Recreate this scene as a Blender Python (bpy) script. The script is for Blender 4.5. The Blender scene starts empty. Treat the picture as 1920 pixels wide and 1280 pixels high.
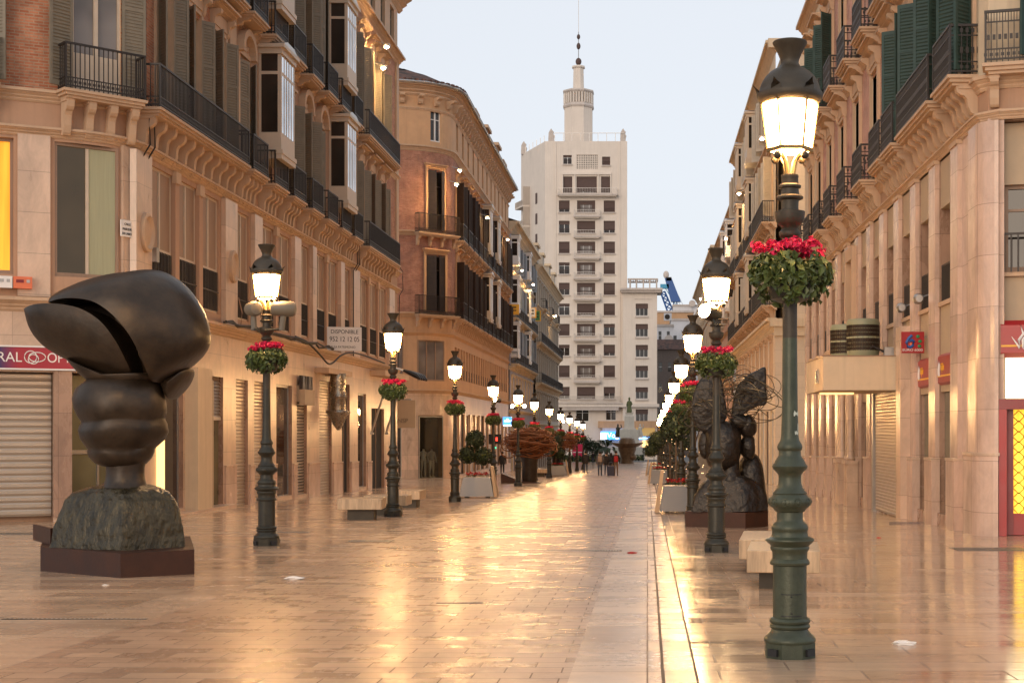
import bpy, bmesh, math, random
from mathutils import Vector, Matrix
R = math.radians
random.seed(7)
SC = bpy.context.scene
COL = SC.collection

# ------------------------------------------------------------------ camera
H = 1.6; FPX = 2667.0; VX, VY = 1214.0, 806.0
cam = bpy.data.cameras.new('camera'); cam_o = bpy.data.objects.new('camera', cam); COL.objects.link(cam_o)
cam_o.location = (0, 0, H); cam_o.rotation_euler = (R(90), 0, 0)
cam.sensor_width = 36; cam.lens = 36 * FPX / 1920
cam.shift_x = -(VX - 960) / 1920; cam.shift_y = (VY - 640) / 1920
cam.clip_start = 0.1; cam.clip_end = 3000
SC.camera = cam_o

# ------------------------------------------------------------------ sky, dusk sun, exposure
w = bpy.data.worlds.new('World'); SC.world = w; w.use_nodes = True
nt = w.node_tree; nt.nodes.clear()
sky = nt.nodes.new('ShaderNodeTexSky'); sky.sky_type = 'NISHITA'; sky.sun_disc = False
SUN_EL, SUN_ROT = R(4.0), R(200)
sky.sun_elevation = SUN_EL; sky.sun_rotation = SUN_ROT; sky.air_density = 1.0; sky.dust_density = 0.6; sky.ozone_density = 2.0
hs = nt.nodes.new('ShaderNodeHueSaturation'); hs.inputs['Saturation'].default_value = 0.30; hs.inputs['Value'].default_value = 1.0
mx = nt.nodes.new('ShaderNodeMixRGB'); mx.blend_type = 'MIX'; mx.inputs[0].default_value = 0.62
mx.inputs[2].default_value = (6.1, 6.4, 6.95, 1)
bg = nt.nodes.new('ShaderNodeBackground'); bg.inputs['Strength'].default_value = 0.136
wo = nt.nodes.new('ShaderNodeOutputWorld')
nt.links.new(sky.outputs[0], hs.inputs['Color']); nt.links.new(hs.outputs[0], mx.inputs[1])
nt.links.new(mx.outputs[0], bg.inputs[0]); nt.links.new(bg.outputs[0], wo.inputs[0])
sun = bpy.data.lights.new('sun', 'SUN'); sun.energy = 0.8; sun.angle = R(30); sun.color = (1, .76, .54)
sun_o = bpy.data.objects.new('sun', sun); COL.objects.link(sun_o)
sun_o.rotation_euler = (R(90) - R(14), 0, R(180) - SUN_ROT)
SC.view_settings.view_transform = 'Standard'; SC.view_settings.look = 'None'
SC.view_settings.exposure = 0.38; SC.view_settings.gamma = 1.0

LAMP_E = 160.0

# ------------------------------------------------------------------ coordinates
def zg(y):
    y = max(y, -40)
    if y <= 150: return -0.0165 * y
    if y <= 260: return -2.475 - 0.0115 * (y - 150)
    return -3.74
def pt(px, py, Y): return Vector(((px - VX) * Y / FPX, Y, H + (VY - py) * Y / FPX))

# ------------------------------------------------------------------ materials
MATS = {}
def newmat(name):
    m = bpy.data.materials.new(name); m.use_nodes = True
    MATS[name] = m
    return m, m.node_tree, m.node_tree.nodes['Principled BSDF']
def node(t, typ, **kw):
    n = t.nodes.new(typ)
    for k, v in kw.items():
        if k in n.inputs: n.inputs[k].default_value = v
        else: setattr(n, k, v)
    return n
def coords(t, scale=(1, 1, 1)):
    tc = node(t, 'ShaderNodeTexCoord'); mp = node(t, 'ShaderNodeMapping'); mp.inputs['Scale'].default_value = scale
    t.links.new(tc.outputs['Object'], mp.inputs[0]); return mp.outputs[0]
def ramp(t, src, stops):
    r = node(t, 'ShaderNodeValToRGB'); e = r.color_ramp.elements
    while len(e) < len(stops): e.new(0.5)
    for el, (p, c) in zip(e, stops): el.position = p; el.color = (*c, 1)
    t.links.new(src, r.inputs[0]); return r.outputs[0]
def mixc(t, a, b, f, mode='MIX'):
    m = node(t, 'ShaderNodeMixRGB', blend_type=mode)
    for i, v in ((0, f), (1, a), (2, b)):
        if isinstance(v, (float, int)): m.inputs[i].default_value = v
        elif isinstance(v, tuple): m.inputs[i].default_value = (*v, 1)
        else: t.links.new(v, m.inputs[i])
    return m.outputs[0]
def plain(name, col, rough=.6, metal=0.0, var=.15, scale=3.0, bump=0.0, bscale=30.0, stretch=(1, 1, 1), spec=.5, stain=0.0, bdist=.02):
    m, t, b = newmat(name)
    c = coords(t, stretch)
    n1 = node(t, 'ShaderNodeTexNoise', Scale=scale, Detail=6.0, Roughness=.65); t.links.new(c, n1.inputs['Vector'])
    lo = tuple(x * (1 - var) for x in col); hi = tuple(min(1, x * (1 + var)) for x in col)
    o = ramp(t, n1.outputs['Fac'], [(.3, lo), (.7, hi)])
    if stain:
        n5 = node(t, 'ShaderNodeTexNoise', Scale=1.6, Detail=6.0, Roughness=.65); t.links.new(coords(t, (3.0, 3.0, .10)), n5.inputs['Vector'])
        o = mixc(t, o, tuple(x * .6 for x in col), ramp(t, n5.outputs['Fac'], [(.5, (0, 0, 0)), (.72, (stain * 1.1,) * 3)]))
        n2 = node(t, 'ShaderNodeTexNoise', Scale=scale * .25, Detail=8.0, Roughness=.7); t.links.new(coords(t, (1, 1, .35)), n2.inputs['Vector'])
        f = ramp(t, n2.outputs['Fac'], [(.45, (0, 0, 0)), (.75, (stain,) * 3)])
        o = mixc(t, o, tuple(x * .55 for x in col), f)
    t.links.new(o, b.inputs['Base Color'])
    rr = node(t, 'ShaderNodeMapRange'); rr.inputs['To Min'].default_value = max(.02, rough - .1); rr.inputs['To Max'].default_value = min(1, rough + .1)
    t.links.new(n1.outputs['Fac'], rr.inputs[0]); t.links.new(rr.outputs[0], b.inputs['Roughness'])
    b.inputs['Metallic'].default_value = metal; b.inputs['Specular IOR Level'].default_value = spec
    if bump:
        n3 = node(t, 'ShaderNodeTexNoise', Scale=bscale, Detail=5.0); t.links.new(c, n3.inputs['Vector'])
        bp = node(t, 'ShaderNodeBump', Strength=bump, Distance=bdist); t.links.new(n3.outputs['Fac'], bp.inputs['Height'])
        t.links.new(bp.outputs[0], b.inputs['Normal'])
    return m
def emit(name, col, s):
    m, t, b = newmat(name)
    b.inputs['Base Color'].default_value = (*col, 1)
    b.inputs['Emission Color'].default_value = (*col, 1); b.inputs['Emission Strength'].default_value = s
    return m
def wallvec(t, sx=1.0, sz=1.0):
    tc = node(t, 'ShaderNodeTexCoord'); s = node(t, 'ShaderNodeSeparateXYZ'); t.links.new(tc.outputs['Object'], s.inputs[0])
    sub = node(t, 'ShaderNodeMath', operation='SUBTRACT'); t.links.new(s.outputs[0], sub.inputs[0]); t.links.new(s.outputs[1], sub.inputs[1])
    cb = node(t, 'ShaderNodeCombineXYZ'); t.links.new(sub.outputs[0], cb.inputs[0]); t.links.new(s.outputs[2], cb.inputs[1]); return cb.outputs[0]
def brickmat(name, c1, c2, mortar, bw=.28, bh=.07, ms=.012, rough=.85):
    m, t, b = newmat(name)
    v = wallvec(t)
    br = node(t, 'ShaderNodeTexBrick', Scale=1.0); t.links.new(v, br.inputs['Vector'])
    br.inputs['Color1'].default_value = (*c1, 1); br.inputs['Color2'].default_value = (*c2, 1); br.inputs['Mortar'].default_value = (*mortar, 1)
    br.inputs['Brick Width'].default_value = bw; br.inputs['Row Height'].default_value = bh; br.inputs['Mortar Size'].default_value = ms
    n = node(t, 'ShaderNodeTexNoise', Scale=1.1, Detail=8.0, Roughness=.75); t.links.new(v, n.inputs['Vector'])
    f = ramp(t, n.outputs['Fac'], [(.35, (.62, .6, .6)), (.65, (1.15, 1.12, 1.1))])
    t.links.new(mixc(t, br.outputs['Color'], f, 1.0, 'MULTIPLY'), b.inputs['Base Color'])
    b.inputs['Roughness'].default_value = rough
    bp = node(t, 'ShaderNodeBump', Strength=.5, Distance=.01); bp.invert = True
    t.links.new(br.outputs['Fac'], bp.inputs['Height']); t.links.new(bp.outputs[0], b.inputs['Normal'])
    return m
def stonemat(name, c, var=.14, bw=1.1, bh=.75, rough=.3, joint=.55, ms=.006, offset=.0):
    """polished travertine / marble slabs with thin joints"""
    m, t, b = newmat(name)
    v = wallvec(t)
    br = node(t, 'ShaderNodeTexBrick', Scale=1.0); br.offset = offset; t.links.new(v, br.inputs['Vector'])
    lo = tuple(x * (1 - var * .6) for x in c); hi = tuple(min(1, x * (1 + var * .6)) for x in c)
    br.inputs['Color1'].default_value = (*lo, 1); br.inputs['Color2'].default_value = (*hi, 1); br.inputs['Mortar'].default_value = (*[x * joint for x in c], 1)
    br.inputs['Brick Width'].default_value = bw; br.inputs['Row Height'].default_value = bh; br.inputs['Mortar Size'].default_value = ms
    n = node(t, 'ShaderNodeTexNoise', Scale=2.2, Detail=9.0, Roughness=.7); n.inputs['Distortion'].default_value = .6
    t.links.new(coords(t, (1, 1, .45)), n.inputs['Vector'])
    f = ramp(t, n.outputs['Fac'], [(.3, (1 - var * 1.6,) * 3), (.7, (1 + var * .8,) * 3)])
    t.links.new(mixc(t, br.outputs['Color'], f, 1.0, 'MULTIPLY'), b.inputs['Base Color'])
    rr = node(t, 'ShaderNodeMapRange'); rr.inputs['To Min'].default_value = rough * .7; rr.inputs['To Max'].default_value = rough * 1.5
    t.links.new(n.outputs['Fac'], rr.inputs[0]); t.links.new(rr.outputs[0], b.inputs['Roughness'])
    return m
def floormat(name, c1, c2, joint, bw, bh, ms, rough=(.1, .28), offset=.5, rot=0.0, veins=.2, spec=.55, wave=.2):
    m, t, b = newmat(name)
    tc = node(t, 'ShaderNodeTexCoord'); mp = node(t, 'ShaderNodeMapping'); mp.inputs['Rotation'].default_value = (0, 0, rot)
    t.links.new(tc.outputs['Object'], mp.inputs[0])
    br = node(t, 'ShaderNodeTexBrick', Scale=1.0); br.offset = offset; t.links.new(mp.outputs[0], br.inputs['Vector'])
    br.inputs['Color1'].default_value = (*c1, 1); br.inputs['Color2'].default_value = (*c2, 1); br.inputs['Mortar'].default_value = (*joint, 1)
    br.inputs['Brick Width'].default_value = bw; br.inputs['Row Height'].default_value = bh; br.inputs['Mortar Size'].default_value = ms; br.inputs['Mortar Smooth'].default_value = .2
    # per slab random value drives gloss and a small change of level
    b2 = node(t, 'ShaderNodeTexBrick', Scale=1.0); b2.offset = offset; t.links.new(mp.outputs[0], b2.inputs['Vector'])
    b2.inputs['Color1'].default_value = (0, 0, 0, 1); b2.inputs['Color2'].default_value = (1, 1, 1, 1); b2.inputs['Mortar'].default_value = (.5, .5, .5, 1)
    b2.inputs['Brick Width'].default_value = bw; b2.inputs['Row Height'].default_value = bh; b2.inputs['Mortar Size'].default_value = ms
    n = node(t, 'ShaderNodeTexNoise', Scale=1.6, Detail=8.0, Roughness=.7); n.inputs['Distortion'].default_value = 1.0
    mp2 = node(t, 'ShaderNodeMapping'); mp2.inputs['Scale'].default_value = (.7, 3.0, 1); t.links.new(tc.outputs['Object'], mp2.inputs[0]); t.links.new(mp2.outputs[0], n.inputs['Vector'])
    f = ramp(t, n.outputs['Fac'], [(.3, (1 - veins,) * 3), (.7, (1 + veins * .6,) * 3)])
    n4 = node(t, 'ShaderNodeTexNoise', Scale=.35, Detail=4.0); t.links.new(tc.outputs['Object'], n4.inputs['Vector'])
    f4 = ramp(t, n4.outputs['Fac'], [(.3, (.86, .84, .84)), (.7, (1.08, 1.06, 1.04))])
    col = mixc(t, mixc(t, br.outputs['Color'], f, 1.0, 'MULTIPLY'), f4, 1.0, 'MULTIPLY')
    vo = node(t, 'ShaderNodeTexVoronoi', Scale=1.3); t.links.new(tc.outputs['Object'], vo.inputs['Vector'])
    col = mixc(t, col, ramp(t, vo.outputs['Distance'], [(.02, (.62, .6, .58)), (.045, (1, 1, 1))]), 1.0, 'MULTIPLY')
    n6 = node(t, 'ShaderNodeTexNoise', Scale=.9, Detail=10.0, Roughness=.8); t.links.new(tc.outputs['Object'], n6.inputs['Vector'])
    col = mixc(t, col, ramp(t, n6.outputs['Fac'], [(.50, (1, 1, 1)), (.78, (.66, .62, .58))]), 1.0, 'MULTIPLY')
    t.links.new(col, b.inputs['Base Color'])
    ad = node(t, 'ShaderNodeMath', operation='MULTIPLY_ADD'); t.links.new(b2.outputs['Color'], ad.inputs[0]); ad.inputs[1].default_value = .5
    mu = node(t, 'ShaderNodeMath', operation='MULTIPLY'); t.links.new(n.outputs['Fac'], mu.inputs[0]); mu.inputs[1].default_value = .6; t.links.new(mu.outputs[0], ad.inputs[2])
    rr = node(t, 'ShaderNodeMapRange'); rr.inputs['To Min'].default_value = rough[0]; rr.inputs['To Max'].default_value = rough[1]
    t.links.new(ad.outputs[0], rr.inputs[0])
    mj = node(t, 'ShaderNodeMath', operation='MAXIMUM'); t.links.new(rr.outputs[0], mj.inputs[0])
    jm = node(t, 'ShaderNodeMath', operation='MULTIPLY'); t.links.new(br.outputs['Fac'], jm.inputs[0]); jm.inputs[1].default_value = .6; t.links.new(jm.outputs[0], mj.inputs[1])
    ad2 = node(t, 'ShaderNodeMath', operation='MULTIPLY_ADD'); t.links.new(ramp(t, n6.outputs['Fac'], [(.48, (0, 0, 0)), (.72, (1, 1, 1))]), ad2.inputs[0]); ad2.inputs[1].default_value = .16; t.links.new(mj.outputs[0], ad2.inputs[2]); t.links.new(ad2.outputs[0], b.inputs['Roughness'])
    wv = node(t, 'ShaderNodeTexNoise', Scale=2.5, Detail=3.0); mp3 = node(t, 'ShaderNodeMapping'); mp3.inputs['Scale'].default_value = (1.0, 2.2, 1)
    t.links.new(tc.outputs['Object'], mp3.inputs[0]); t.links.new(mp3.outputs[0], wv.inputs['Vector'])
    bp0 = node(t, 'ShaderNodeBump', Strength=wave, Distance=.010); t.links.new(wv.outputs['Fac'], bp0.inputs['Height'])
    bp = node(t, 'ShaderNodeBump', Strength=.6, Distance=.004); bp.invert = True
    t.links.new(br.outputs['Fac'], bp.inputs['Height']); t.links.new(bp0.outputs[0], bp.inputs['Normal']); t.links.new(bp.outputs[0], b.inputs['Normal'])
    b.inputs['Specular IOR Level'].default_value = spec
    return m
def roofmat(name):
    m, t, b = newmat(name)
    v = coords(t)
    wv = node(t, 'ShaderNodeTexWave', Scale=2.2, Distortion=.6); wv.bands_direction = 'X'; t.links.new(v, wv.inputs['Vector'])
    n = node(t, 'ShaderNodeTexNoise', Scale=1.6, Detail=6.0); t.links.new(v, n.inputs['Vector'])
    t.links.new(mixc(t, ramp(t, n.outputs['Fac'], [(.35, (.05, .035, .03)), (.65, (.22, .1, .07))]), ramp(t, wv.outputs['Fac'], [(0, (.5, .5, .5)), (1, (1, 1, 1))]), 1.0, 'MULTIPLY'), b.inputs['Base Color'])
    b.inputs['Roughness'].default_value = .9
    bp = node(t, 'ShaderNodeBump', Strength=1.0, Distance=.06); t.links.new(wv.outputs['Fac'], bp.inputs['Height']); t.links.new(bp.outputs[0], b.inputs['Normal'])
    return m

plain('plaster_orange', (.44, .24, .12), .85, var=.10, scale=1.5, bump=.1, stain=.4)
plain('plaster_peach', (.45, .27, .17), .8, var=.07, scale=1.5, bump=.08, stain=.35)
plain('plaster_trim', (.54, .365, .235), .75, var=.07, scale=2.0, stain=.3)
plain('plaster_ochre', (.55, .325, .175), .8, var=.08, scale=1.5, stain=.3)
plain('plaster_cream', (.64, .50, .34), .8, var=.07, scale=1.5, stain=.35)
plain('plaster_lavender', (.36, .33, .36), .8, var=.08, scale=1.5, stain=.3)
plain('plaster_stone', (.42, .36, .29), .8, var=.1, scale=1.5, stain=.4)
plain('plaster_blue', (.40, .45, .52), .8, var=.06, stain=.3)
plain('plaster_rose', (.55, .36, .28), .8, var=.08, stain=.3)
plain('tower_white', (.72, .625, .535), .85, var=.05, scale=.4, bump=.05, stain=.25)
plain('tower_trim', (.58, .50, .44), .85, var=.12, scale=.8, stain=.5)
plain('plain_white', (.70, .68, .68), .85, var=.06, stain=.3)
plain('dark_stone_wall', (.16, .12, .10), .9, var=.2, stain=.3)
brickmat('brick_red', (.42, .13, .06), (.56, .24, .13), (.42, .29, .19))
brickmat('brick_dull', (.36, .13, .08), (.48, .21, .13), (.38, .25, .18))
brickmat('brick_pink', (.50, .21, .15), (.58, .29, .21), (.56, .42, .34), bw=.24, bh=.08)
stonemat('travertine', (.60, .425, .305), .16, 1.1, .95, .28)
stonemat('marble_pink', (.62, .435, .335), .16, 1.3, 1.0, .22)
stonemat('marble_tan_shaded', (.36, .22, .15), .18, 1.3, 1.0, .25)  # darker marble: shade on the recess reveals is put into its colour
stonemat('ashlar', (.64, .51, .37), .06, 2.4, .62, .7, .75)
plain('panel_beige', (.44, .33, .22), .75, var=.05)
plain('iron_dark', (.030, .022, .018), .5, metal=.2, var=.3, scale=8)
plain('lamp_green', (.062, .070, .042), .42, metal=.25, var=.3, scale=6, bump=.15, bscale=60, stain=.5)
plain('lamp_brown', (.050, .038, .024), .5, metal=.2, var=.3, scale=6, bump=.15, bscale=60)
plain('lamp_black', (.036, .032, .021), .42, metal=.25, var=.3, scale=6, bump=.15, bscale=60)
plain('chipped_paint', (.55, .58, .48), .7, var=.1)
plain('iron_lamplit', (.30, .22, .10), .35, metal=.6, var=.2)  # lantern ironwork; the lamp's golden light is put into its base colour
plain('bronze_dark', (.032, .021, .0125), .42, metal=.3, var=.6, scale=2.5, bump=.35, bscale=7)
plain('bronze_black', (.016, .011, .007), .36, metal=.3, var=.7, scale=5, bump=.8, bscale=9, bdist=.05)
plain('bronze_rough', (.044, .036, .019), .36, metal=.35, var=.7, scale=6, bump=1.0, bscale=11, stretch=(1, 1, .5), bdist=.06)
plain('corten', (.048, .017, .008), .5, metal=.3, var=.3, scale=3, bump=.1)
plain('copper_wire', (.26, .10, .04), .4, metal=.7, var=.3)
plain('wire_steel', (.13, .10, .06), .35, metal=.8, var=.2)
plain('shutter_olive', (.21, .175, .125), .6, var=.12, scale=4)
plain('shutter_green', (.028, .058, .048), .55, var=.2, scale=4)
plain('shutter_brown', (.035, .022, .017), .55, var=.25, scale=4)
plain('shutter_blue', (.30, .34, .38), .6, var=.1)
plain('shutter_cream', (.50, .44, .36), .6, var=.1)
plain('wood_brown', (.30, .19, .125), .55, var=.12, scale=2, stretch=(4, 4, .5))
plain('frame_cream', (.55, .44, .33), .5, var=.06)
plain('frame_white', (.75, .72, .68), .5, var=.05)
plain('blind_brown', (.09, .052, .042), .7, var=.15, scale=2)
plain('curtain_green', (.36, .35, .22), .9, var=.08, stretch=(9, 9, .3))
plain('curtain_grey', (.40, .38, .37), .9, var=.15, stretch=(9, 9, .3))
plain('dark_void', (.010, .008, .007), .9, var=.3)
plain('metal_roller', (.46, .38, .30), .35, metal=.55, var=.06, scale=2)
plain('metal_grey', (.40, .38, .36), .35, metal=.8, var=.1)
plain('brushed_steel', (.13, .125, .125), .38, metal=.85, var=.06, stretch=(1, 1, 20))
plain('planter_side', (.36, .24, .14), .5, metal=.3, var=.1)
plain('paint_red', (.33, .012, .015), .35, var=.06)
plain('paint_red_dark', (.20, .007, .012), .35, var=.06)
plain('paint_orange', (.72, .17, .07), .45, var=.05)
plain('paint_yellow', (.80, .42, .03), .45, var=.05)
plain('paint_white', (.78, .74, .70), .5, var=.04)
plain('paint_navy', (.02, .02, .10), .4, var=.05)
plain('paint_blue', (.02, .10, .34), .4, var=.05)
plain('paint_green', (.02, .22, .07), .4, var=.05)
plain('paint_black', (.015, .014, .014), .5, var=.1)
plain('speaker_grey', (.15, .125, .09), .5, var=.1)
plain('bronze_lit', (.20, .125, .07), .5, metal=.3, var=.4, bump=.5, bscale=3)  # lighter bronze: the light falling on the hat sculpture is in its colour
plain('ac_olive', (.24, .25, .16), .5, var=.08)
plain('ac_mesh', (.035, .022, .014), .6, metal=.3, var=.2)
plain('bench_stone', (.44, .31, .19), .35, var=.35, scale=3, stretch=(6, 6, .6))
plain('bench_leg', (.05, .04, .028), .5, metal=.4, var=.3)
plain('leaf', (.075, .10, .022), .45, var=.6, scale=9)
plain('leaf_pale', (.30, .30, .09), .5, var=.3, scale=9)
plain('petal', (.72, .022, .09), .5, var=.35, scale=14)
plain('petal_red', (.42, .012, .012), .55, var=.35, scale=14)
plain('topiary', (.022, .036, .012), .7, var=.5, scale=9)
plain('tree_leaf', (.028, .040, .014), .7, var=.5, scale=3)
plain('bark', (.10, .065, .04), .9, var=.2)
plain('grass', (.09, .14, .02), .9, var=.3, scale=1)
plain('skin', (.42, .25, .17), .6, var=.05)
plain('cloth_black', (.022, .020, .022), .9, var=.2)
plain('cloth_jeans', (.055, .07, .105), .9, var=.15)
plain('cloth_grey', (.13, .125, .13), .9, var=.15)
plain('cloth_khaki', (.22, .14, .085), .9, var=.1)
plain('cloth_redpack', (.40, .02, .025), .8, var=.1)
plain('cloth_tan', (.34, .25, .20), .9, var=.1)
plain('cloth_shirt', (.33, .32, .32), .9, var=.05)
plain('hair_dark', (.015, .010, .008), .7, var=.2)
plain('mannequin_white', (.62, .58, .54), .5, var=.03)
plain('suitcase_blue', (.035, .04, .075), .6, var=.1)
plain('paper', (.80, .74, .68), .8, var=.05)
plain('grate', (.045, .035, .028), .6, metal=.4, var=.2)
plain('asphalt', (.09, .085, .08), .8, var=.15)
plain('verdigris', (.13, .14, .06), .55, metal=.5, var=.3)
plain('monument_stone', (.62, .55, .46), .7, var=.08, stain=.3)
plain('crane_blue', (.03, .10, .30), .5, var=.1)
plain('crane_cyan', (.05, .30, .48), .5, var=.1)
plain('rust_roof', (.30, .12, .08), .8, var=.15)
plain('chrome_old', (.35, .31, .25), .28, metal=.9, var=.3, scale=12, bump=.5, bscale=25)
plain('cable', (.03, .025, .022), .7)
roofmat('roof_tile')
floormat('floor_road', (.34, .215, .14), (.44, .295, .195), (.155, .095, .06), .42, .26, .007, (.17, .38), spec=.5)
floormat('floor_slab', (.46, .31, .20), (.60, .43, .29), (.20, .12, .075), 1.05, .42, .007, (.05, .16), wave=.13)
floormat('floor_band', (.48, .345, .24), (.58, .435, .31), (.26, .17, .11), 1.9, .55, .007, (.18, .34), offset=0.0, spec=.45)
floormat('floor_kerb', (.42, .28, .18), (.54, .38, .255), (.18, .11, .07), 1.2, .62, .007, (.14, .30), offset=0.0, spec=.45, wave=.13)
floormat('floor_left', (.47, .31, .195), (.60, .43, .285), (.20, .125, .075), .9, .42, .007, (.09, .24), wave=.13)
emit('lantern_light', (1.0, .56, .22), LAMP_E)
emit('flood_light', (1.0, .62, .26), 1300.0)
emit('spot_face', (1.0, .74, .42), 60.0)
emit('lit_yellow', (1.0, .42, .025), .62)
emit('lit_sign_white', (1.0, .90, .55), 2.6)
emit('lit_door_yellow', (1.0, .62, .04), 1.25)
emit('lit_window_warm', (1.0, .62, .22), 1.6)
emit('lit_window_dim', (.62, .36, .10), .16)
emit('lit_blue', (.06, .30, .85), 1.6)
emit('lit_white', (.85, .92, 1.0), 2.0)
emit('lit_red', (1.0, .05, .03), 2.5)
emit('lit_green', (.1, .9, .5), 1.0)
emit('fairy_light', (1.0, .62, .3), 2.5)
def glass(name, col, rough=.04, spec=.5):
    m, t, b = newmat(name)
    n = node(t, 'ShaderNodeTexNoise', Scale=.7, Detail=2.0); t.links.new(coords(t), n.inputs['Vector'])
    t.links.new(ramp(t, n.outputs['Fac'], [(.3, tuple(x * .6 for x in col)), (.7, tuple(x * 1.4 for x in col))]), b.inputs['Base Color'])
    b.inputs['Roughness'].default_value = rough; b.inputs['Specular IOR Level'].default_value = spec
    bp = node(t, 'ShaderNodeBump', Strength=.06, Distance=.05); t.links.new(n.outputs['Fac'], bp.inputs['Height']); t.links.new(bp.outputs[0], b.inputs['Normal'])
glass('glass_dark', (.028, .022, .018))
glass('glass_curtain', (.20, .17, .15), .06)
glass('glass_dim', (.03, .022, .012)); b_ = MATS['glass_dim'].node_tree.nodes['Principled BSDF']; b_.inputs['Emission Color'].default_value = (1, .55, .14, 1); b_.inputs['Emission Strength'].default_value = .03
plain('gutter_dirt', (.17, .11, .07), .8)
glass('glass_green', (.15, .13, .07), .08)
glass('glass_sky', (.62, .64, .68), .04, .9); MATS['glass_sky'].node_tree.nodes['Principled BSDF'].inputs['Metallic'].default_value = .8
m, t, b = newmat('clear_glass')   # see-through shop pane with surface reflection
gs = node(t, 'ShaderNodeBsdfGlossy'); gs.inputs['Roughness'].default_value = .03; tr = node(t, 'ShaderNodeBsdfTransparent'); tr.inputs[0].default_value = (.8, .82, .78, 1)
fr = node(t, 'ShaderNodeFresnel'); fr.inputs[0].default_value = 1.5; ms_ = node(t, 'ShaderNodeMixShader')
t.links.new(fr.outputs[0], ms_.inputs[0]); t.links.new(tr.outputs[0], ms_.inputs[1]); t.links.new(gs.outputs[0], ms_.inputs[2]); t.links.new(ms_.outputs[0], t.nodes['Material Output'].inputs[0])
# sign board running from navy to red, its own print
m, t, b = newmat('sign_navy_red')
s = node(t, 'ShaderNodeSeparateXYZ'); tc = node(t, 'ShaderNodeTexCoord'); t.links.new(tc.outputs['Object'], s.inputs[0])
mr = node(t, 'ShaderNodeMapRange'); mr.inputs['From Min'].default_value = -.85; mr.inputs['From Max'].default_value = .0; t.links.new(s.outputs[0], mr.inputs[0])
t.links.new(ramp(t, mr.outputs[0], [(.1, (.02, .02, .11)), (.6, (.36, .012, .03))]), b.inputs['Base Color']); b.inputs['Roughness'].default_value = .35
# brushed slatted roller
def M(n): return MATS[n]

for nm in ('lit_yellow', 'lit_door_yellow'):   # lit blinds: folds and a brighter upper part of the cloth behind the pane
    t = MATS[nm].node_tree; b = t.nodes['Principled BSDF']; e = b.inputs['Emission Color'].default_value[:3]
    n = node(t, 'ShaderNodeTexNoise', Scale=2.0, Detail=4.0); t.links.new(coords(t, (5, 5, .25)), n.inputs['Vector'])
    t.links.new(ramp(t, n.outputs['Fac'], [(.3, (e[0] * .62, e[1] * .5, e[2] * .4)), (.7, (e[0], e[1] * 1.08, e[2] * 1.6))]), b.inputs['Emission Color'])
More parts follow.
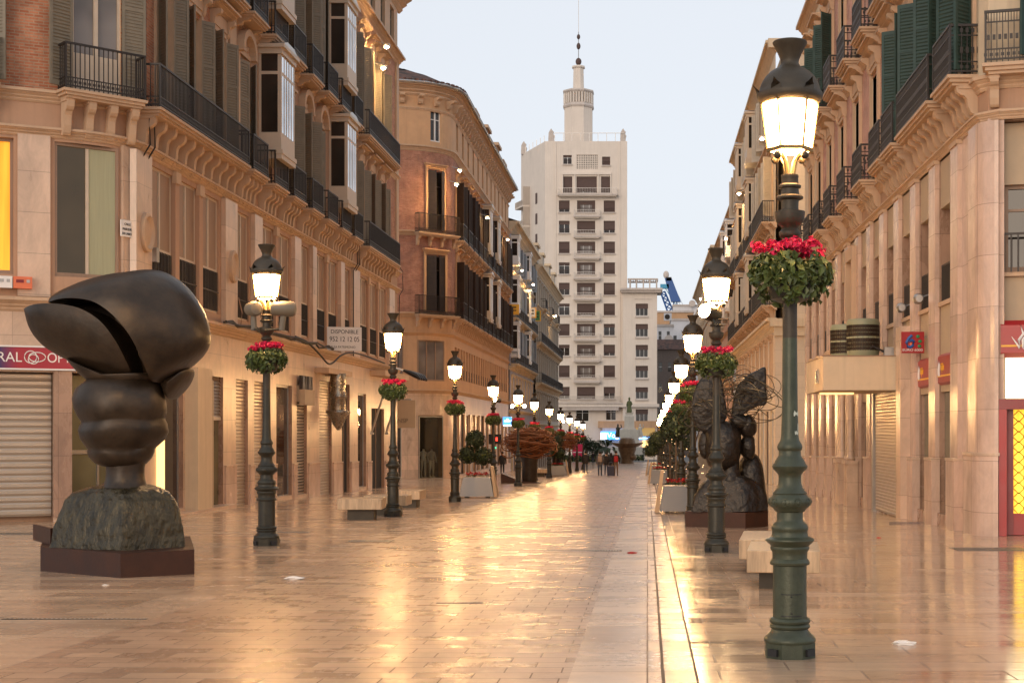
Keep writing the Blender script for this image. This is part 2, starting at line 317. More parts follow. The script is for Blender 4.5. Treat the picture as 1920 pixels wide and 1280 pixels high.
# ------------------------------------------------------------------ mesh builder
class MB:
    def __init__(self): self.v = []; self.f = []; self.m = []; self.s = []; self.mats = []
    def mi(self, name):
        if name not in self.mats: self.mats.append(name)
        return self.mats.index(name)
    def add(self, vs, fs, mat, smooth=False):
        o = len(self.v); self.v += [tuple(p) for p in vs]; k = self.mi(mat)
        for f in fs: self.f.append(tuple(i + o for i in f)); self.m.append(k); self.s.append(smooth)
    def box(self, x0, x1, y0, y1, z0, z1, mat):
        if x0 > x1: x0, x1 = x1, x0
        if y0 > y1: y0, y1 = y1, y0
        if z0 > z1: z0, z1 = z1, z0
        vs = [(x0, y0, z0), (x1, y0, z0), (x1, y1, z0), (x0, y1, z0), (x0, y0, z1), (x1, y0, z1), (x1, y1, z1), (x0, y1, z1)]
        self.add(vs, [(0, 3, 2, 1), (4, 5, 6, 7), (0, 1, 5, 4), (1, 2, 6, 5), (2, 3, 7, 6), (3, 0, 4, 7)], mat); return self
    def quad(self, a, b, c, d, mat): self.add([a, b, c, d], [(0, 1, 2, 3)], mat); return self
    def extrude(self, prof, axis, a0, a1, mat, n=1, smooth=False):
        """closed profile of 2-D points swept along axis 'x' ((y,z) profile), 'y' ((x,z)) or 'z' ((x,y))"""
        k = len(prof); vs = []
        for i in range(n + 1):
            a = a0 + (a1 - a0) * i / n
            for p, q in prof: vs.append({'x': (a, p, q), 'y': (p, a, q), 'z': (p, q, a)}[axis])
        fs = []
        for i in range(n):
            for j in range(k):
                j2 = (j + 1) % k; fs.append((i * k + j, i * k + j2, (i + 1) * k + j2, (i + 1) * k + j))
        fs.append(tuple(range(k))[::-1]); fs.append(tuple(n * k + j for j in range(k)))
        self.add(vs, fs, mat, smooth); return self
    def lathe(self, prof, mat, segs=20, c=(0, 0, 0), smooth=True, rot=0.0, cap=True):
        k = len(prof); vs = []
        for r, z in prof:
            for j in range(segs):
                a = rot + 2 * math.pi * j / segs; vs.append((c[0] + r * math.cos(a), c[1] + r * math.sin(a), c[2] + z))
        fs = []
        for i in range(k - 1):
            for j in range(segs):
                j2 = (j + 1) % segs; fs.append((i * segs + j, i * segs + j2, (i + 1) * segs + j2, (i + 1) * segs + j))
        if cap: fs.append(tuple(range(segs))[::-1]); fs.append(tuple((k - 1) * segs + j for j in range(segs)))
        self.add(vs, fs, mat, smooth); return self
    def tube(self, pts, r, mat, segs=6, closed=False):
        pts = [Vector(p) for p in pts]; n = len(pts); vs = []
        rs = r if isinstance(r, (list, tuple)) else [r] * n
        up = Vector((0, 0, 1))
        for i, p in enumerate(pts):
            if closed: d = pts[(i + 1) % n] - pts[i - 1]
            else: d = pts[min(i + 1, n - 1)] - pts[max(i - 1, 0)]
            if d.length < 1e-9: d = Vector((0, 0, 1))
            d.normalize(); a = d.cross(up)
            if a.length < .05: a = d.cross(Vector((1, 0, 0)))
            a.normalize(); b = a.cross(d)
            for j in range(segs):
                t = 2 * math.pi * j / segs; vs.append(p + (a * math.cos(t) + b * math.sin(t)) * rs[i])
        fs = []
        for i in range(n if closed else n - 1):
            i2 = (i + 1) % n
            for j in range(segs):
                j2 = (j + 1) % segs; fs.append((i * segs + j, i * segs + j2, i2 * segs + j2, i2 * segs + j))
        if not closed: fs.append(tuple(range(segs))[::-1]); fs.append(tuple((n - 1) * segs + j for j in range(segs)))
        self.add(vs, fs, mat, segs > 4); return self
    def ellipsoid(self, c, r, mat, seg=16, rings=10, jit=0.0):
        vs = []; fs = []
        for i in range(rings + 1):
            t = math.pi * i / rings
            for j in range(seg):
                a = 2 * math.pi * j / seg; k = 1 + random.uniform(-jit, jit)
                vs.append((c[0] + r[0] * math.sin(t) * math.cos(a) * k, c[1] + r[1] * math.sin(t) * math.sin(a) * k, c[2] - r[2] * math.cos(t) * k))
        for i in range(rings):
            for j in range(seg):
                j2 = (j + 1) % seg; fs.append((i * seg + j, i * seg + j2, (i + 1) * seg + j2, (i + 1) * seg + j))
        self.add(vs, fs, mat, True); return self
    def loft(self, rings, mat, smooth=True, cap=True):
        k = len(rings[0]); vs = [p for r in rings for p in r]; fs = []
        for i in range(len(rings) - 1):
            for j in range(k):
                j2 = (j + 1) % k; fs.append((i * k + j, i * k + j2, (i + 1) * k + j2, (i + 1) * k + j))
        if cap: fs.append(tuple(range(k))[::-1]); fs.append(tuple((len(rings) - 1) * k + j for j in range(k)))
        self.add(vs, fs, mat, smooth); return self
    def map(self, fn): self.v = [tuple(fn(*p)) for p in self.v]; return self
    def mesh(self, name, angle=38):
        me = bpy.data.meshes.new(name); me.from_pydata([tuple(p) for p in self.v], [], self.f)
        for n in self.mats: me.materials.append(M(n))
        me.polygons.foreach_set('material_index', self.m); me.polygons.foreach_set('use_smooth', self.s)
        me.update()
        if any(self.s): me.set_sharp_from_angle(angle=R(angle))
        return me
def link(name, data, parent=None, loc=(0, 0, 0), rot=(0, 0, 0), scale=(1, 1, 1)):
    o = bpy.data.objects.new(name, data); COL.objects.link(o)
    o.location = loc; o.rotation_euler = rot; o.scale = scale
    if parent is not None: o.parent = parent
    return o
def tag(o, label, cat, group=None, kind=None):
    if label: o['label'] = label
    if cat: o['category'] = cat
    if group: o['group'] = group
    if kind: o['kind'] = kind
    return o
def thing(name, label, cat, loc, rz=0, group=None):
    return tag(link(name, None, None, loc, (0, 0, rz)), label, cat, group)
def struct(name, data, loc=(0, 0, 0)):
    o = link(name, data, None, loc); o['kind'] = 'structure'; return o
def kids(o): return [c for c in bpy.data.objects if c.parent is o]
def dup(o, parent=None, loc=None, rz=None, sc=None, label=None, group=None, tree=None):
    tree = tree or {}
    c = o.copy(); COL.objects.link(c)
    if parent is not None: c.parent = parent
    if loc is not None: c.location = loc
    if rz is not None: c.rotation_euler = (0, 0, rz)
    if sc is not None: c.scale = (sc, sc, sc)
    if label: c['label'] = label
    if group: c['group'] = group
    for k in o.children: dup(k, c)
    return c
def text(name, body, size, mat, parent, loc, rot=(R(90), 0, 0), align='CENTER', ext=.006, sx=1.0):
    cu = bpy.data.curves.new(name, 'FONT'); cu.body = body; cu.size = size; cu.extrude = ext; cu.align_x = align; cu.align_y = 'CENTER'
    cu.materials.append(M(mat)); o = link(name, cu, None); bpy.context.view_layer.update()
    me = bpy.data.meshes.new_from_object(o.evaluated_get(bpy.context.evaluated_depsgraph_get())); bpy.data.objects.remove(o)
    o = link(name, me, parent, loc, rot); o.scale = (sx, 1, 1); return o

def smooth_path(P, m=6):
    P = [Vector(p) for p in P]; out = []
    for i in range(len(P) - 1):
        p0, p1, p2, p3 = P[max(i - 1, 0)], P[i], P[i + 1], P[min(i + 2, len(P) - 1)]
        for j in range(m): t = j / m; out.append(.5 * (2 * p1 + (p2 - p0) * t + (2 * p0 - 5 * p1 + 4 * p2 - p3) * t * t + (3 * p1 - p0 - 3 * p2 + p3) * t ** 3))
    return out + [P[-1]]
# ------------------------------------------------------------------ ground
def sheet(name, x0, x1, y0, y1, mat, dz, step=10, curve=None):
    mb = MB(); ys = [y0 + (y1 - y0) * i / max(1, int((y1 - y0) / step)) for i in range(max(1, int((y1 - y0) / step)) + 1)]
    vs = []; fs = []
    for y in ys: vs += [(x0, y, zg(y) + dz), (x1, y, zg(y) + dz)]
    for i in range(len(ys) - 1): fs.append((2 * i, 2 * i + 1, 2 * i + 3, 2 * i + 2))
    mb.add(vs, fs, mat); return struct(name, mb.mesh(name))
sheet('ground', -700, 700, -40, 1600, 'asphalt', -.02, 5)
sheet('pavement', -24, -5.42, -30, 214, 'floor_left', 0)
sheet('pavement_kerb', -5.42, -4.80, -30, 214, 'floor_kerb', .0)
sheet('street', -4.80, -.56, -30, 214, 'floor_road', 0)
sheet('gutter_path', -.56, .10, -30, 214, 'floor_band', 0)
sheet('pavement_border', .125, .345, -30, 214, 'floor_band', 0)
sheet('pavement', .365, 20, -30, 214, 'floor_slab', 0)
sheet('gutter', .10, .125, -30, 214, 'gutter_dirt', -.004)
sheet('gutter', .345, .365, -30, 214, 'gutter_dirt', -.004)

# ------------------------------------------------------------------ facade kit: local x along the wall, -y towards the street, z up
class Facade:
    def __init__(s, name, label, x, y, rz, bend=None):
        s.zb = zg(y); s.root = thing(name, label, 'building', (x, y, s.zb), rz); s.bend = bend; s.cache = {}
    def part(s, name, mb, u=0, v=0, z=0, parent=None, rz=0, bent=False):
        """mb: MB or mesh; coordinates of mb are relative to (u,v,z world height)"""
        if isinstance(mb, MB):
            if bent and s.bend:
                mb.map(lambda x, y, q: (x + u, y + v, q + z)); mb.map(s.bend); u = v = z = 0
            mb = mb.mesh(name)
        if parent is None: return link(name, mb, s.root, (u, v, z - s.zb), (0, 0, rz))
        return link(name, mb, parent, (u, v, z), (0, 0, rz))
def panel(mb, u0, u1, z0, z1, ops, depth, mat, mrev=None, du=None, v=0.0):
    us = {u0, u1}; zs = {z0, z1}
    for a, b, c, d in ops:
        us |= {max(u0, min(u1, a)), max(u0, min(u1, b))}; zs |= {max(z0, min(z1, c)), max(z0, min(z1, d))}
    if du:
        k = int((u1 - u0) / du); us |= {u0 + (u1 - u0) * i / max(1, k) for i in range(k + 1)}
    us = sorted(us); zs = sorted(zs)
    for i in range(len(us) - 1):
        um = (us[i] + us[i + 1]) / 2; run = None
        for j in range(len(zs) - 1):
            zm = (zs[j] + zs[j + 1]) / 2
            hole = any(a < um < b and c < zm < d for a, b, c, d in ops)
            if hole:
                if run is not None: mb.quad((us[i], v, run), (us[i + 1], v, run), (us[i + 1], v, zs[j]), (us[i], v, zs[j]), mat); run = None
            elif run is None: run = zs[j]
        if run is not None: mb.quad((us[i], v, run), (us[i + 1], v, run), (us[i + 1], v, z1), (us[i], v, z1), mat)
    mr = mrev or mat; d = v + depth
    for a, b, c, e in ops:
        mb.quad((a, v, c), (a, v, e), (a, d, e), (a, d, c), mr); mb.quad((b, v, c), (b, d, c), (b, d, e), (b, v, e), mr)
        mb.quad((a, v, c), (a, d, c), (b, d, c), (b, v, c), mr); mb.quad((a, v, e), (b, v, e), (b, d, e), (a, d, e), mr)
    return mb
def cornice_prof(h, p, steps=4):
    """moulded profile (y,z), z from 0 to h, projecting p at the top"""
    pr = [(.06, 0)]
    for i in range(steps):
        a = i / steps; b = (i + 1) / steps
        y = -p * (a ** 1.4) - .02; pr.append((y, h * a)); pr.append((-p * (b ** 1.2) * .9 - .02, h * (b - .35 / steps))) if i < steps - 1 else None
    pr += [(-p, h * (1 - 1 / steps)), (-p, h), (.06, h)]
    return pr
def cornice(mb, u0, u1, z, h, p, mat, n=1):
    mb.extrude([(y, z + q) for y, q in cornice_prof(h, p)], 'x', u0, u1, mat, n)
MC = {}
def cached(key, fn):
    if key not in MC: MC[key] = fn()
    return MC[key]
def win_meshes(w_, h_, kind, fm, gm):
    """frame mesh and pane mesh, origin at the bottom centre of the opening on the wall face"""
    key = ('win', round(w_, 2), round(h_, 2), kind, fm, gm)
    def make():
        f = MB(); y0, y1 = .13, .21; a = w_ / 2; t = .07
        f.box(-a, -a + t, y0, y1, 0, h_, fm); f.box(a - t, a, y0, y1, 0, h_, fm)
        f.box(-a + t, a - t, y0, y1, 0, t + .03, fm); f.box(-a + t, a - t, y0, y1, h_ - t, h_, fm)
        g = MB(); g.box(-a + t, a - t, .185, .20, t, h_ - t, gm)
        if kind in ('french', 'mezz', 'two'):
            f.box(-.045, .045, y0 - .01, y1, t, h_ - t, fm)
        if kind == 'french':
            f.box(-a + t, a - t, y0 + .02, y1 - .01, h_ * .74, h_ * .74 + .07, fm); f.box(-a + t, -.045, y0 + .02, y1 - .01, t, h_ * .26, fm); f.box(.045, a - t, y0 + .02, y1 - .01, t, h_ * .26, fm)
        if kind == 'two': f.box(-a + t, a - t, y0 + .02, y1 - .01, h_ * .7, h_ * .7 + .05, fm)
        if kind == 'three':
            for q in (-.33, .33): f.box(q * w_ / 2 - .03, q * w_ / 2 + .03, y0, y1, t, h_ - t, fm)
        if kind == 'mezz':
            k = h_ * .36
            f.box(-a + t, a - t, y0 - .02, y1, k, k + .08, fm)
            f.box(-a + t, -.1, y0 + .01, .182, k + .08, h_ - t, 'wood_brown'); f.box(.1, a - t, y0 + .01, .182, k + .08, h_ - t, 'wood_brown')
            n = max(3, int((w_ - 2 * t) / .11))
            for i in range(1, n): x = -a + t + (w_ - 2 * t) * i / n; f.box(x - .012, x + .012, .05, .075, .06, k, 'iron_dark')
            f.box(-a + t, a - t, .045, .08, k * .5, k * .5 + .03, 'iron_dark')
        return f.mesh('window'), g.mesh('pane')
    return cached(key, make)
def shutter_mesh(w_, h_, mat):
    def make():
        m = MB(); t = .07; d = .045
        m.box(0, t, 0, d, 0, h_, mat); m.box(w_ - t, w_, 0, d, 0, h_, mat)
        for z0, z1 in ((0, .1), (h_ * .28, h_ * .28 + .08), (h_ * .62, h_ * .62 + .08), (h_ - .1, h_)): m.box(t, w_ - t, 0, d, z0, z1, mat)
        m.box(t, w_ - t, .018, .026, .1, h_ - .1, mat)
        n = int(h_ / .085)
        for i in range(n):
            z = .12 + (h_ - .24) * i / n
            m.add([(t, .002, z), (w_ - t, .002, z), (w_ - t, .044, z + .05), (t, .044, z + .05), (t, .010, z - .012), (w_ - t, .010, z - .012), (w_ - t, .050, z + .038), (t, .050, z + .038)],
                  [(0, 1, 2, 3), (7, 6, 5, 4), (0, 4, 5, 1), (2, 6, 7, 3)], mat)
        return m.mesh('shutter')
    return cached(('sh', round(w_, 2), round(h_, 2), mat), make)
def console_prof(h, d):
    """S-shaped bracket in (y,z), z from -h to 0"""
    pts = [(.05, 0), (-d, 0), (-d, -.12 * h), (-d * .95, -.22 * h), (-d * .80, -.30 * h), (-d * .62, -.34 * h), (-d * .50, -.44 * h), (-d * .46, -.58 * h), (-d * .44, -.72 * h), (-d * .36, -.84 * h), (-d * .30, -.93 * h), (-d * .16, -h), (.05, -h)]
    return pts
def balcony_meshes(w_, d_, rh, sm, rm, brackets=4, bh=.95, orn='band', spacing=.105):
    key = ('bal', round(w_, 2), d_, rh, sm, rm, brackets, bh, orn)
    def make():
        s = MB(); a = w_ / 2
        for k, (dz0, dz1, o) in enumerate(((-.07, 0, .0), (-.14, -.07, -.05), (-.20, -.14, -.11))):
            s.box(-a - o * 0 + (-o), a + o, -d_ - o, .02, dz0, dz1 - .002, sm)
        for i in range(brackets):
            x = -a + .22 + (w_ - .44) * i / max(1, brackets - 1)
            s.extrude([(y * .68, z - .203) for y, z in console_prof(bh, d_)], 'x', x - .085, x + .085, sm)
            s.box(x - .11, x + .11, -d_ * .62, .0, -.26, -.202, sm)
        r = MB(); e = .06
        x0, x1, y0 = -a + e, a - e, -d_ + e
        def rail(z, t):
            r.box(x0 - t, x1 + t, y0 - t, y0 + t, z - t, z + t, rm); r.box(x0 - t, x0 + t, y0 + t, .0, z - t, z + t, rm); r.box(x1 - t, x1 + t, y0 + t, .0, z - t, z + t, rm)
        rail(rh, .024); rail(.07, .016); rail(.26, .012)
        if orn == 'rich': rail(rh - .2, .012)
        n = max(2, int((x1 - x0) / spacing)); q = .0095
        for i in range(n + 1):
            x = x0 + (x1 - x0) * i / n; k = .02 if i in (0, n) else q
            r.box(x - k, x + k, y0 - k, y0 + k, .0, rh, rm)
            if i < n:
                xm = x + (x1 - x0) / n / 2
                r.box(xm - q * .8, xm + q * .8, y0 - q, y0 + q, .07, .26, rm)
                if orn == 'rich': r.box(xm - q * .8, xm + q * .8, y0 - q, y0 + q, rh - .2, rh, rm); r.box(xm - .028, xm + .028, y0 - q * .7, y0 + q * .7, rh * .5 - .05, rh * .5 + .05, rm)
            r.box(x - .03, x + .03, y0 - .006, y0 + .006, .13, .19, rm)
        n = max(2, int((-y0) / spacing))
        for x in (x0, x1):
            for i in range(1, n + 1):
                y = y0 - y0 * i / n
                r.box(x - q, x + q, y - q, y + q, .0, rh, rm); r.box(x - .006, x + .006, y - .03, y + .03, .13, .19, rm)
                if orn == 'rich': r.box(x - .007, x + .007, y - .03, y + .03, rh - .14, rh - .06, rm); r.box(x - .007, x + .007, y - .03, y + .03, rh * .5 - .06, rh * .5 + .06, rm)
        return s.mesh('balcony'), r.mesh('railing')
    return cached(key, make)
def surround_mesh(w_, h_, kind, mat, proj=.12):
    def make():
        m = MB(); a = w_ / 2; t = .16
        m.box(-a - t, -a - .003, -.07, .02, -.05, h_ + .1, mat); m.box(a + .003, a + t, -.07, .02, -.05, h_ + .1, mat)
        m.box(-a - t, a + t, -.07, .02, h_ + .103, h_ + .24, mat)
        if kind == 'pediment':
            for x in (-a - .10, a + .10):
                m.extrude([(y * .32, z * .55 + h_ + .62) for y, z in console_prof(.9, 1.0)], 'x', x - .09, x + .09, mat)
            m.box(-a - .2, a + .2, -.10, .02, h_ + .243, h_ + .60, mat)
            m.extrude([(y, z + h_ + .62) for y, z in cornice_prof(.26, .42)], 'x', -a - .34, a + .34, mat)
        if kind == 'arch':
            n = 10; ri = a + .02; ro = a + .2; zc = h_ + .20
            pr = [(ri * math.cos(math.pi * i / n), zc + ri * math.sin(math.pi * i / n) * .9) for i in range(n + 1)] + [(ro * math.cos(math.pi * (n - i) / n), zc + ro * math.sin(math.pi * (n - i) / n) * .95) for i in range(n + 1)]
            for i in range(n):
                q = [pr[i], pr[i + 1], pr[2 * n - i], pr[2 * n + 1 - i]]
                m.extrude(q, 'y', -.24, .02, mat)
            for i in range(26):
                aa = random.uniform(.1, math.pi - .1); rr = random.uniform(.1, .8) * a
                m.ellipsoid((rr * math.cos(aa), -.03, zc + .02 + rr * math.sin(aa) * .8), (.06, .05, .05), mat, 6, 4)
            m.box(-a - .22, -a + .02, -.24, .02, h_ + .13, h_ + .24, mat); m.box(a - .02, a + .22, -.24, .02, h_ + .13, h_ + .24, mat)
        if kind == 'lintel':
            m.box(-a - .2, a + .2, -.16, .02, h_ + .243, h_ + .36, mat); m.box(-a - .26, a + .26, -.24, .02, h_ + .363, h_ + .45, mat)
        return m.mesh('window_surround')
    return cached(('sur', round(w_, 2), round(h_, 2), kind, mat), make)
def bay_meshes(w_, d_, h_, mat, gm):
    def make():
        f = MB(); a = w_ / 2
        f.extrude([(-a, .05), (-a, -d_), (a, -d_), (a, .05)], 'z', 0, .55, mat)
        f.box(-a - .06, a + .06, -d_ - .06, .05, -.14, -.003, mat); f.box(-a - .03, a + .03, -d_ - .03, .05, -.3, -.143, mat)
        f.box(-a - .05, a + .05, -d_ - .05, .05, h_ - .28, h_ - .1, mat); f.box(-a - .14, a + .14, -d_ - .14, .05, h_ - .097, h_ + .02, mat)
        f.extrude([(-a - .1, h_ + .023), (a + .1, h_ + .023), (a * .5, h_ + .2), (-a * .5, h_ + .2)], 'y', -d_ - .1, .05, 'metal_grey')
        t = .055
        for x in (-a, a - 2 * t): f.box(x, x + 2 * t, -d_, -d_ + 2 * t, .553, h_ - .283, mat)
        for x in (-a, a - t): f.box(x, x + t, -.08, .05, .553, h_ - .283, mat)
        zt = h_ * .72
        f.box(-a + 2 * t, a - 2 * t, -d_, -d_ + .08, zt, zt + .1, mat)
        for x in (-a, a - .08): f.box(x, x + .08, -d_ + 2 * t, -.08, zt, zt + .1, mat)
        n = 5
        for i in range(1, n):
            x = -a + 2 * t + (2 * a - 4 * t) * i / n; f.box(x - .018, x + .018, -d_ - .004, -d_ + .06, .553, h_ - .283, mat)
        g = MB(); g.box(-a + 2 * t, a - 2 * t, -d_ + .008, -d_ + .02, .56, h_ - .29, gm)
        g.box(-a + .02, -a + .035, -d_ + 2 * t, -.08, .56, h_ - .29, 'glass_dark'); g.box(a - .035, a - .02, -d_ + 2 * t, -.08, .56, h_ - .29, 'glass_dark')
        return f.mesh('bay_window'), g.mesh('pane')
    return cached(('bay', w_, d_, h_, mat, gm), make)
def add_window(F, u, z, w_, h_, kind='french', fm='frame_cream', gm='glass_dark', sur=None, smat='plaster_trim', v=0.0):
    a, b = win_meshes(w_, h_, kind, fm, gm)
    o = F.part('window', a, u, v, z); F.part('pane', b, 0, 0, 0, o)
    if sur: F.part('window_surround', surround_mesh(w_, h_, sur, smat), u, v - .003, z)
    return o
def add_shutters(F, u, z, w_, h_, mat, ang=None, leaf=.5, v=0.0):
    for sgn in (-1, 1):
        a = R(random.uniform(100, 150) if ang is None else ang + random.uniform(-12, 12))
        me = shutter_mesh(leaf, h_, mat)
        # hinge at the jamb; closed leaf runs to the middle, opened by angle a outwards
        if sgn < 0: F.part('shutter', me, u - w_ / 2, v - .06, z, None, -a)
        else: F.part('shutter', me, u + w_ / 2, v - .06, z, None, math.pi + a)
def add_balcony(F, u, z, w_, d_=.6, rh=1.05, sm='plaster_trim', rm='iron_dark', brackets=4, bh=.9, orn='band', v=0.0, spacing=.105):
    a, b = balcony_meshes(w_, d_, rh, sm, rm, brackets, bh, orn, spacing)
    o = F.part('balcony', a, u, v - .004, z); F.part('railing', b, 0, 0, .0, o); return o
def core(F, u0, u1, z0, z1, d0, d1, mat):
    F.part('wall', MB().box(u0, u1, d0, d1, z0, z1, mat))
def roller(F, u, z, w_, h_, v, mat='metal_roller', pitch=.11, holes=False):
    def make():
        m = MB(); n = max(3, int(h_ / pitch)); vs = []; fs = []
        for i in range(n + 1):
            zz = h_ * i / n; vs += [(-w_ / 2, .0, zz), (w_ / 2, .0, zz)]
            if i < n: vs += [(-w_ / 2, -.022, zz + .35 * h_ / n), (w_ / 2, -.022, zz + .35 * h_ / n), (-w_ / 2, -.022, zz + .8 * h_ / n), (w_ / 2, -.022, zz + .8 * h_ / n)]
        for k in range(len(vs) // 2 - 1): fs.append((2 * k, 2 * k + 1, 2 * k + 3, 2 * k + 2))
        m.add(vs, fs, mat)
        m.box(-w_ / 2, w_ / 2, .01, .03, 0, h_, mat)
        if holes:
            nx = max(3, int(w_ / .12))
            for i in range(n):
                for k in range(nx): m.box(-w_ / 2 + .03 + (w_ - .06) * (k + .15) / nx, -w_ / 2 + .03 + (w_ - .06) * (k + .8) / nx, -.028, -.0225, h_ * i / n + .042, h_ * i / n + .085, 'dark_void')
        return m.mesh('roller_shutter')
    return F.part('roller_shutter', cached(('rol', round(w_, 2), round(h_, 2), mat, pitch, holes), make), u, v, z)
def make_bend(u0, sgn, rad, tmax):
    L = rad * tmax
    def f(x, y, z):
        d = (x - u0) * sgn
        if d <= 0: return (x, y, z)
        if d <= L: t = d / rad; e = 0
        else: t = tmax; e = d - L
        r = rad - y
        return (u0 + sgn * (r * math.sin(t) + e * math.cos(t)), rad - r * math.cos(t) + e * math.sin(t), z)
    def rot(u):
        d = (u - u0) * sgn
        return 0 if d <= 0 else sgn * min(d / rad, tmax)
    return f, rot
_fp = Facade.part
def _part(s, name, mb, u=0, v=0, z=0, parent=None, rz=0, bent=False):
    if parent is None and s.bend and not bent:
        r = s.rot(u)
        if r: x, y, _ = s.bend(u, v, z); return _fp(s, name, mb, x, y, z, None, rz + r)
    return _fp(s, name, mb, u, v, z, parent, rz, bent)
Facade.part = _part

# ================================================================== near left building
A = Facade('corner_building', 'peach and red brick corner block with olive shutters behind the big bronze head', -12.5, 35.1, R(90))
A.bend, A.rot = make_bend(0, -1, 1.8, R(63))
AY = lambda y: y - 35.1
END = AY(71.1); U0 = -11.5
g_ops = [(AY(a), AY(b), -3, t) for a, b, t in ((36.7, 38.3, 3.1), (40.2, 41.9, 3.15), (43.2, 44.5, 3.15), (45.2, 46.6, 3.15), (47.9, 50.0, 3.15), (50.7, 52.2, 3.2), (54.2, 56.3, 3.5), (58.2, 59.7, 3.5), (61.4, 63.2, 3.2), (64.4, 67.5, 2.6))]
g_ops += [(-9.5, -2.45, -3, 2.95), (-2.05, -.1, -3, 2.95)]
mb = panel(MB(), U0, END, -3, 4.35, g_ops, .45, 'travertine', 'marble_tan_shaded', du=.35); A.part('wall', mb, bent=True)
m_ops = [(AY(a), AY(b), 4.98, 8.28) for a, b in ((35.7, 37.5), (37.8, 39.5), (39.8, 41.5), (43.2, 44.6), (45.9, 47.65), (47.95, 49.7), (51.0, 52.45), (53.4, 55.15), (55.45, 57.2), (58.2, 59.7), (61.5, 63.45), (63.75, 65.65), (65.95, 67.9))]
mw = list(m_ops)
m_ops += [(-2.42, -.95, 5.2, 8.35), (-6.0, -3.3, 5.2, 8.35)]
mb = panel(MB(), U0, END, 4.35, 8.45, m_ops, .4, 'plaster_peach', du=.35); A.part('wall', mb, bent=True)
mb = panel(MB(), U0, END, 8.45, 9.5, [], .2, 'plaster_peach', du=.35); A.part('wall', mb, bent=True)
# upper walls: brick at both ends, smooth plaster between
cs = [36.75, 39.1, 41.4]; cm = [44.0, 46.6, 49.1, 51.7, 54.2, 56.7, 59.2]; ce = [61.9, 64.3, 66.7]
W2, H2, H3 = 1.15, 3.4, 4.0
ops = lambda ys, z, h: [(AY(y) - W2 / 2, AY(y) + W2 / 2, z, z + h) for y in ys]
Z2, Z3 = 9.62, 14.42
cor = [-1.45, -4.6]
for (ua, ub, ys, mt) in ((U0, AY(42.7), cs, 'brick_red'), (AY(42.7), AY(60.4), cm, 'plaster_peach'), (AY(60.4), END, ce, 'brick_red')):
    o = ops(ys, Z2, H2) + ops(ys, Z3, H3)
    if mt == 'brick_red' and ua == U0: o += [(c - .6, c + .6, z, z + h) for c in cor for z, h in ((Z2, H2), (Z3, H3))]
    mb = panel(MB(), ua, ub, 9.5, 19.8, o, .3, mt, 'plaster_trim', du=.35); A.part('wall', mb, bent=True)
at = [AY(35.6 + 2.43 * i) for i in range(15)] + [-2.2, -5]
mb = panel(MB(), U0, END + .0, 20.1, 22.6, [(c - .55, c + .55, 20.5, 22.3) for c in at if c < END - 1], .3, 'plaster_trim', du=.35); A.part('wall', mb, bent=True)
for c in at:
    if c < END - 1: add_window(A, c, 20.5, 1.1, 1.8, 'two', 'shutter_olive', 'glass_dark')
# corner quoins between plaster and brick
for y in (42.7, 60.4, 70.8): A.part('pilaster', MB().box(-.35, .295, -.08, .05, 9.5, 19.78, 'plaster_trim'), AY(y))
def bent_cornice(F, u0, u1, z, h, p, mat, name='cornice', n=None):
    mb = MB(); cornice(mb, u0, u1, z, h, p, mat, n or max(2, int((u1 - u0) / .4))); F.part(name, mb, bent=True)
bent_cornice(A, U0, END + .05, 4.35, .32, .28, 'plaster_trim')
bent_cornice(A, U0, END + .05, 8.42, .22, .20, 'plaster_trim')
bent_cornice(A, U0, END + .05, 9.22, .28, .22, 'plaster_trim')
bent_cornice(A, U0, END + .05, 13.95, .3, .16, 'plaster_trim')
bent_cornice(A, U0, END + .1, 19.75, .42, .4, 'plaster_trim')
bent_cornice(A, U0, END + .55, 22.55, .95, .95, 'plaster_trim')
# rounded far end of the attic and body of the house
mb = MB(); mb.box(-.5, END, .5, 13, -3, 22.5, 'plaster_peach'); mb.box(-6.5, -.5, 8.2, 13, -3, 22.5, 'plaster_peach'); A.part('wall', mb)
mb = MB()
mb.map(lambda x, y, z: (x, y, z))
panel(mb, U0, -.3, -3, 22.5, [], .1, 'plaster_peach', du=.35, v=.55); A.part('wall', mb, bent=True)
mb = MB(); mb.box(END - .003, END + .003, .0, .5, -3, 22.5, 'plaster_peach'); mb.box(-.3, END + .05, .0, 13, 23.5, 23.6, 'roof_tile'); A.part('roof', mb)
# stone piers of the mezzanine with little capitals, and thin mullions
for a, b in ((34.4, 35.5), (41.7, 42.9), (44.8, 45.7), (49.9, 50.8), (52.6, 53.2), (57.4, 58.1), (59.9, 61.2), (68.2, 69.6)):
    A.part('pilaster', MB().box(AY(a), AY(b), -.14, .02, 4.68, 8.40, 'travertine'))
for y in (37.65, 39.65, 47.8, 55.3, 63.6, 65.8):
    A.part('mullion', MB().box(-.16, .16, -.06, .02, 4.9, 8.1, 'plaster_peach').box(-.2, .2, -.1, .02, 8.1, 8.4, 'plaster_trim'), AY(y))
for a, b, c, d in mw: add_window(A, (a + b) / 2, c, b - a, d - c, 'mezz', 'frame_cream', 'glass_dark', v=-.06)
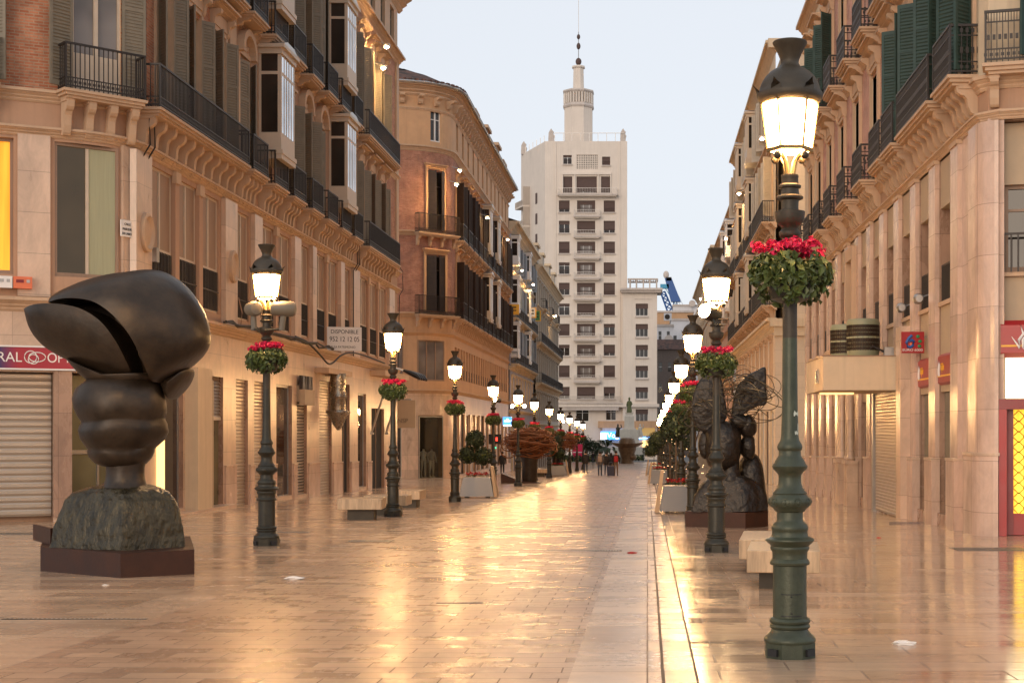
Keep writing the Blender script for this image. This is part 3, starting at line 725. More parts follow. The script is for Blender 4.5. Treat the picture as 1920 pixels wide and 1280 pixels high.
# big corner windows
for k, (a, b) in enumerate(((-2.42, -.95), (-6.0, -3.3))):
    f, g = win_meshes(b - a, 3.15, 'plain', 'wood_brown', 'glass_dim' if k == 0 else 'lit_yellow'); o = A.part('window', f, (a + b) / 2, .0, 5.2); A.part('pane', g, 0, .0, 0, o)
    if k == 0: A.part('blind', MB().box(.05, .67, .16, .18, .075, 3.07, 'curtain_green').box(-.02, .049, .14, .19, .075, 3.07, 'frame_cream'), 0, 0, 0, o)
A.part('pilaster', MB().extrude([(-.09, 4.7), (-.09, 8.45), (.02, 8.45), (.02, 4.7)], 'x', -3.22, -2.52, 'travertine', 4), bent=True)
A.part('pilaster', MB().extrude([(-.09, 4.7), (-.09, 8.45), (.02, 8.45), (.02, 4.7)], 'x', -.85, -.1, 'travertine', 6), bent=True)
# upper windows, shutters, surrounds, bays and balconies
arch = {44.0, 51.7, 54.2}; bays = {46.6, 56.7}
for y in cs + cm + ce:
    u = AY(y)
    for z, h, fl in ((Z2, H2, 2), (Z3, H3, 3)):
        if y in bays:
            f, g = bay_meshes(1.75, .72, 3.35 if fl == 2 else 3.2, 'frame_cream', 'glass_sky'); o = A.part('bay_window', f, u, -.003, z + 1.0); A.part('pane', g, 0, 0, 0, o)
            add_window(A, u, z, W2, .97, 'two')
            continue
        brick = y in cs or y in ce
        sur = 'pediment' if brick else ('arch' if y in arch and fl == 2 else 'lintel')
        if fl == 3 and not brick: sur = 'arch'
        add_window(A, u, z, W2, h, 'french', 'shutter_olive' if brick else 'frame_cream', 'glass_curtain', sur)
        if brick: add_shutters(A, u, z, W2, h, 'shutter_olive', 140, .43)
        else: add_shutters(A, u, z + .02, W2, h - .1, 'shutter_olive', 22 if y in (44.0, 54.2) else 112, .50)
for c in cor:
    for z, h in ((Z2, H2), (Z3, H3)):
        add_window(A, c, z, 1.2, h, 'french', 'frame_cream', 'glass_curtain'); add_shutters(A, c, z, 1.2, h, 'shutter_olive', 150, .58)
for z in (9.5, 14.28):
    bk = 4 if z < 10 else 0
    add_balcony(A, AY(38.7), z, 7.9, .62, 1.05, brackets=11 if bk else 2, bh=.82 if bk else .2, v=.0)
    add_balcony(A, AY(64.8), z, 7.6, .62, 1.05, brackets=11 if bk else 2, bh=.82 if bk else .2)
    for y in (43.9, 46.4, 48.85, 51.5, 54.0, 56.4, 58.8): add_balcony(A, AY(y), z, 1.75, .62, 1.05, brackets=4 if bk else 2, bh=.82 if bk else .2)
    for c in cor: add_balcony(A, c, z, 2.0, .5, 1.05, brackets=4 if bk else 2, bh=.82 if bk else .2)
# shop fronts of the ground floor
def shop(F, a, b, top, kind, z0, v=.22, gm='glass_curtain'):
    u = (a + b) / 2; w_ = b - a; h_ = top - z0
    if kind == 'glass':
        f = MB(); f.box(-w_ / 2, -w_ / 2 + .06, 0, .06, 0, h_, 'metal_grey'); f.box(w_ / 2 - .06, w_ / 2, 0, .06, 0, h_, 'metal_grey'); f.box(-w_ / 2, w_ / 2, .001, .059, 0, .12, 'metal_grey'); f.box(-w_ / 2, w_ / 2, .001, .059, h_ - .08, h_, 'metal_grey')
        o = F.part('shop_window', f, u, v - .1, z0); g = MB(); g.box(-w_ / 2 + .06, w_ / 2 - .06, .02, .035, .12, h_ - .08, gm); F.part('pane', g, 0, 0, 0, o)
    elif kind == 'louvre':
        f = MB(); hz = h_ * .3
        for i in range(12): f.add([(-w_ / 2, -.04, h_ - hz + hz * i / 12), (w_ / 2, -.04, h_ - hz + hz * i / 12), (w_ / 2, .02, h_ - hz + hz * (i + 1) / 12), (-w_ / 2, .02, h_ - hz + hz * (i + 1) / 12)], [(0, 1, 2, 3)], 'metal_roller')
        f.box(-w_ / 2, w_ / 2, -.05, .05, h_ - hz - .1, h_ - hz - .003, 'frame_cream'); F.part('louvre', f, u, v - .1, z0)
        f = MB(); f.box(-w_ / 2, w_ / 2, .02, .04, 0, h_ - hz - .103, gm); F.part('shop_window', f, u, v - .1, z0)
    elif kind == 'roller': roller(F, u, z0, w_, h_, v - .1)
    elif kind == 'grille': roller(F, u, z0, w_, h_ * .86, v - .1, holes=True); F.part('sign_panel', MB().box(-w_ / 2, w_ / 2, -.25, .05, 0, h_ * .14, 'panel_beige'), u, v - .1, z0 + h_ * .86)
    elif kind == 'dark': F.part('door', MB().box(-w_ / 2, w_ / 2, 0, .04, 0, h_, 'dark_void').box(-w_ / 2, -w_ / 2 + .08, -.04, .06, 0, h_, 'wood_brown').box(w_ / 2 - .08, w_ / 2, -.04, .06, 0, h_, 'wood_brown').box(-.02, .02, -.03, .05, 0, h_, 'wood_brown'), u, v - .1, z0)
gl = lambda y: zg(y) - .05
kinds = ['glass', 'louvre', 'roller', 'roller', 'glass', 'grille', 'roller', 'dark', 'glass', 'dark']
for (a, b, c, d), k in zip(g_ops[:10], kinds): shop(A, a, b, d, k, gl(35.1 + (a + b) / 2) + (.1 if k == 'glass' else 0), gm='glass_dark' if k == 'glass' else 'glass_green')
mb = MB()
for i in range(10):   # sills and taller plinths of the piers
    a, b, _, _ = g_ops[i]; z = gl(35.1 + a)
    if kinds[i] in ('glass', 'grille'): A.part('sill', MB().box(a, b, -.02, .32, z, z + .17, 'travertine'))
mb = MB()
for a, b in zip([41.9, 44.5, 46.6, 50.0, 52.2, 56.3, 59.7, 63.2, 67.5], [43.2, 45.2, 47.9, 50.7, 54.2, 58.2, 61.4, 64.4, 71.1]):
    z = gl(a); A.part('plinth', MB().box(AY(a) + .1, AY(b) - .1, -.06, .02, z, z + 1.25, 'marble_pink').box(AY(a) + .08, AY(b) - .08, -.08, .02, z + 1.253, z + 1.30, 'travertine'))
# corner shop: wide roller, fascia, glass door bay
zc = -.42
o = A.part('roller_shutter', (lambda: (lambda m: m)(MB()))().box(0, .01, 0, .01, 0, .01, 'metal_roller'), -3.65, .34, zc) if False else None
roller(A, -5.97, zc, 7.0, 3.35, .34, pitch=.155)
f = MB(); f.box(-1.2, -1.12, 0, .1, 0, 3.3, 'metal_grey'); f.box(-.35, -.29, 0, .08, 0, 3.3, 'metal_grey'); f.box(-1.2, 1.2, 0, .08, 1.45, 1.55, 'metal_grey'); f.box(-1.12, 1.2, .03, .045, 0, 3.3, 'glass_green')
A.part('shop_door', f, -.85, .4, zc)
A.part('pier', MB().box(-.2, .2, -.10, .3, zc, 3.0, 'marble_tan_shaded'), -2.25, 0, 0)
A.part('column', MB().box(AY(38.45), AY(39.7), -.35, .1, gl(39), 3.3, 'plaster_cream').box(AY(39.75), AY(40.0), -.3, .1, gl(39), 3.0, 'panel_beige'))
A.part('glow_strip', MB().box(AY(36.2), AY(36.6), -.08, .1, gl(36), 3.0, 'lit_window_warm'), 0, 0, 0)  # lit yellow strip by the door, its light put in as emission
A.part('sill', MB().box(AY(35.4), AY(41.9), -.4, .1, gl(39) - .2, gl(39) + .12, 'travertine'))
# awning-like box over the door and metal canopy near the far end
A.part('canopy', MB().box(AY(53.4), AY(57.6), -.55, .05, 3.75, 3.95, 'plaster_trim').box(AY(64.0), AY(70.4), -.7, .05, 4.05, 4.3, 'plaster_trim'))
# medallions, plaque, cables on the wall
for y in (35.0, 42.3):
    k = MB(); k.lathe([(.42, 0), (.42, .1), (.36, .13), (.30, .08), (.28, .06), (.0, .09)], 'plaster_trim', 20); k.map(lambda x, q, z: (x * .85, -z - .14, q * 1.15)); A.part('medallion', k, AY(y), 0, 6.45)

mb = MB()
pts = [(AY(41.0 + i * .7), -.30 - .03 * math.sin(i * 1.7), 4.72 + .05 * math.sin(i * 2.1) + random.uniform(-.03, .05)) for i in range(22)]
mb.tube(pts, .04, 'cable', 6); mb.tube([(x, y - .05, z + .03) for x, y, z in pts[::2]], .03, 'cable', 5)
mb.tube(smooth_path([(AY(49.5), -.25, 4.85), (AY(51.0), -.3, 4.75), (AY(52.2), -.45, 4.4), (AY(53.4), -.5, 4.1), (AY(54.6), -.45, 4.2), (AY(56.2), -.4, 4.55), (AY(58), -.4, 4.75), (AY(61), -.35, 4.8), (AY(66), -.3, 4.7)]), .035, 'cable', 6)
for y in (34.9, 35.25, 59.9, 60.25, 71.0): mb.tube([(AY(y), -.12 if y < 71 else -.06, 4.7), (AY(y), -.12, 8.3), (AY(y), -.30, 8.6), (AY(y), -.28, 9.2), (AY(y), -.3, 9.5), (AY(y), -.06, 9.8), (AY(y), -.06, 19)], .022, 'cable', 5)
for y, l in ((43.0, .9), (45.2, .8), (45.8, .7)): mb.tube([(AY(y), -.2, 4.7), (AY(y) + .1, -.22, 4.7 + l * .5), (AY(y) - .05, -.15, 4.7 + l)], .02, 'wood_brown', 5)
A.part('cable', mb)
A.part('cable_box', MB().box(-.1, .1, -.25, -.05, 5.8, 6.15, 'metal_grey').tube([(0, -.15, 4.7), (0, -.15, 5.8)], .06, 'cable', 6), AY(35.6), 0, 0)

# ================================================================== generic street house
def house(F, u1, spec):
    """straight facade from local x 0 to u1"""
    zb0 = spec.get('base', -4)
    u0 = spec.get('u0', 0.0); du = .4 if F.bend else None
    for (za, zb_, mat, ops_, dep) in spec['bands']:
        F.part('wall', panel(MB(), u0, u1, za, zb_, ops_, dep, mat, spec.get('rev', mat), du=du), bent=bool(F.bend))
    for z, h, p, mat in spec['cornices']:
        mb = MB(); cornice(mb, u0 - .02, u1 + spec.get('over', .02), z, h, p, mat, max(1, int((u1 - u0) / .4)) if F.bend else 1); F.part('cornice', mb, bent=bool(F.bend))

# ================================================================== left orange corner building with brick front
B = Facade('corner_building', 'orange and brick corner block with tiled roof and rounded corner, second on the left', -12.75, 93.5, R(90))
B.bend, B.rot = make_bend(0, -1, 3.0, R(75))
BY = lambda y: y - 93.5; BE = BY(130.5); BU = -16.0
yc = [95.3 + 2.95 * i for i in range(12)]
cc = [-2.35, -9.0]
o2 = [(BY(y) - .62, BY(y) + .62, 9.25, 12.75) for y in yc] + [(c - .75, c + .75, 9.25, 12.75) for c in cc]
o3 = [(BY(y) - .62, BY(y) + .62, 14.45, 18.0) for y in yc] + [(c - .62, c + .62, 14.45, 18.2) for c in cc]
oa = [(BY(y) - .45, BY(y) + .45, 20.25, 22.0) for y in yc] + [(-2.3 - .42, -2.3 + .42, 20.1, 22.1)]
om = [(BY(y) - .5 + d, BY(y) + .5 + d, 5.0, 7.1) for y in yc for d in (-.72, .72)] + [(-3.6, -1.6, 4.75, 7.35), (-7.2, -4.5, 4.75, 7.35)]
og = [(BY(y) - 1.05, BY(y) + 1.05, -4, 2.7) for y in yc] + [(-3.55, -1.75, -4, 2.55), (-7.8, -4.6, -4, 2.5)]
house(B, BE, dict(u0=BU, bands=[(-4, 4.1, 'travertine', og, .5), (4.1, 8.8, 'plaster_ochre', om, .25), (8.8, 19.6, 'brick_dull', o2 + o3, .25), (19.6, 23.0, 'plaster_ochre', oa, .3)], rev='plaster_ochre',
      cornices=[(3.95, .25, .28, 'plaster_trim'), (7.65, .2, .15, 'plaster_ochre'), (8.75, .35, .3, 'plaster_trim'), (14.0, .3, .25, 'plaster_trim'), (19.4, .35, .25, 'plaster_trim'), (22.0, .15, .1, 'plaster_trim'), (22.9, .75, .75, 'plaster_trim')]))
bk_ = MB().extrude([(y * .62, z) for y, z in console_prof(.55, 1.0)], 'x', -.15, .15, 'plaster_trim').mesh('bracket')
for i in range(46): B.part('bracket', bk_, -14.85 + i * 1.14, 0, 22.9)
mb = MB(); n = 60; vs = []; fs = []
for i in range(n + 1):
    u = BU + (BE - BU) * i / n; vs += [(u, -.72, 23.68), (u, 1.6, 24.75), (u, 4.2, 25.6)]
for i in range(n): 
    for k in (0, 1): fs.append((3 * i + k, 3 * i + 3 + k, 3 * i + 4 + k, 3 * i + 1 + k))
mb.add(vs, fs, 'roof_tile')
for i in range(150): u = BU + .1 + (BE - BU) * i / 150; mb.box(u, u + .2, -.86, -.5, 23.66, 23.8, 'roof_tile')
mb.tube([(u_ * .01 * (BE - BU) + BU, -.84, 23.6) for u_ in range(0, 101, 2)], .09, 'metal_grey', 6)
B.part('roof', mb, bent=True)
for u, w_, h_ in ((12.5, 2.2, .7), (20.5, 2.4, 1.2), (28.5, 2.4, 1.4), (33, 2.6, .8)):
    B.part('dormer', MB().box(u, u + w_, .2, 1.3, 23.9, 24.6 + h_, 'plaster_ochre').box(u - .15, u + w_ + .15, .0, 1.5, 24.603 + h_, 24.85 + h_, 'plaster_trim'))
mb = MB(); mb.box(.0, BE, .55, 14, -4, 23.5, 'plaster_ochre'); panel(mb, BU, 0, -4, 23.5, [], .1, 'plaster_ochre', du=.4, v=.6); B.part('wall', mb.map(B.bend))
for i, y in enumerate(yc):
    u = BY(y)
    for z, h in ((9.25, 3.5), (14.45, 3.55)):
        if i in (5, 7): 
            f, g = bay_meshes(1.75, .7, 3.4, 'frame_cream', 'glass_sky'); o = B.part('bay_window', f, u, -.003, z + .95); B.part('pane', g, 0, 0, 0, o); continue
        add_window(B, u, z, 1.24, h, 'french', 'shutter_brown', 'glass_dark', 'pediment', 'plaster_ochre'); add_shutters(B, u, z, 1.24, h, 'shutter_brown', 115, .6)
    add_window(B, u, 20.25, .9, 1.75, 'two', 'frame_cream')
    for d in (-.72, .72): add_window(B, u + d, 5.0, 1.0, 2.1, 'mezz', 'wood_brown')
    for z, bk in ((8.95, 3), (14.15, 3)): add_balcony(B, u, z, 2.3, .62, 1.1, 'plaster_trim', 'iron_dark', bk, .6)
    shop(B, u - 1.05, u + 1.05, 2.7, ('glass', 'dark', 'glass', 'roller')[i % 4], gl(y))
for z, h in ((9.25, 3.5), (14.45, 3.75)):
    add_window(B, -2.35, z, 1.5 if z < 10 else 1.24, h, 'french', 'shutter_brown', 'glass_dark', 'lintel', 'plaster_ochre'); add_shutters(B, -2.35, z, 1.5, h, 'shutter_brown', 20, .7)
    add_balcony(B, -2.35, z - .3, 3.3, .5, 1.2, 'plaster_trim', 'iron_dark', 4, .6)
add_window(B, -2.3, 20.1, .84, 2.0, 'two', 'frame_white')
for a, b in ((-3.6, -1.6), (-7.2, -4.5)): add_window(B, (a + b) / 2, 4.75, b - a, 2.6, 'three', 'wood_brown', 'glass_curtain')
for a, b in ((-3.55, -1.75), (-7.8, -4.6)): shop(B, a, b, 2.5, 'glass', gl(93), v=.12, gm='clear_glass' if a > -4 else 'glass_dark')
B.part('shop_interior', MB().box(-.88, .88, .46, .5, gl(93), 2.5, 'glass_dark').box(-.88, .88, .15, .45, gl(93), gl(93) + .14, 'wood_brown'), -2.65)
B.part('sill', MB().box(-.1, BE, -.2, .0, -2.2, -1.4, 'travertine'), 0, 0, 0)
mb = MB()
for d in range(3): mb.box(-5 + d * .28, -4.9 + d * .28, -1.1, -.1, 4.2, 4.5, 'paint_black')
# ================================================================== further left houses
C = Facade('town_house', 'lavender plaster house with grey shutters behind the lit blue pharmacy sign', -12.8, 132, R(90))
def simple_rows(F, ucs, rows, fm, shm, sur, smat, gm='glass_dark', bal=None, baymod=None):
    for i, u in enumerate(ucs):
        for k, (z, w_, h) in enumerate(rows):
            if baymod and i in baymod and k > 0:
                f, g = bay_meshes(1.8, .7, h, fm, 'glass_sky'); o = F.part('bay_window', f, u, -.003, z + .5); F.part('pane', g, 0, 0, 0, o); continue
            add_window(F, u, z, w_, h, 'french', fm, gm, sur, smat)
            if shm and k > 0: add_shutters(F, u, z, w_, h, shm, 125, .55)
UC = [2.2 + 3.3 * i for i in range(8)]
CE = 27.5
house(C, CE, dict(bands=[(-5, 3.3, 'plaster_lavender', [(u - 1.1, u + 1.1, -5, 2.2) for u in UC], .4), (3.3, 7.4, 'plaster_lavender', [(u - .55, u + .55, 4.0, 6.4) for u in UC], .3), (7.4, 20.2, 'plaster_lavender', [(u - .6, u + .6, z, z + h) for u in UC for z, h in ((8.2, 3.0), (12.5, 3.0), (16.9, 2.4))], .3)], rev='plaster_cream',
      cornices=[(3.2, .3, .3, 'plaster_cream'), (7.2, .4, .35, 'plaster_cream'), (11.8, .3, .3, 'plaster_cream'), (16.2, .3, .25, 'plaster_cream'), (20.0, 1.0, .9, 'plaster_cream')]))
simple_rows(C, UC, [(4.0, 1.1, 2.4), (8.2, 1.2, 3.0), (12.5, 1.2, 3.0), (16.9, 1.2, 2.4)], 'frame_white', 'shutter_blue', 'lintel', 'plaster_cream', 'glass_curtain', baymod={0, 4})
for i, u in enumerate(UC): shop(C, u - 1.1, u + 1.1, 2.2, ('glass', 'dark')[i % 2], gl(132 + u))
for z in (7.85, 12.15): 
    for a in range(3): add_balcony(C, 5.2 + a * 8.6, z, 8.0, .65, 1.05, 'plaster_cream', 'iron_dark', 5, .5)
core(C, 0, CE, -5, 20.5, .5, 14, 'plaster_lavender'); C.part('roof', MB().extrude([(-.8, 21.0), (6, 23.2), (13, 21.0)], 'x', 0, CE, 'roof_tile'))
D = Facade('town_house', 'grey stone house with long iron balconies beside the white tower', -12.6, 160.5, R(90))
DE = 41; UD = [2.2 + 3.3 * i for i in range(12)]
house(D, DE, dict(bands=[(-5, 6.4, 'plaster_stone', [(u - 1.2, u + 1.2, -5, 1.5) for u in UD] + [(u - .5, u + .5, 2.8, 5.6) for u in UD], .35), (6.4, 19.6, 'plaster_stone', [(u - .6, u + .6, z, z + h) for u in UD for z, h in ((7.2, 3.2), (11.7, 3.2), (16.1, 2.4))], .3)], rev='plaster_stone',
      cornices=[(2.0, .3, .3, 'plaster_cream'), (6.2, .6, .35, 'plaster_cream'), (10.8, .5, .3, 'plaster_cream'), (15.4, .4, .3, 'plaster_cream'), (19.4, .9, .8, 'plaster_cream')]))
simple_rows(D, UD, [(2.8, 1.0, 2.8), (7.2, 1.2, 3.2), (11.7, 1.2, 3.2), (16.1, 1.2, 2.4)], 'frame_cream', None, 'lintel', 'plaster_stone')
for i, u in enumerate(UD): shop(D, u - 1.2, u + 1.2, 1.5, 'dark', gl(160 + u))
for z in (7.0, 11.55):
    for a in range(4): add_balcony(D, 5.1 + a * 10.2, z, 9.6, .7, 1.1, 'plaster_cream', 'iron_dark', 6, .5, spacing=.16)
for a in range(3): add_balcony(D, 8 + a * 12, 15.9, 3.0, .7, 1.1, 'plaster_cream', 'iron_dark', 3, .5, spacing=.16)
core(D, 0, DE, -5, 19.8, .5, 14, 'plaster_stone')
mb = MB(); mb.box(0, DE, .1, 13, 20.3, 20.6, 'plaster_stone')
for u, w_ in ((0, 3.0), (9, 2.4), (20, 3), (30, 2.6)): mb.box(u, u + w_, -.1, 2, 20.603, 22.4, 'plaster_stone'); mb.box(u - .2, u + w_ + .2, -.3, 2.2, 22.403, 22.7, 'plaster_cream')
D.part('roof', mb)
# ================================================================== near right building
E = Facade('corner_building', 'pink brick building with green shutters and tall stone piers, nearest on the right', 6.55, 59.0, R(-90))
EY = lambda y: 59.0 - y
EC = EY(28.0)
E.bend, E.rot = make_bend(EC, 1, .4, R(75))
EU = EC + 9.5
bal = [28.95, 35.6, 37.6, 40.7, 44.1, 47.5, 50.6, 53.7, 56.4]; win = [29.0, 31.3, 33.3, 35.6, 37.6, 40.7, 44.1, 47.5, 50.6, 53.7, 56.4]
cnr = [EC + 1.9, EC + 5.0]
eo = [(EY(y) - .58, EY(y) + .58, z, z + h) for y in win for z, h in ((8.72, 3.05), (13.0, 3.2))] + [(c - .62, c + .62, z, z + h) for c in cnr for z, h in ((8.72, 3.05), (13.0, 3.2))]
gp = [29.95 + 2.33 * i for i in range(13)]       # pier centres
bays_ = [(gp[i] + .36, gp[i + 1] - .36) for i in range(12)]
eg = [(EY(b), EY(a), -3, 7.62) for a, b in bays_] + [(EC + .6, EC + 3.6, -3, 7.62), (EC + 4.4, EC + 8.4, -3, 7.62)]
house(E, EU, dict(bands=[(-3, 7.7, 'marble_pink', eg, .75), (7.7, 8.35, 'plaster_peach', [], .1), (8.35, 17.9, 'brick_pink', eo, .3), (17.9, 22.1, 'plaster_peach', [(EY(y) - .5, EY(y) + .5, 18.9, 21.2) for y in win], .3)], rev='marble_tan_shaded',
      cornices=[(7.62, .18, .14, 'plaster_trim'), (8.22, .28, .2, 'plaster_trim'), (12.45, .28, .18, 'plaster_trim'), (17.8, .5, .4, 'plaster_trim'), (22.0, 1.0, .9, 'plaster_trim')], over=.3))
core(E, 0, EY(30), -3, 22.3, .8, 13, 'plaster_peach')
mb = MB(); panel(mb, EY(31), EU, -3, 22.3, [], .1, 'plaster_peach', du=.4, v=.85); E.part('wall', mb.map(E.bend)); E.part('roof', MB().box(0, EY(30), 0, 13, 22.9, 23.1, 'roof_tile'))
mb = MB(); panel(mb, EY(32.3), EU, 8.36, 17.89, eo, .3, 'plaster_cream', du=.35, v=-.02); E.part('wall', mb.map(E.bend)); mb = MB(); panel(mb, 0, EY(53.0), 8.36, 17.89, [o for o in eo if o[1] < EY(53)], .3, 'plaster_cream', v=-.02); E.part('wall', mb.map(E.bend))
for i, y in enumerate(win):
    for z, h in ((8.72, 3.05), (13.0, 3.2)):
        add_window(E, EY(y), z, 1.16, h, 'french', 'frame_cream' if i > 4 else 'shutter_green', 'glass_dark', 'pediment', 'plaster_trim', v=-.02)
        if i in (0, 1, 2, 3) or (z > 10 and i in (8, 9, 10)): add_shutters(E, EY(y), z, 1.16, h, 'shutter_green', 130, .5, v=-.05)
    add_window(E, EY(y), 18.9, 1.0, 2.3, 'two', 'shutter_green')
for c in cnr:
    for z, h in ((8.72, 3.05), (13.0, 3.2)):
        add_window(E, c, z, 1.24, h, 'french', 'frame_cream', 'glass_dark'); add_shutters(E, c, z, 1.24, h, 'shutter_green', 140, .6, v=-.03)
for z, b4, bh in ((8.62, 4, .56), (12.9, 2, .2)):
    add_balcony(E, EY(32.25), z, 3.9, .62, .98, 'plaster_trim', 'iron_dark', 7 if b4 == 4 else 2, bh, 'rich')
    for y in bal:
        add_balcony(E, EY(y), z, 1.75, .62, .98, 'plaster_trim', 'iron_dark', b4, bh, 'rich')
    add_balcony(E, EC + 1.85, z, 3.3, .5, .98, 'plaster_trim', 'iron_dark', 4, bh, 'rich')
# piers: plinth and bands, recess panels, grilles, shop glass
for y in gp:
    E.part('pilaster', MB().box(-.36, .36, -.10, .0, 3.3 if 35.5 < y < 39 else -2, 7.55, 'marble_pink').box(-.38, .38, -.13, .0, 7.553, 7.64, 'plaster_trim'), EY(y))
    if not (35.0 < y < 39.6): E.part('plinth', MB().box(-.42, .42, -.19, .0, gl(y) - .1, gl(y) + 1.5, 'marble_pink').box(-.43, .43, -.20, .0, gl(y) + 1.503, gl(y) + 1.56, 'travertine'), EY(y))

mb = MB(); mb.extrude([(-.10, -2), (-.10, 7.6), (.02, 7.6), (.02, -2)], 'x', EC - .62, EC + .5, 'marble_pink', 18); E.part('pilaster', mb, bent=True)
mb = MB(); mb.extrude([(-.18, -2), (-.18, 1.1), (.02, 1.1), (.02, -2)], 'x', EC - .68, EC + .5, 'marble_pink', 18); mb.extrude([(-.2, 1.103), (-.2, 1.16), (.02, 1.16), (.02, 1.103)], 'x', EC - .70, EC + .52, 'travertine', 18); E.part('plinth', mb, bent=True)
E.part('pilaster', MB().box(-.4, .4, -.14, .02, -2, 7.6, 'marble_pink'), EC + 4.0, 0, 0)
for i, (a, b) in enumerate(bays_):
    u = EY((a + b) / 2); w_ = b - a
    E.part('panel', MB().box(-w_ / 2, w_ / 2, .03, .5, 6.55, 7.6, 'panel_beige'), u); E.part('panel', MB().box(-w_ / 2, w_ / 2, .03, .5, 2.45, 4.35, 'panel_beige').box(-w_ / 2, w_ / 2, -.03, .5, 4.353, 4.45, 'plaster_trim'), u)
    add_window(E, u, 4.46, w_, 2.05, 'two', 'wood_brown', 'glass_dark', v=.3)
    gr = MB(); n = int(w_ / .1)
    for k in range(n + 1): x = -w_ / 2 + w_ * k / n; gr.box(x - .014, x + .014, .05, .075, 4.46, 5.25, 'iron_dark')
    gr.box(-w_ / 2, w_ / 2, .048, .08, 5.25, 5.29, 'iron_dark'); E.part('window_grille', gr, u)
    if not (2 <= i <= 4):
        f = MB(); f.box(-w_ / 2, w_ / 2, .12, .14, gl(a) + .3, 2.45, 'glass_green'); E.part('shop_window', f, u); f = MB(); f.box(-w_ / 2, w_ / 2, -.06, .55, gl(a) - .2, gl(a) + .3, 'marble_tan_shaded'); f.box(-.02, .02, .07, .12, gl(a) + .3, 2.45, 'metal_grey'); E.part('sill', f, u)
for c, w_ in ((EC + 2.1, 3.0), (EC + 6.4, 4.0)):
    E.part('panel', MB().box(-w_ / 2, w_ / 2, .3, .5, 6.4, 7.6, 'panel_beige'), c); E.part('panel', MB().box(-w_ / 2, w_ / 2, .3, .5, 3.25, 4.6, 'panel_beige').box(-w_ / 2, w_ / 2, .2, .5, 4.603, 4.68, 'plaster_trim'), c)
    add_window(E, c, 4.7, w_, 1.7, 'two', 'wood_brown', 'glass_dark', v=.3)
    gr = MB(); n = int(w_ / .13)
    for k in range(n + 1): x = -w_ / 2 + w_ * k / n; gr.box(x - .016, x + .016, .12, .15, 4.68, 5.4, 'iron_dark')
    gr.box(-w_ / 2, w_ / 2, .115, .155, 5.4, 5.44, 'iron_dark'); E.part('window_grille', gr, c)
# bank door: red frame with pierced yellow screen and lit panel above
c = EC + 1.95; zd = -.45
f = MB(); f.box(-1.45, -1.30, -.1, .45, zd, 2.0, 'paint_red'); f.box(1.1, 1.45, -.1, .45, zd, 2.0, 'paint_red'); f.box(-1.45, 1.45, -.1, .45, 2.003, 2.2, 'paint_red_dark'); f.box(-1.18, 1.1, .3, .45, zd, zd + .42, 'paint_red'); f.box(-1.30, -1.18, .25, .45, zd, 2.0, 'paint_red_dark')
o = E.part('door', f, c); g = MB(); g.box(-1.18, 1.1, .36, .40, zd + .42, 2.0, 'lit_door_yellow'); E.part('pane', g, 0, 0, 0, o)
g = MB(); p = .2
for i in range(12):
    for j in range(13):
        x, z = -1.18 + .1 + p * i, zd + .42 + .1 + p * j
        if x > 1.05 or z > 1.97: continue
        pts = []
        for k in range(16):
            a = 2 * math.pi * k / 16; r = .112 if k % 4 == 0 else (.078 if k % 2 == 0 else .088); pts.append((x + r * math.cos(a), .34, z + r * math.sin(a)))
        g.tube(pts, .008, 'paint_red_dark', 4, closed=True)
E.part('screen', g, 0, 0, 0, o)
E.part('light_panel', MB().box(-1.33, 1.3, .3, .34, 2.22, 3.18, 'lit_sign_white'), c)
# moulded stone doorway beside the canopy and its roller
mb = MB()
for d in (-1.15, -.75, .75, 1.15):
    mb.box(d - .16, d + .16, -.34, .0, gl(45), gl(45) + 1.35, 'travertine'); mb.box(d - .2, d + .2, -.4, .0, gl(45) + 1.353, gl(45) + 1.47, 'travertine'); mb.lathe([(.13, gl(45) + 1.47), (.16, gl(45) + 1.52), (.11, gl(45) + 1.6), (.10, 3.2), (.15, 3.35)], 'travertine', 12, (d, -.2, 0))
mb.box(-1.5, 1.5, -.36, .0, 3.35, 3.6, 'travertine'); mb.extrude([(y, z + 3.6) for y, z in cornice_prof(.55, .65)], 'x', -1.6, 1.6, 'plaster_trim')
mb.box(-.75, -.6, -.12, .1, 4.2, 6.897, 'plaster_trim'); mb.box(.6, .75, -.12, .1, 4.2, 6.897, 'plaster_trim'); mb.box(-.75, .75, -.12, .1, 6.9, 7.3, 'plaster_trim')
E.part('doorway', mb, EY(44.75), -.12)
E.part('door', MB().box(-.6, .6, .2, .25, gl(45), 3.3, 'wood_brown'), EY(44.75))
roller(E, EY(37.35), gl(37.4) + .08, 3.5, 3.15, -.26, pitch=.085); E.part('wall', MB().box(EY(39.3), EY(35.4), -.22, .1, -1, 2.6, 'marble_tan_shaded'))
E.part('pier', MB().box(-.12, .12, -.32, .3, -1, 2.6, 'metal_grey').box(-.5, -.13, -.26, .3, -1, 2.6, 'dark_void'), EY(39.45))  # grey pillar, plus a black box painting in the dark gap beside it
E.part('wall_panel', MB().box(EY(41.6), EY(35.3), .12, .6, 2.5, 4.3, 'plaster_cream').box(EY(35.5), EY(34.9), -.35, .3, gl(35), 4.15, 'travertine'))
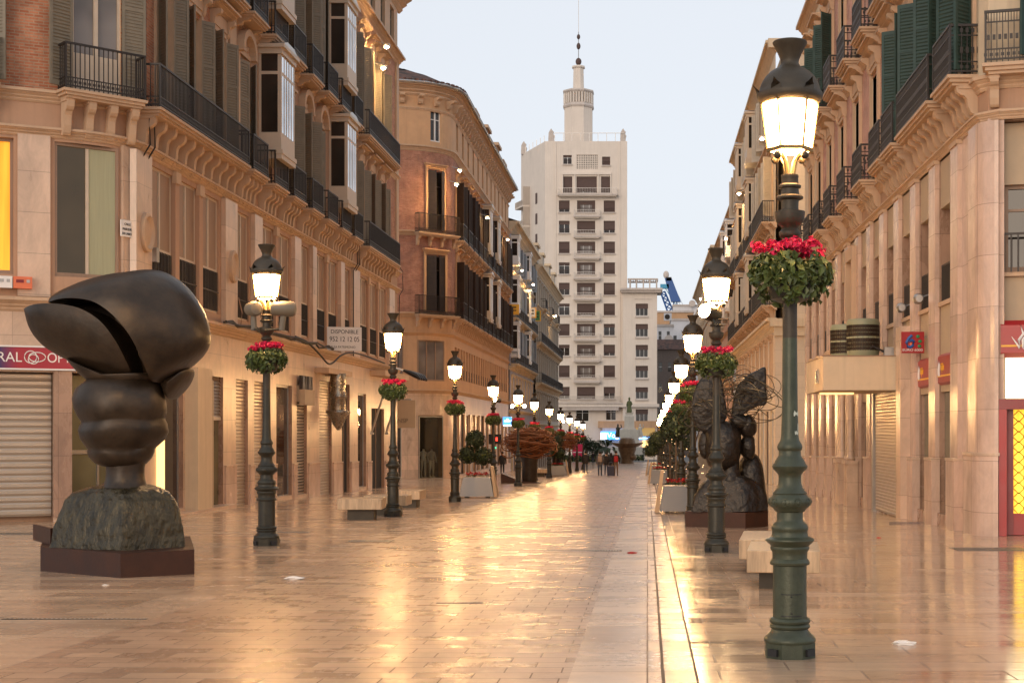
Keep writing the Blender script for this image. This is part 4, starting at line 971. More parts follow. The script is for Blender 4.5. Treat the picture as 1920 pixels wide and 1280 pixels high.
# ================================================================== further right houses
Fh = Facade('town_house', 'cream stuccoed house with bay windows behind the tall green lamp', 6.4, 103, R(-90))
FE = 103 - 71.0; UF = [2.3 + 3.05 * i for i in range(10)]
house(Fh, FE, dict(bands=[(-4, 7.0, 'ashlar', [(u - 1.0, u + 1.0, -4, 2.6) for u in UF] + [(u - .5, u + .5, 3.8, 6.0) for u in UF], .35), (7.0, 20.6, 'plaster_cream', [(u - .6, u + .6, z, z + h) for u in UF for z, h in ((8.1, 3.0), (12.5, 3.0), (16.7, 2.6))], .3)], rev='plaster_cream',
      cornices=[(6.6, .6, .45, 'plaster_cream'), (7.6, .25, .3, 'plaster_trim'), (11.7, .3, .3, 'plaster_trim'), (16.0, .35, .3, 'plaster_trim'), (20.5, .55, .5, 'plaster_cream')]))
simple_rows(Fh, UF, [(3.8, 1.0, 2.2), (8.1, 1.2, 3.0), (12.5, 1.2, 3.0), (16.7, 1.2, 2.6)], 'frame_cream', 'shutter_cream', 'lintel', 'plaster_trim', 'glass_curtain', baymod={3, 6})
for i, u in enumerate(UF): shop(Fh, u - 1.0, u + 1.0, 2.6, ('dark', 'glass')[i % 2], gl(103 - u))
for z in (7.9, 12.1):
    for a in range(4): add_balcony(Fh, 4.0 + a * 7.9, z, 7.2, .65, 1.05, 'plaster_trim', 'iron_dark', 5, .5)
core(Fh, 0, FE, -4, 20.9, .5, 14, 'plaster_cream')
Fh.part('wall', MB().quad((FE + .006, .5, -4), (FE + .006, 14, -4), (FE + .006, 14, 20.9), (FE + .006, .5, 20.9), 'ashlar').box(FE - .5, FE + .02, -.02, .6, -3, 6.6, 'ashlar'))
Fh.part('cornice', MB().box(FE + .03, FE + .35, -.3, 5, 6.75, 7.15, 'plaster_cream').box(FE + .03, FE + .2, -.1, 5, 6.3, 6.747, 'plaster_cream')); Fh.part('cornice', MB().box(FE + .02, FE + .35, -.4, 14, 20.6, 21.05, 'plaster_cream'))
Fh.part('lamp_strip', MB().box(-.03, .03, -.16, -.1, 8.2, 11.5, 'frame_cream'), UF[5])
G = Facade('town_house', 'rose and pale blue house with striped shutters, third on the right', 6.5, 134, R(-90))
GE = 134 - 104.; UG = [2.3 + 3.2 * i for i in range(9)]
house(G, GE, dict(bands=[(-5, 5.0, 'plaster_rose', [(u - 1.0, u + 1.0, -5, 1.8) for u in UG], .35), (5.0, 18.0, 'plaster_rose', [(u - .6, u + .6, z, z + h) for u in UG for z, h in ((6.0, 2.6), (10.2, 2.6), (14.2, 2.4))], .3)], rev='plaster_cream',
      cornices=[(4.8, .3, .3, 'plaster_trim'), (9.3, .25, .2, 'plaster_trim'), (13.4, .25, .2, 'plaster_trim'), (17.8, .5, .45, 'plaster_cream')]))
simple_rows(G, UG, [(6.0, 1.2, 2.6), (10.2, 1.2, 2.6), (14.2, 1.2, 2.4)], 'frame_white', 'shutter_cream', None, 'plaster_cream', baymod={6, 8})
for i, u in enumerate(UG): shop(G, u - 1.0, u + 1.0, 1.8, 'glass', gl(134 - u))
for a in range(3): add_balcony(G, 5 + a * 9, 5.7, 7.5, .65, 1.05, 'plaster_trim', 'iron_dark', 4, .4)
core(G, 0, GE, -5, 18.3, .5, 14, 'plaster_rose'); G.part('roof', MB().extrude([(.3, 18.35), (6, 19.9), (13, 18.35)], 'x', 0, GE, 'roof_tile'))
G.part('downpipe', MB().box(GE - 2.2, GE - .6, -.08, .0, -3, 17.7, 'plaster_blue'))
I = Facade('town_house', 'pale stone house with deep roof cornice at the far right end of the street', 6.7, 190, R(-90))
IE = 190 - 136.; UI = [2.5 + 3.6 * i for i in range(14)]
house(I, IE, dict(bands=[(-5, 4.0, 'plaster_cream', [(u - 1.2, u + 1.2, -5, 1.0) for u in UI], .35), (4.0, 18.6, 'plaster_cream', [(u - .6, u + .6, z, z + h) for u in UI for z, h in ((5.4, 2.8), (9.8, 2.8), (14.2, 2.4))], .3)], rev='plaster_cream',
      cornices=[(3.8, .3, .3, 'plaster_trim'), (8.8, .25, .2, 'plaster_trim'), (13.2, .25, .2, 'plaster_trim'), (18.4, .9, .7, 'plaster_cream')]))
simple_rows(I, UI, [(5.4, 1.2, 2.8), (9.8, 1.2, 2.8), (14.2, 1.2, 2.4)], 'frame_cream', 'shutter_cream', None, 'plaster_cream')
for u in UI: shop(I, u - 1.2, u + 1.2, 1.0, 'dark', gl(190 - u))
core(I, 0, IE, -5, 19, .5, 14, 'plaster_cream')
# ================================================================== white tower block at the end of the street
TY = 260.0; TS = TY / FPX
TX = lambda px: (px - VX) * TS
TZ = lambda py: H + (VY - py) * TS
T = Facade('tower_block', 'white apartment tower with balconies and a round turret at the end of the street', 0, TY, 0)
wins = []
rows = [(376, 398), (414, 437), (453, 475), (492, 514), (530, 553), (569, 591), (607, 629), (646, 667), (685, 707), (725, 747)]
for a, b in rows:
    for x0, x1 in ((1048, 1068), (1082, 1116), (1132, 1153)): wins.append((TX(x0), TX(x1), TZ(b), TZ(a), 'c' if x0 == 1082 else 'w'))
wins += [(TX(1056), TX(1073), TZ(362), TZ(331), 'd'), (TX(1081), TX(1119), TZ(362), TZ(331), 'c'), (TX(1127), TX(1144), TZ(362), TZ(331), 'd'), (TX(1056), TX(1072), TZ(308), TZ(291), 'w'), (TX(1129), TX(1144), TZ(310), TZ(294), 'd')]
lat = (TX(1081), TX(1121), TZ(317), TZ(290))
shp = [(TX(1150), TX(1172), TZ(823), TZ(800)), (TX(1080), TX(1104), TZ(790), TZ(767)), (TX(1136), TX(1155), TZ(788), TZ(766))]
mb = panel(MB(), TX(1022), TX(1176), -5, TZ(265), [w_[:4] for w_ in wins] + [lat] + shp[1:], .45, 'tower_white'); T.part('wall', mb)
fl = (TX(1022), 0); dl = (-.4256, 1.0)
bx = fl[0] + dl[0] * 13; by = 13
T.part('wall', MB().quad((bx, by, -5), (fl[0], 0, -5), (fl[0], 0, TZ(265)), (bx, by, TZ(265)), 'tower_white')); mb = MB()
mb.quad((TX(1176), 0, -5), (TX(1176) - 3, 15, -5), (TX(1176) - 3, 15, TZ(265)), (TX(1176), 0, TZ(265)), 'tower_white')
T.part('roof', MB().quad((fl[0], .01, TZ(265)), (TX(1176), .01, TZ(265)), (TX(1176) - 3, 15, TZ(265)), (bx, by, TZ(265)), 'tower_trim')); T.part('wall', mb)
T.part('wall', MB().box(TX(1022) + .05, TX(1176) - .05, .46, .6, -5, TZ(266), 'tower_white'))
for i, (a, b, c, d, k) in enumerate(wins):
    w_, h_ = b - a, d - c; u = (a + b) / 2
    blind = random.choice([1.0, 1.0, .55, .3, .2, .75]) if k == 'w' else (1.0 if k == 'd' else random.choice([.2, .35, .9]))
    f, g = win_meshes(w_, h_, 'three' if k == 'c' else 'two', 'frame_white' if k == 'c' or blind < .9 else 'blind_brown', 'glass_dark' if k != 'c' else 'glass_curtain')
    o = T.part('window', f, u, .16, c); T.part('pane', g, 0, 0, 0, o)
    T.part('blind', MB().box(-w_ / 2 + .02, w_ / 2 - .02, .10, .12, h_ * (1 - blind), h_, 'blind_brown').box(-w_ / 2, -w_ / 2 + (.6 if k == 'c' else .02), .11, .119, 0, h_, 'blind_brown').box(w_ / 2 - (.6 if k == 'c' else .02), w_ / 2, .11, .119, 0, h_, 'blind_brown'), 0, 0, 0, o)
    gr = MB(); n = int(w_ / .22)
    for q in range(n + 1): x = -w_ / 2 + w_ * q / n; gr.box(x - .02, x + .02, .02, .06, 0, .75, 'blind_brown')
    gr.box(-w_ / 2, w_ / 2, .01, .07, .75, .8, 'blind_brown'); T.part('railing', gr, 0, -.12, 0, o)
    T.part('window_sill', MB().box(-w_ / 2 - .12, w_ / 2 + .12, -.28, .1, -.2, -.003, 'tower_trim'), 0, -.16, 0, o)
def slab_balcony(x0, x1, py, dep=1.3):
    u0, u1, z = TX(x0), TX(x1), TZ(py)
    o = T.part('balcony', MB().box(u0, u1, -dep, .1, -.32, 0, 'tower_trim').box(u0 + .2, u1 - .2, -dep + .25, .1, -.5, -.323, 'tower_white'), 0, 0, z)
    r = MB(); n = int((u1 - u0) / .3)
    for q in range(n + 1): x = u0 + .1 + (u1 - u0 - .2) * q / n; r.box(x - .016, x + .016, -dep + .08, -dep + .11, 0, 1.0, 'metal_grey')
    for x in (u0 + .1, u1 - .1):
        for q in range(5): y = -dep + .1 + q * dep / 5; r.box(x - .016, x + .016, y, y + .03, 0, 1.0, 'metal_grey')
        r.box(x - .02, x + .02, -dep + .1, 0, .97, 1.02, 'metal_grey')
    r.box(u0 + .1, u1 - .1, -dep + .07, -dep + .12, .97, 1.02, 'metal_grey'); T.part('railing', r, 0, 0, 0, o)
for py in (405, 443, 483, 521, 560, 598, 636, 675, 714): slab_balcony(1076, 1126, py)
slab_balcony(1046, 1158, 365, 1.5)
mb = MB(); a, b, c, d = lat; nx, nz = 12, 8
for i in range(nx + 1): x = a + (b - a) * i / nx; mb.box(x - .075, x + .075, .1, .3, c, d, 'tower_white')
for j in range(nz + 1): z = c + (d - c) * j / nz; mb.box(a, b, .11, .29, z - .075, z + .075, 'tower_white')
mb.box(a, b, .42, .44, c, d, 'dark_void'); T.part('lattice', mb)
mb = MB()
mb.box(TX(1054), TX(1146), -.35, .1, TZ(328), TZ(324), 'tower_white')
for x in (1054, 1077, 1121, 1144): mb.box(TX(x), TX(x + 2), -.3, .1, TZ(362), TZ(328.2), 'tower_white')
for x in (1040, 1160): mb.box(TX(x), TX(x) + .3, -.12, .1, TZ(760), TZ(266), 'tower_white')
T.part('moulding', mb)
# left flank: stacked loggias and slit windows
mb = MB(); fx = lambda t, o=0: (fl[0] + dl[0] * t * 1 - o * .92, t - o * .39)
for k in range(9):
    z = TZ(375 + 39 * k); 
    mb = MB(); p0, p1 = fx(4.0, .06), fx(5.0, .06); mb.quad((*p1, z), (*p0, z), (*p0, z + 2.0), (*p1, z + 2.0), 'blind_brown'); T.part('slit_window', mb)
for k in range(9):
    z = TZ(372 + 39 * k); mb = MB(); p0, p1 = fx(8.0, 0.05), fx(12.5, .05); q0, q1 = fx(8.0, 1.4), fx(12.5, 1.4)
    mb.add([(*p0, z - .3), (*p1, z - .3), (*q1, z - .3), (*q0, z - .3), (*p0, z), (*p1, z), (*q1, z), (*q0, z)], [(0, 1, 2, 3), (4, 7, 6, 5), (0, 4, 5, 1), (1, 5, 6, 2), (2, 6, 7, 3), (3, 7, 4, 0)], 'tower_white')
    mb.add([(*q0, z), (*q1, z), (*q1, z + 1), (*q0, z + 1)], [(0, 1, 2, 3), (3, 2, 1, 0)], 'tower_white'); mb.add([(*p0, z), (*q0, z), (*q0, z + 3.5), (*p0, z + 3.5)], [(0, 1, 2, 3), (3, 2, 1, 0)], 'tower_white')
    p0, p1 = fx(8.6, .07), fx(11.5, .07); mb.quad((*p1, z), (*p0, z), (*p0, z + 2.6), (*p1, z + 2.6), 'blind_brown'); T.part('loggia', mb)
# low wing on the right with pergola, ground strip with shops
ww = [(TX(1192), TX(1215), TZ(b), TZ(a)) for a, b in ((570, 593), (608, 632), (647, 670), (686, 709), (726, 748), (767, 790))]
T.part('wall', panel(MB(), TX(1168), TX(1232), -5, TZ(548), ww, .4, 'tower_white', v=-1.0)); T.part('wall', MB().box(TX(1168), TX(1232), -.59, 14, -5, TZ(549), 'tower_white'))
for x_ in (TX(1168), TX(1232) - .02): T.part('wall', MB().box(x_, x_ + .02, -.997, -.593, -5, TZ(549), 'tower_white'))
for a, b, c, d in ww:
    w_, h_ = b - a, d - c; f, g = win_meshes(w_, h_, 'three', 'frame_white', 'glass_dark'); o = T.part('window', f, (a + b) / 2, -.85, c); T.part('pane', g, 0, 0, 0, o); T.part('blind', MB().box(-w_ / 2, w_ / 2, .10, .12, h_ * .6, h_, 'blind_brown'), 0, 0, 0, o); T.part('window_sill', MB().box(-w_ / 2 - .1, w_ / 2 + .1, -.38, -.0, -.3, -.003, 'tower_trim'), 0, 0, 0, o)
mb = MB(); mb.box(TX(1165), TX(1240), -2.0, 4, TZ(550), TZ(546), 'tower_trim'); mb.box(TX(1163), TX(1242), -2.4, 4, TZ(546) + .003, TZ(542), 'tower_trim'); mb.box(TX(1190), TX(1222), -1.12, -1, TZ(562), TZ(561), 'tower_trim')
T.part('cornice', mb)
mb = MB()
for x in (1180, 1192, 1205, 1217, 1230): mb.box(TX(x), TX(x) + .25, -1.2, -.9, TZ(542), TZ(526), 'tower_trim'); mb.box(TX(x), TX(x) + .25, 4, 4.3, TZ(542), TZ(526), 'tower_trim')
mb.box(TX(1177), TX(1233), -1.3, -.8, TZ(526) + .003, TZ(523), 'tower_trim'); mb.box(TX(1177), TX(1233), 3.9, 4.4, TZ(526) + .003, TZ(523), 'tower_trim')
for i in range(14): x = TX(1178) + i * .41; mb.box(x, x + .12, -.78, 3.88, TZ(525), TZ(523), 'tower_trim')
T.part('pergola', mb)
mb = MB(); mb.box(TX(1020), TX(1236), -1.6, .1, TZ(763), TZ(757), 'tower_white'); mb.box(TX(1042), TX(1168), -1.8, .1, TZ(757) + .003, TZ(755), 'tower_trim'); mb.box(TX(1042), TX(1160), -1.4, .1, TZ(769), TZ(763) - .003, 'tower_trim')
n = 70
for i in range(n): x = TX(1046) + (TX(1166) - TX(1046)) * i / n; mb.box(x, x + .04, -1.7, -1.66, TZ(755), TZ(744), 'metal_grey')
mb.box(TX(1046), TX(1166), -1.71, -1.65, TZ(744), TZ(743), 'metal_grey'); T.part('balcony', mb)
mb = MB(); mb.box(TX(1122), TX(1232), -1.3, .3, TZ(802), TZ(789), 'plaster_ochre'); mb.box(TX(1130), TX(1172), -1.4, .2, -5, TZ(802) - .01, 'tower_trim'); T.part('shop_fascia', mb)
for a, b, c, d in shp[1:]: add_window(T, (a + b) / 2, c, b - a, d - c, 'two', 'frame_white', 'glass_dark')
T.part('shop_window', MB().box(TX(1192), TX(1228), -1.35, -1.2, TZ(817), TZ(802), 'lit_window_dim').box(TX(1205), TX(1230), -1.35, -1.2, TZ(850), TZ(825), 'lit_window_warm'))
# roof rails, corner acroteria, turret and spire
mb = MB()
for i in range(9): x = TX(1040) + (TX(1170) - TX(1040)) * i / 8; mb.box(x - .05, x + .05, .1, .2, TZ(265), TZ(250), 'metal_grey')
mb.box(TX(1040), TX(1170), .1, .2, TZ(250), TZ(249), 'metal_grey')
for i in range(6): p = fx(1 + 2 * i, -.2); mb.box(p[0] - .05, p[0] + .05, p[1] - .05, p[1] + .05, TZ(265), TZ(252), 'metal_grey')
T.part('roof_railing', mb)
for x, y in ((TX(1033), .6), (TX(1168), .6), (bx + .6, by - 1)):
    mb = MB(); mb.box(-.5, .5, -.4, .4, 0, .7, 'tower_trim'); mb.extrude([(-.5, .7), (.5, .7), (.62, 1.2), (.4, 1.5), (.5, 1.9), (.25, 2.15), (.05, 2.5), (-.2, 2.2), (-.45, 1.7)], 'y', -.3, .3, 'tower_trim'); T.part('acroterion', mb, x, y, TZ(266))
tc_ = (TX(1082), 5.5, 0); q = lambda p: p * (TY + 5.5) / FPX; zt = lambda py: H + (VY - py) * (TY + 5.5) / FPX
mb = MB(); O = math.pi / 8
mb.lathe([(q(28), TZ(270)), (q(28), zt(205))], 'tower_white', 8, tc_, False, O); mb.lathe([(q(29.5), zt(205)), (q(31), zt(202)), (q(29), zt(198)), (q(29), zt(197))], 'tower_trim', 8, tc_, False, O)
mb.lathe([(q(24), zt(197)), (q(24), zt(178))], 'dark_stone_wall', 8, tc_, False, O)
for k in range(32):
    a = O + math.pi * 2 * (k + .5) / 32; f_ = math.cos(O) / math.cos(((a - O) % (math.pi / 4)) - math.pi / 8); r = q(28) * f_
    mb.tube([(tc_[0] + r * math.cos(a), tc_[1] + r * math.sin(a), zt(197)), (tc_[0] + r * math.cos(a), tc_[1] + r * math.sin(a), zt(178))], .2, 'tower_white', 4)
mb.lathe([(q(28.5), zt(178)), (q(31), zt(175)), (q(30), zt(172)), (q(10), zt(170))], 'tower_trim', 8, tc_, False, O)
mb.lathe([(q(11), zt(171)), (q(10), zt(130)), (q(13), zt(128)), (q(12.5), zt(125)), (q(5), zt(123))], 'tower_white', 8, tc_, False, O); T.part('turret', mb)
mb = MB()
for cy, rx, ry in ((116, 5.6, 7), (87, 3.8, 6.4), (69.5, 3.2, 5)): mb.ellipsoid((tc_[0], tc_[1], zt(cy)), (q(rx), q(rx), q(ry)), 'blind_brown', 14, 10)
mb.tube([(tc_[0], tc_[1], zt(123)), (tc_[0], tc_[1], zt(60))], .09, 'metal_grey', 6); mb.tube([(tc_[0], tc_[1], zt(60)), (tc_[0], tc_[1], zt(-40))], .05, 'metal_grey', 5); T.part('spire', mb)
# ================================================================== far houses and crane beyond the tower
def far_house(name, label, x0, x1, y0, py, Y, mat, roof=None, n=0, base=865):
    s = Y / FPX; X0, X1 = (x0 - VX) * s, (x1 - VX) * s; Zt = H + (VY - py) * s; zb = -5
    o = thing(name, label, 'building', ((X0 + X1) / 2, Y, zb)); w_ = X1 - X0; h_ = Zt - zb
    ops = []
    for k in range(n):
        for r in range(max(1, int(h_ / 4.5))): ops.append((-w_ / 2 + w_ * (k + .25) / n, -w_ / 2 + w_ * (k + .6) / n, 6 + 4.3 * r, 8 + 4.3 * r))
    ops = [q for q in ops if q[3] < h_ - .8]
    mb = panel(MB(), -w_ / 2, w_ / 2, 0, h_, ops, .3, mat); mb.box(-w_ / 2, w_ / 2, .31, 10, 0, h_, mat); link('wall', mb.mesh('wall'), o)
    for a, b, c, d in ops: link('window', MB().box(a, b, .2, .25, c, d, 'glass_dark').box(a, b, .15, .2, (c + d) / 2, (c + d) / 2 + .08, 'frame_white').mesh('window'), o)
    mb = MB()
    if roof: mb.extrude([(-.6, h_ + .003), (4.5, h_ + 2.4), (10.5, h_ + .003)], 'x', -w_ / 2 - .4, w_ / 2 + .4, roof)
    else: mb.box(-w_ / 2 - .2, w_ / 2 + .2, -.3, 10.2, h_ + .003, h_ + .5, 'tower_trim')
    link('roof', mb.mesh('roof'), o); return o
far_house('townhouse', 'low dark house under an old tiled roof right of the tower', 1231, 1300, 0, 655, 300, 'dark_stone_wall', 'roof_tile', 4)
far_house('townhouse', 'small white flat roofed house with red eaves right of the tower', 1231, 1262, 0, 612, 330, 'plain_white', None, 2)
far_house('townhouse', 'taller white house behind the dark tiled roof', 1258, 1312, 0, 601, 345, 'plain_white', None, 3)
far_house('townhouse', 'ochre roof storey far behind the white houses', 1228, 1300, 0, 586, 380, 'plaster_ochre', None, 4)
far_house('townhouse', 'white penthouse blocks under the blue crane', 1262, 1325, 0, 574, 420, 'plain_white', None, 5)
far_house('townhouse', 'cream house on the far square left of the lit hotel sign', 960, 1046, 0, 700, 300, 'plaster_cream', None, 6)
def satellite(px, py, Y, label):
    p = pt(px, py, Y); o = MB(); o.lathe([(1.0, .3), (.8, .14), (.5, .04), (0.02, 0)], 'tower_trim', 16); o.map(lambda x, y, z: (x, -z, y)); o.tube([(0, 0, 0), (0, .3, -.3), (0, .3, -2)], .06, 'metal_grey', 5)
    tag(link('satellite_dish', o.mesh('satellite_dish'), None, p), label, 'dish')
satellite(1254, 636, 329, 'round satellite dish on the white house right of the tower')
satellite(1298, 569, 419, 'small satellite dish on the far white penthouse roof')
acu = MB().box(-.9, .9, -.4, .4, 0, 1.7, 'plain_white'); acu.lathe([(.6, 0), (.6, .05), (.1, .06)], 'ac_mesh', 16, (0, 0, 0)); 
k = len(acu.v); acu.v = [(x, y, z) if i < 8 else (x - .1, -.4 - z, y + .85) for i, (x, y, z) in enumerate(acu.v)]
tag(link('air_conditioner', acu.mesh('air_conditioner'), None, pt(1252, 601, 328)), 'white air conditioner unit on the roof edge right of the tower', 'air conditioner')
cr = thing('tower_crane', 'blue lattice crane rising behind the white houses', 'crane', pt(1268, 590, 440))
cp = lambda px, py, dy=0: pt(px, py, 440) - Vector(cr.location) + Vector((0, dy, 0))
mb = MB(); mb.tube([cp(1247, 540), cp(1272, 578)], .1, 'crane_cyan', 5)
for o_ in (-4, 4):
    mb.tube([cp(1242 + o_, 546), cp(1262 + o_ * 1.5, 596)], .28, 'crane_blue', 5)
for i in range(12):
    t0, t1 = i / 12, (i + 1) / 12; s_ = 1 if i % 2 else -1
    mb.tube([cp(1242 + 20 * t0 - s_ * 4, 546 + 50 * t0), cp(1242 + 20 * t1 + s_ * 4, 546 + 50 * t1)], .18, 'crane_blue', 4)
mb.box(*[cp(1238, 540).x, cp(1254, 540).x], -1, 1, cp(0, 541).z, cp(0, 533).z, 'crane_cyan'); link('boom', mb.mesh('boom'), cr)
mb = MB(); a, b = cp(1252, 522), cp(1268, 566)
mb.loft([[(a.x - .9, -1, a.z), (a.x + 1.2, -1, a.z), (a.x + 1.2, 1, a.z), (a.x - .9, 1, a.z)], [(b.x - 1.6, -1, b.z), (b.x + 1.4, -1, b.z), (b.x + 1.4, 1, b.z), (b.x - 1.6, 1, b.z)]], 'crane_blue', False)
for x in (1266, 1272): mb.tube([cp(x - 4, 560), cp(x, 590)], .2, 'crane_blue', 5)
link('mast', mb.mesh('mast'), cr)
mb = MB(); mb.ellipsoid(cp(1249, 515), (.9, .5, 1.2), 'tower_trim'); mb.box(cp(1249, 0).x, cp(1259, 0).x, -1, 1, cp(0, 527).z, cp(0, 520).z, 'paint_black'); link('head', mb.mesh('head'), cr)
mb = MB()
for x in (1276, 1282): mb.tube([cp(1257, 522), cp(x, 575)], .06, 'metal_grey', 4)
link('stay_cable', mb.mesh('stay_cable'), cr)
# ================================================================== square in front of the tower
struct('lawn', MB().box(-40, -4, 0, 12, -.02, .35, 'grass').mesh('lawn'), (0, 222, zg(222)))
def blob_tree(name, label, x, y, kind, h, r, group=None, trunk=True, mat='tree_leaf', zs=1.0, n=900, ls=.3):
    o = thing(name, label, 'tree' if 'tree' in name or 'palm' in name else 'shrub', (x, y, zg(y)), random.uniform(0, 6), group)
    if trunk:
        mb = MB(); mb.tube([(0, 0, 0), (.03, .02, h * .4), (-.02, .05, h)], [.12 * r, .09 * r, .05 * r], 'bark', 8)
        for i in range(4): a = i * 1.6; mb.tube([(0, 0, h * .75), (r * .4 * math.cos(a), r * .4 * math.sin(a), h + r * .2)], [.05 * r, .02 * r], 'bark', 5)
        link('trunk', mb.mesh('trunk'), o)
    mb = MB(); cl = [(random.gauss(0, .42) * r, random.gauss(0, .42) * r, random.gauss(0, .36) * r * zs, random.uniform(.28, .5) * r) for _ in range(14)]
    for _ in range(n):
        cx, cy, cz, cr_ = random.choice(cl); d = Vector((random.gauss(0, 1), random.gauss(0, 1), random.gauss(0, 1))).normalized() * cr_ * random.uniform(.75, 1.05)
        leaf_quad(mb, Vector((cx, cy, cz + h + r * .3)) + d, d.normalized(), ls * random.uniform(.6, 1.3), mat)
    link('crown', mb.mesh('crown'), o); return o
def leaf_quad(mb, p, nrm, s, mat):
    a = nrm.cross(Vector((random.gauss(0, 1), random.gauss(0, 1), random.gauss(0, 1))))
    if a.length < .01: a = Vector((1, 0, 0))
    a.normalize(); b = a.cross(nrm); n2 = nrm * .25 * s
    mb.add([p - a * s * .5, p - b * s * .3 + n2, p + a * s * .5, p + b * s * .3 + n2], [(0, 1, 2, 3)], mat)
for i, (px, h, r, lb) in enumerate(((1052, 2.4, 2.2, 'dark tree on the lawn behind the far lamps, leftmost'), (1075, 2.6, 2.4, 'dark bushy tree on the lawn beside the pink poster'), (1100, 2.2, 2.0, 'small dark tree on the lawn behind the walkers'), (1118, 1.6, 1.7, 'dark tree below the blue lit shop sign'))):
    blob_tree('tree', lb, (px - VX) * 226 / FPX, 226, 0, h, r)
pm = thing('palm_tree', 'dark fan palm below the blue lit shop sign', 'tree', ((1138 - VX) * 221 / FPX, 221, zg(221)))
mb = MB(); mb.tube([(0, 0, 0), (0, 0, 2.2)], .22, 'bark', 8); link('trunk', mb.mesh('trunk'), pm)
mb = MB()
for i in range(26):
    a = i * 2.4; e = random.uniform(-.2, 1.0); d = Vector((math.cos(a) * math.cos(e), math.sin(a) * math.cos(e), math.sin(e))); s = Vector((-math.sin(a), math.cos(a), 0))
    p0 = Vector((0, 0, 2.2)); p1 = p0 + d * 1.5; p2 = p1 + d * .8 + Vector((0, 0, -.9))
    mb.add([p0, p1 - s * .3, p2, p1 + s * .3], [(0, 1, 2, 3)], 'tree_leaf')
link('crown', mb.mesh('crown'), pm)
po = thing('poster_stand', 'pink poster stand on the lawn behind the left lamps', 'poster', ((1083 - VX) * 220 / FPX, 220, zg(220) + .4)); link('board', MB().box(-.8, .8, 0, .15, .3, 2.3, 'petal').box(-.7, .7, -.01, -.003, 1.0, 1.12, 'paint_white').mesh('board'), po); link('post', MB().box(-.7, -.6, .03, .1, -.4, .3, 'metal_grey').box(.6, .7, .03, .1, -.4, .3, 'metal_grey').mesh('post'), po)
# monument
mn = thing('monument', 'white stone monument with bronze standing figure before the tower', 'monument', ((1180 - VX) * 238 / FPX, 238, zg(238))); s_ = 238 / FPX; zz = lambda py: H + (VY - py) * s_ - zg(238)
mb = MB(); mb.box(-2.6, 2.6, -2.6, 2.6, 0, zz(838), 'monument_stone'); mb.box(-1.6, 1.6, -1.6, 1.6, zz(838), zz(805), 'monument_stone'); mb.box(-1.15, 1.15, -1.15, 1.15, zz(822), zz(803), 'monument_stone'); mb.loft([[(-a, -a, z), (a, -a, z), (a, a, z), (-a, a, z)] for a, z in ((.85, zz(803)), (.78, zz(780)), (.62, zz(778)), (.62, zz(774)), (.72, zz(773)))], 'monument_stone', False); link('pedestal', mb.mesh('pedestal'), mn)
mb = MB(); z0 = zz(773)
mb.lathe([(.42, z0), (.45, z0 + .2), (.38, z0 + .8), (.33, z0 + 1.2), (.36, z0 + 1.6), (.34, z0 + 1.85), (.14, z0 + 2.0), (.13, z0 + 2.1), (.19, z0 + 2.25), (.18, z0 + 2.42), (.08, z0 + 2.55)], 'verdigris', 12); mb.tube([(.3, 0, z0 + 1.8), (.45, -.2, z0 + 1.4), (.3, -.4, z0 + 1.2)], .1, 'verdigris', 7); mb.tube([(-.3, 0, z0 + 1.8), (-.42, -.1, z0 + 1.3), (-.4, -.1, z0 + .95)], .1, 'verdigris', 7); link('statue', mb.mesh('statue'), mn)
for sx, m_ in ((-1.9, 'bronze_rough'), (1.8, 'monument_stone')):
    mb = MB(); mb.lathe([(.45, 0), (.5, .5), (.3, 1.2), (.36, 1.6), (.12, 1.85), (.18, 2.05), (.05, 2.3)], m_, 10); mb.tube([(.3, 0, 1.5), (.6, -.3, 1.7), (.5, -.4, 2.2)], .09, m_, 6); link('figure', mb.mesh('figure'), mn, (sx, -.6, zz(820)))
tag(link('hedge', (lambda m: [leaf_quad(m, Vector((random.uniform(-14, 8), random.uniform(0, 2), random.uniform(.2, 1.0))), Vector((random.gauss(0, 1), -1, random.gauss(.6, 1))).normalized(), .35, 'topiary' if random.random() < .8 else 'leaf_pale') for _ in range(2500)] and m)(MB()).mesh('hedge'), None, ((1110 - VX) * 219 / FPX, 219, zg(219))), 'low clipped hedge along the lawn behind the walkers', 'hedge')
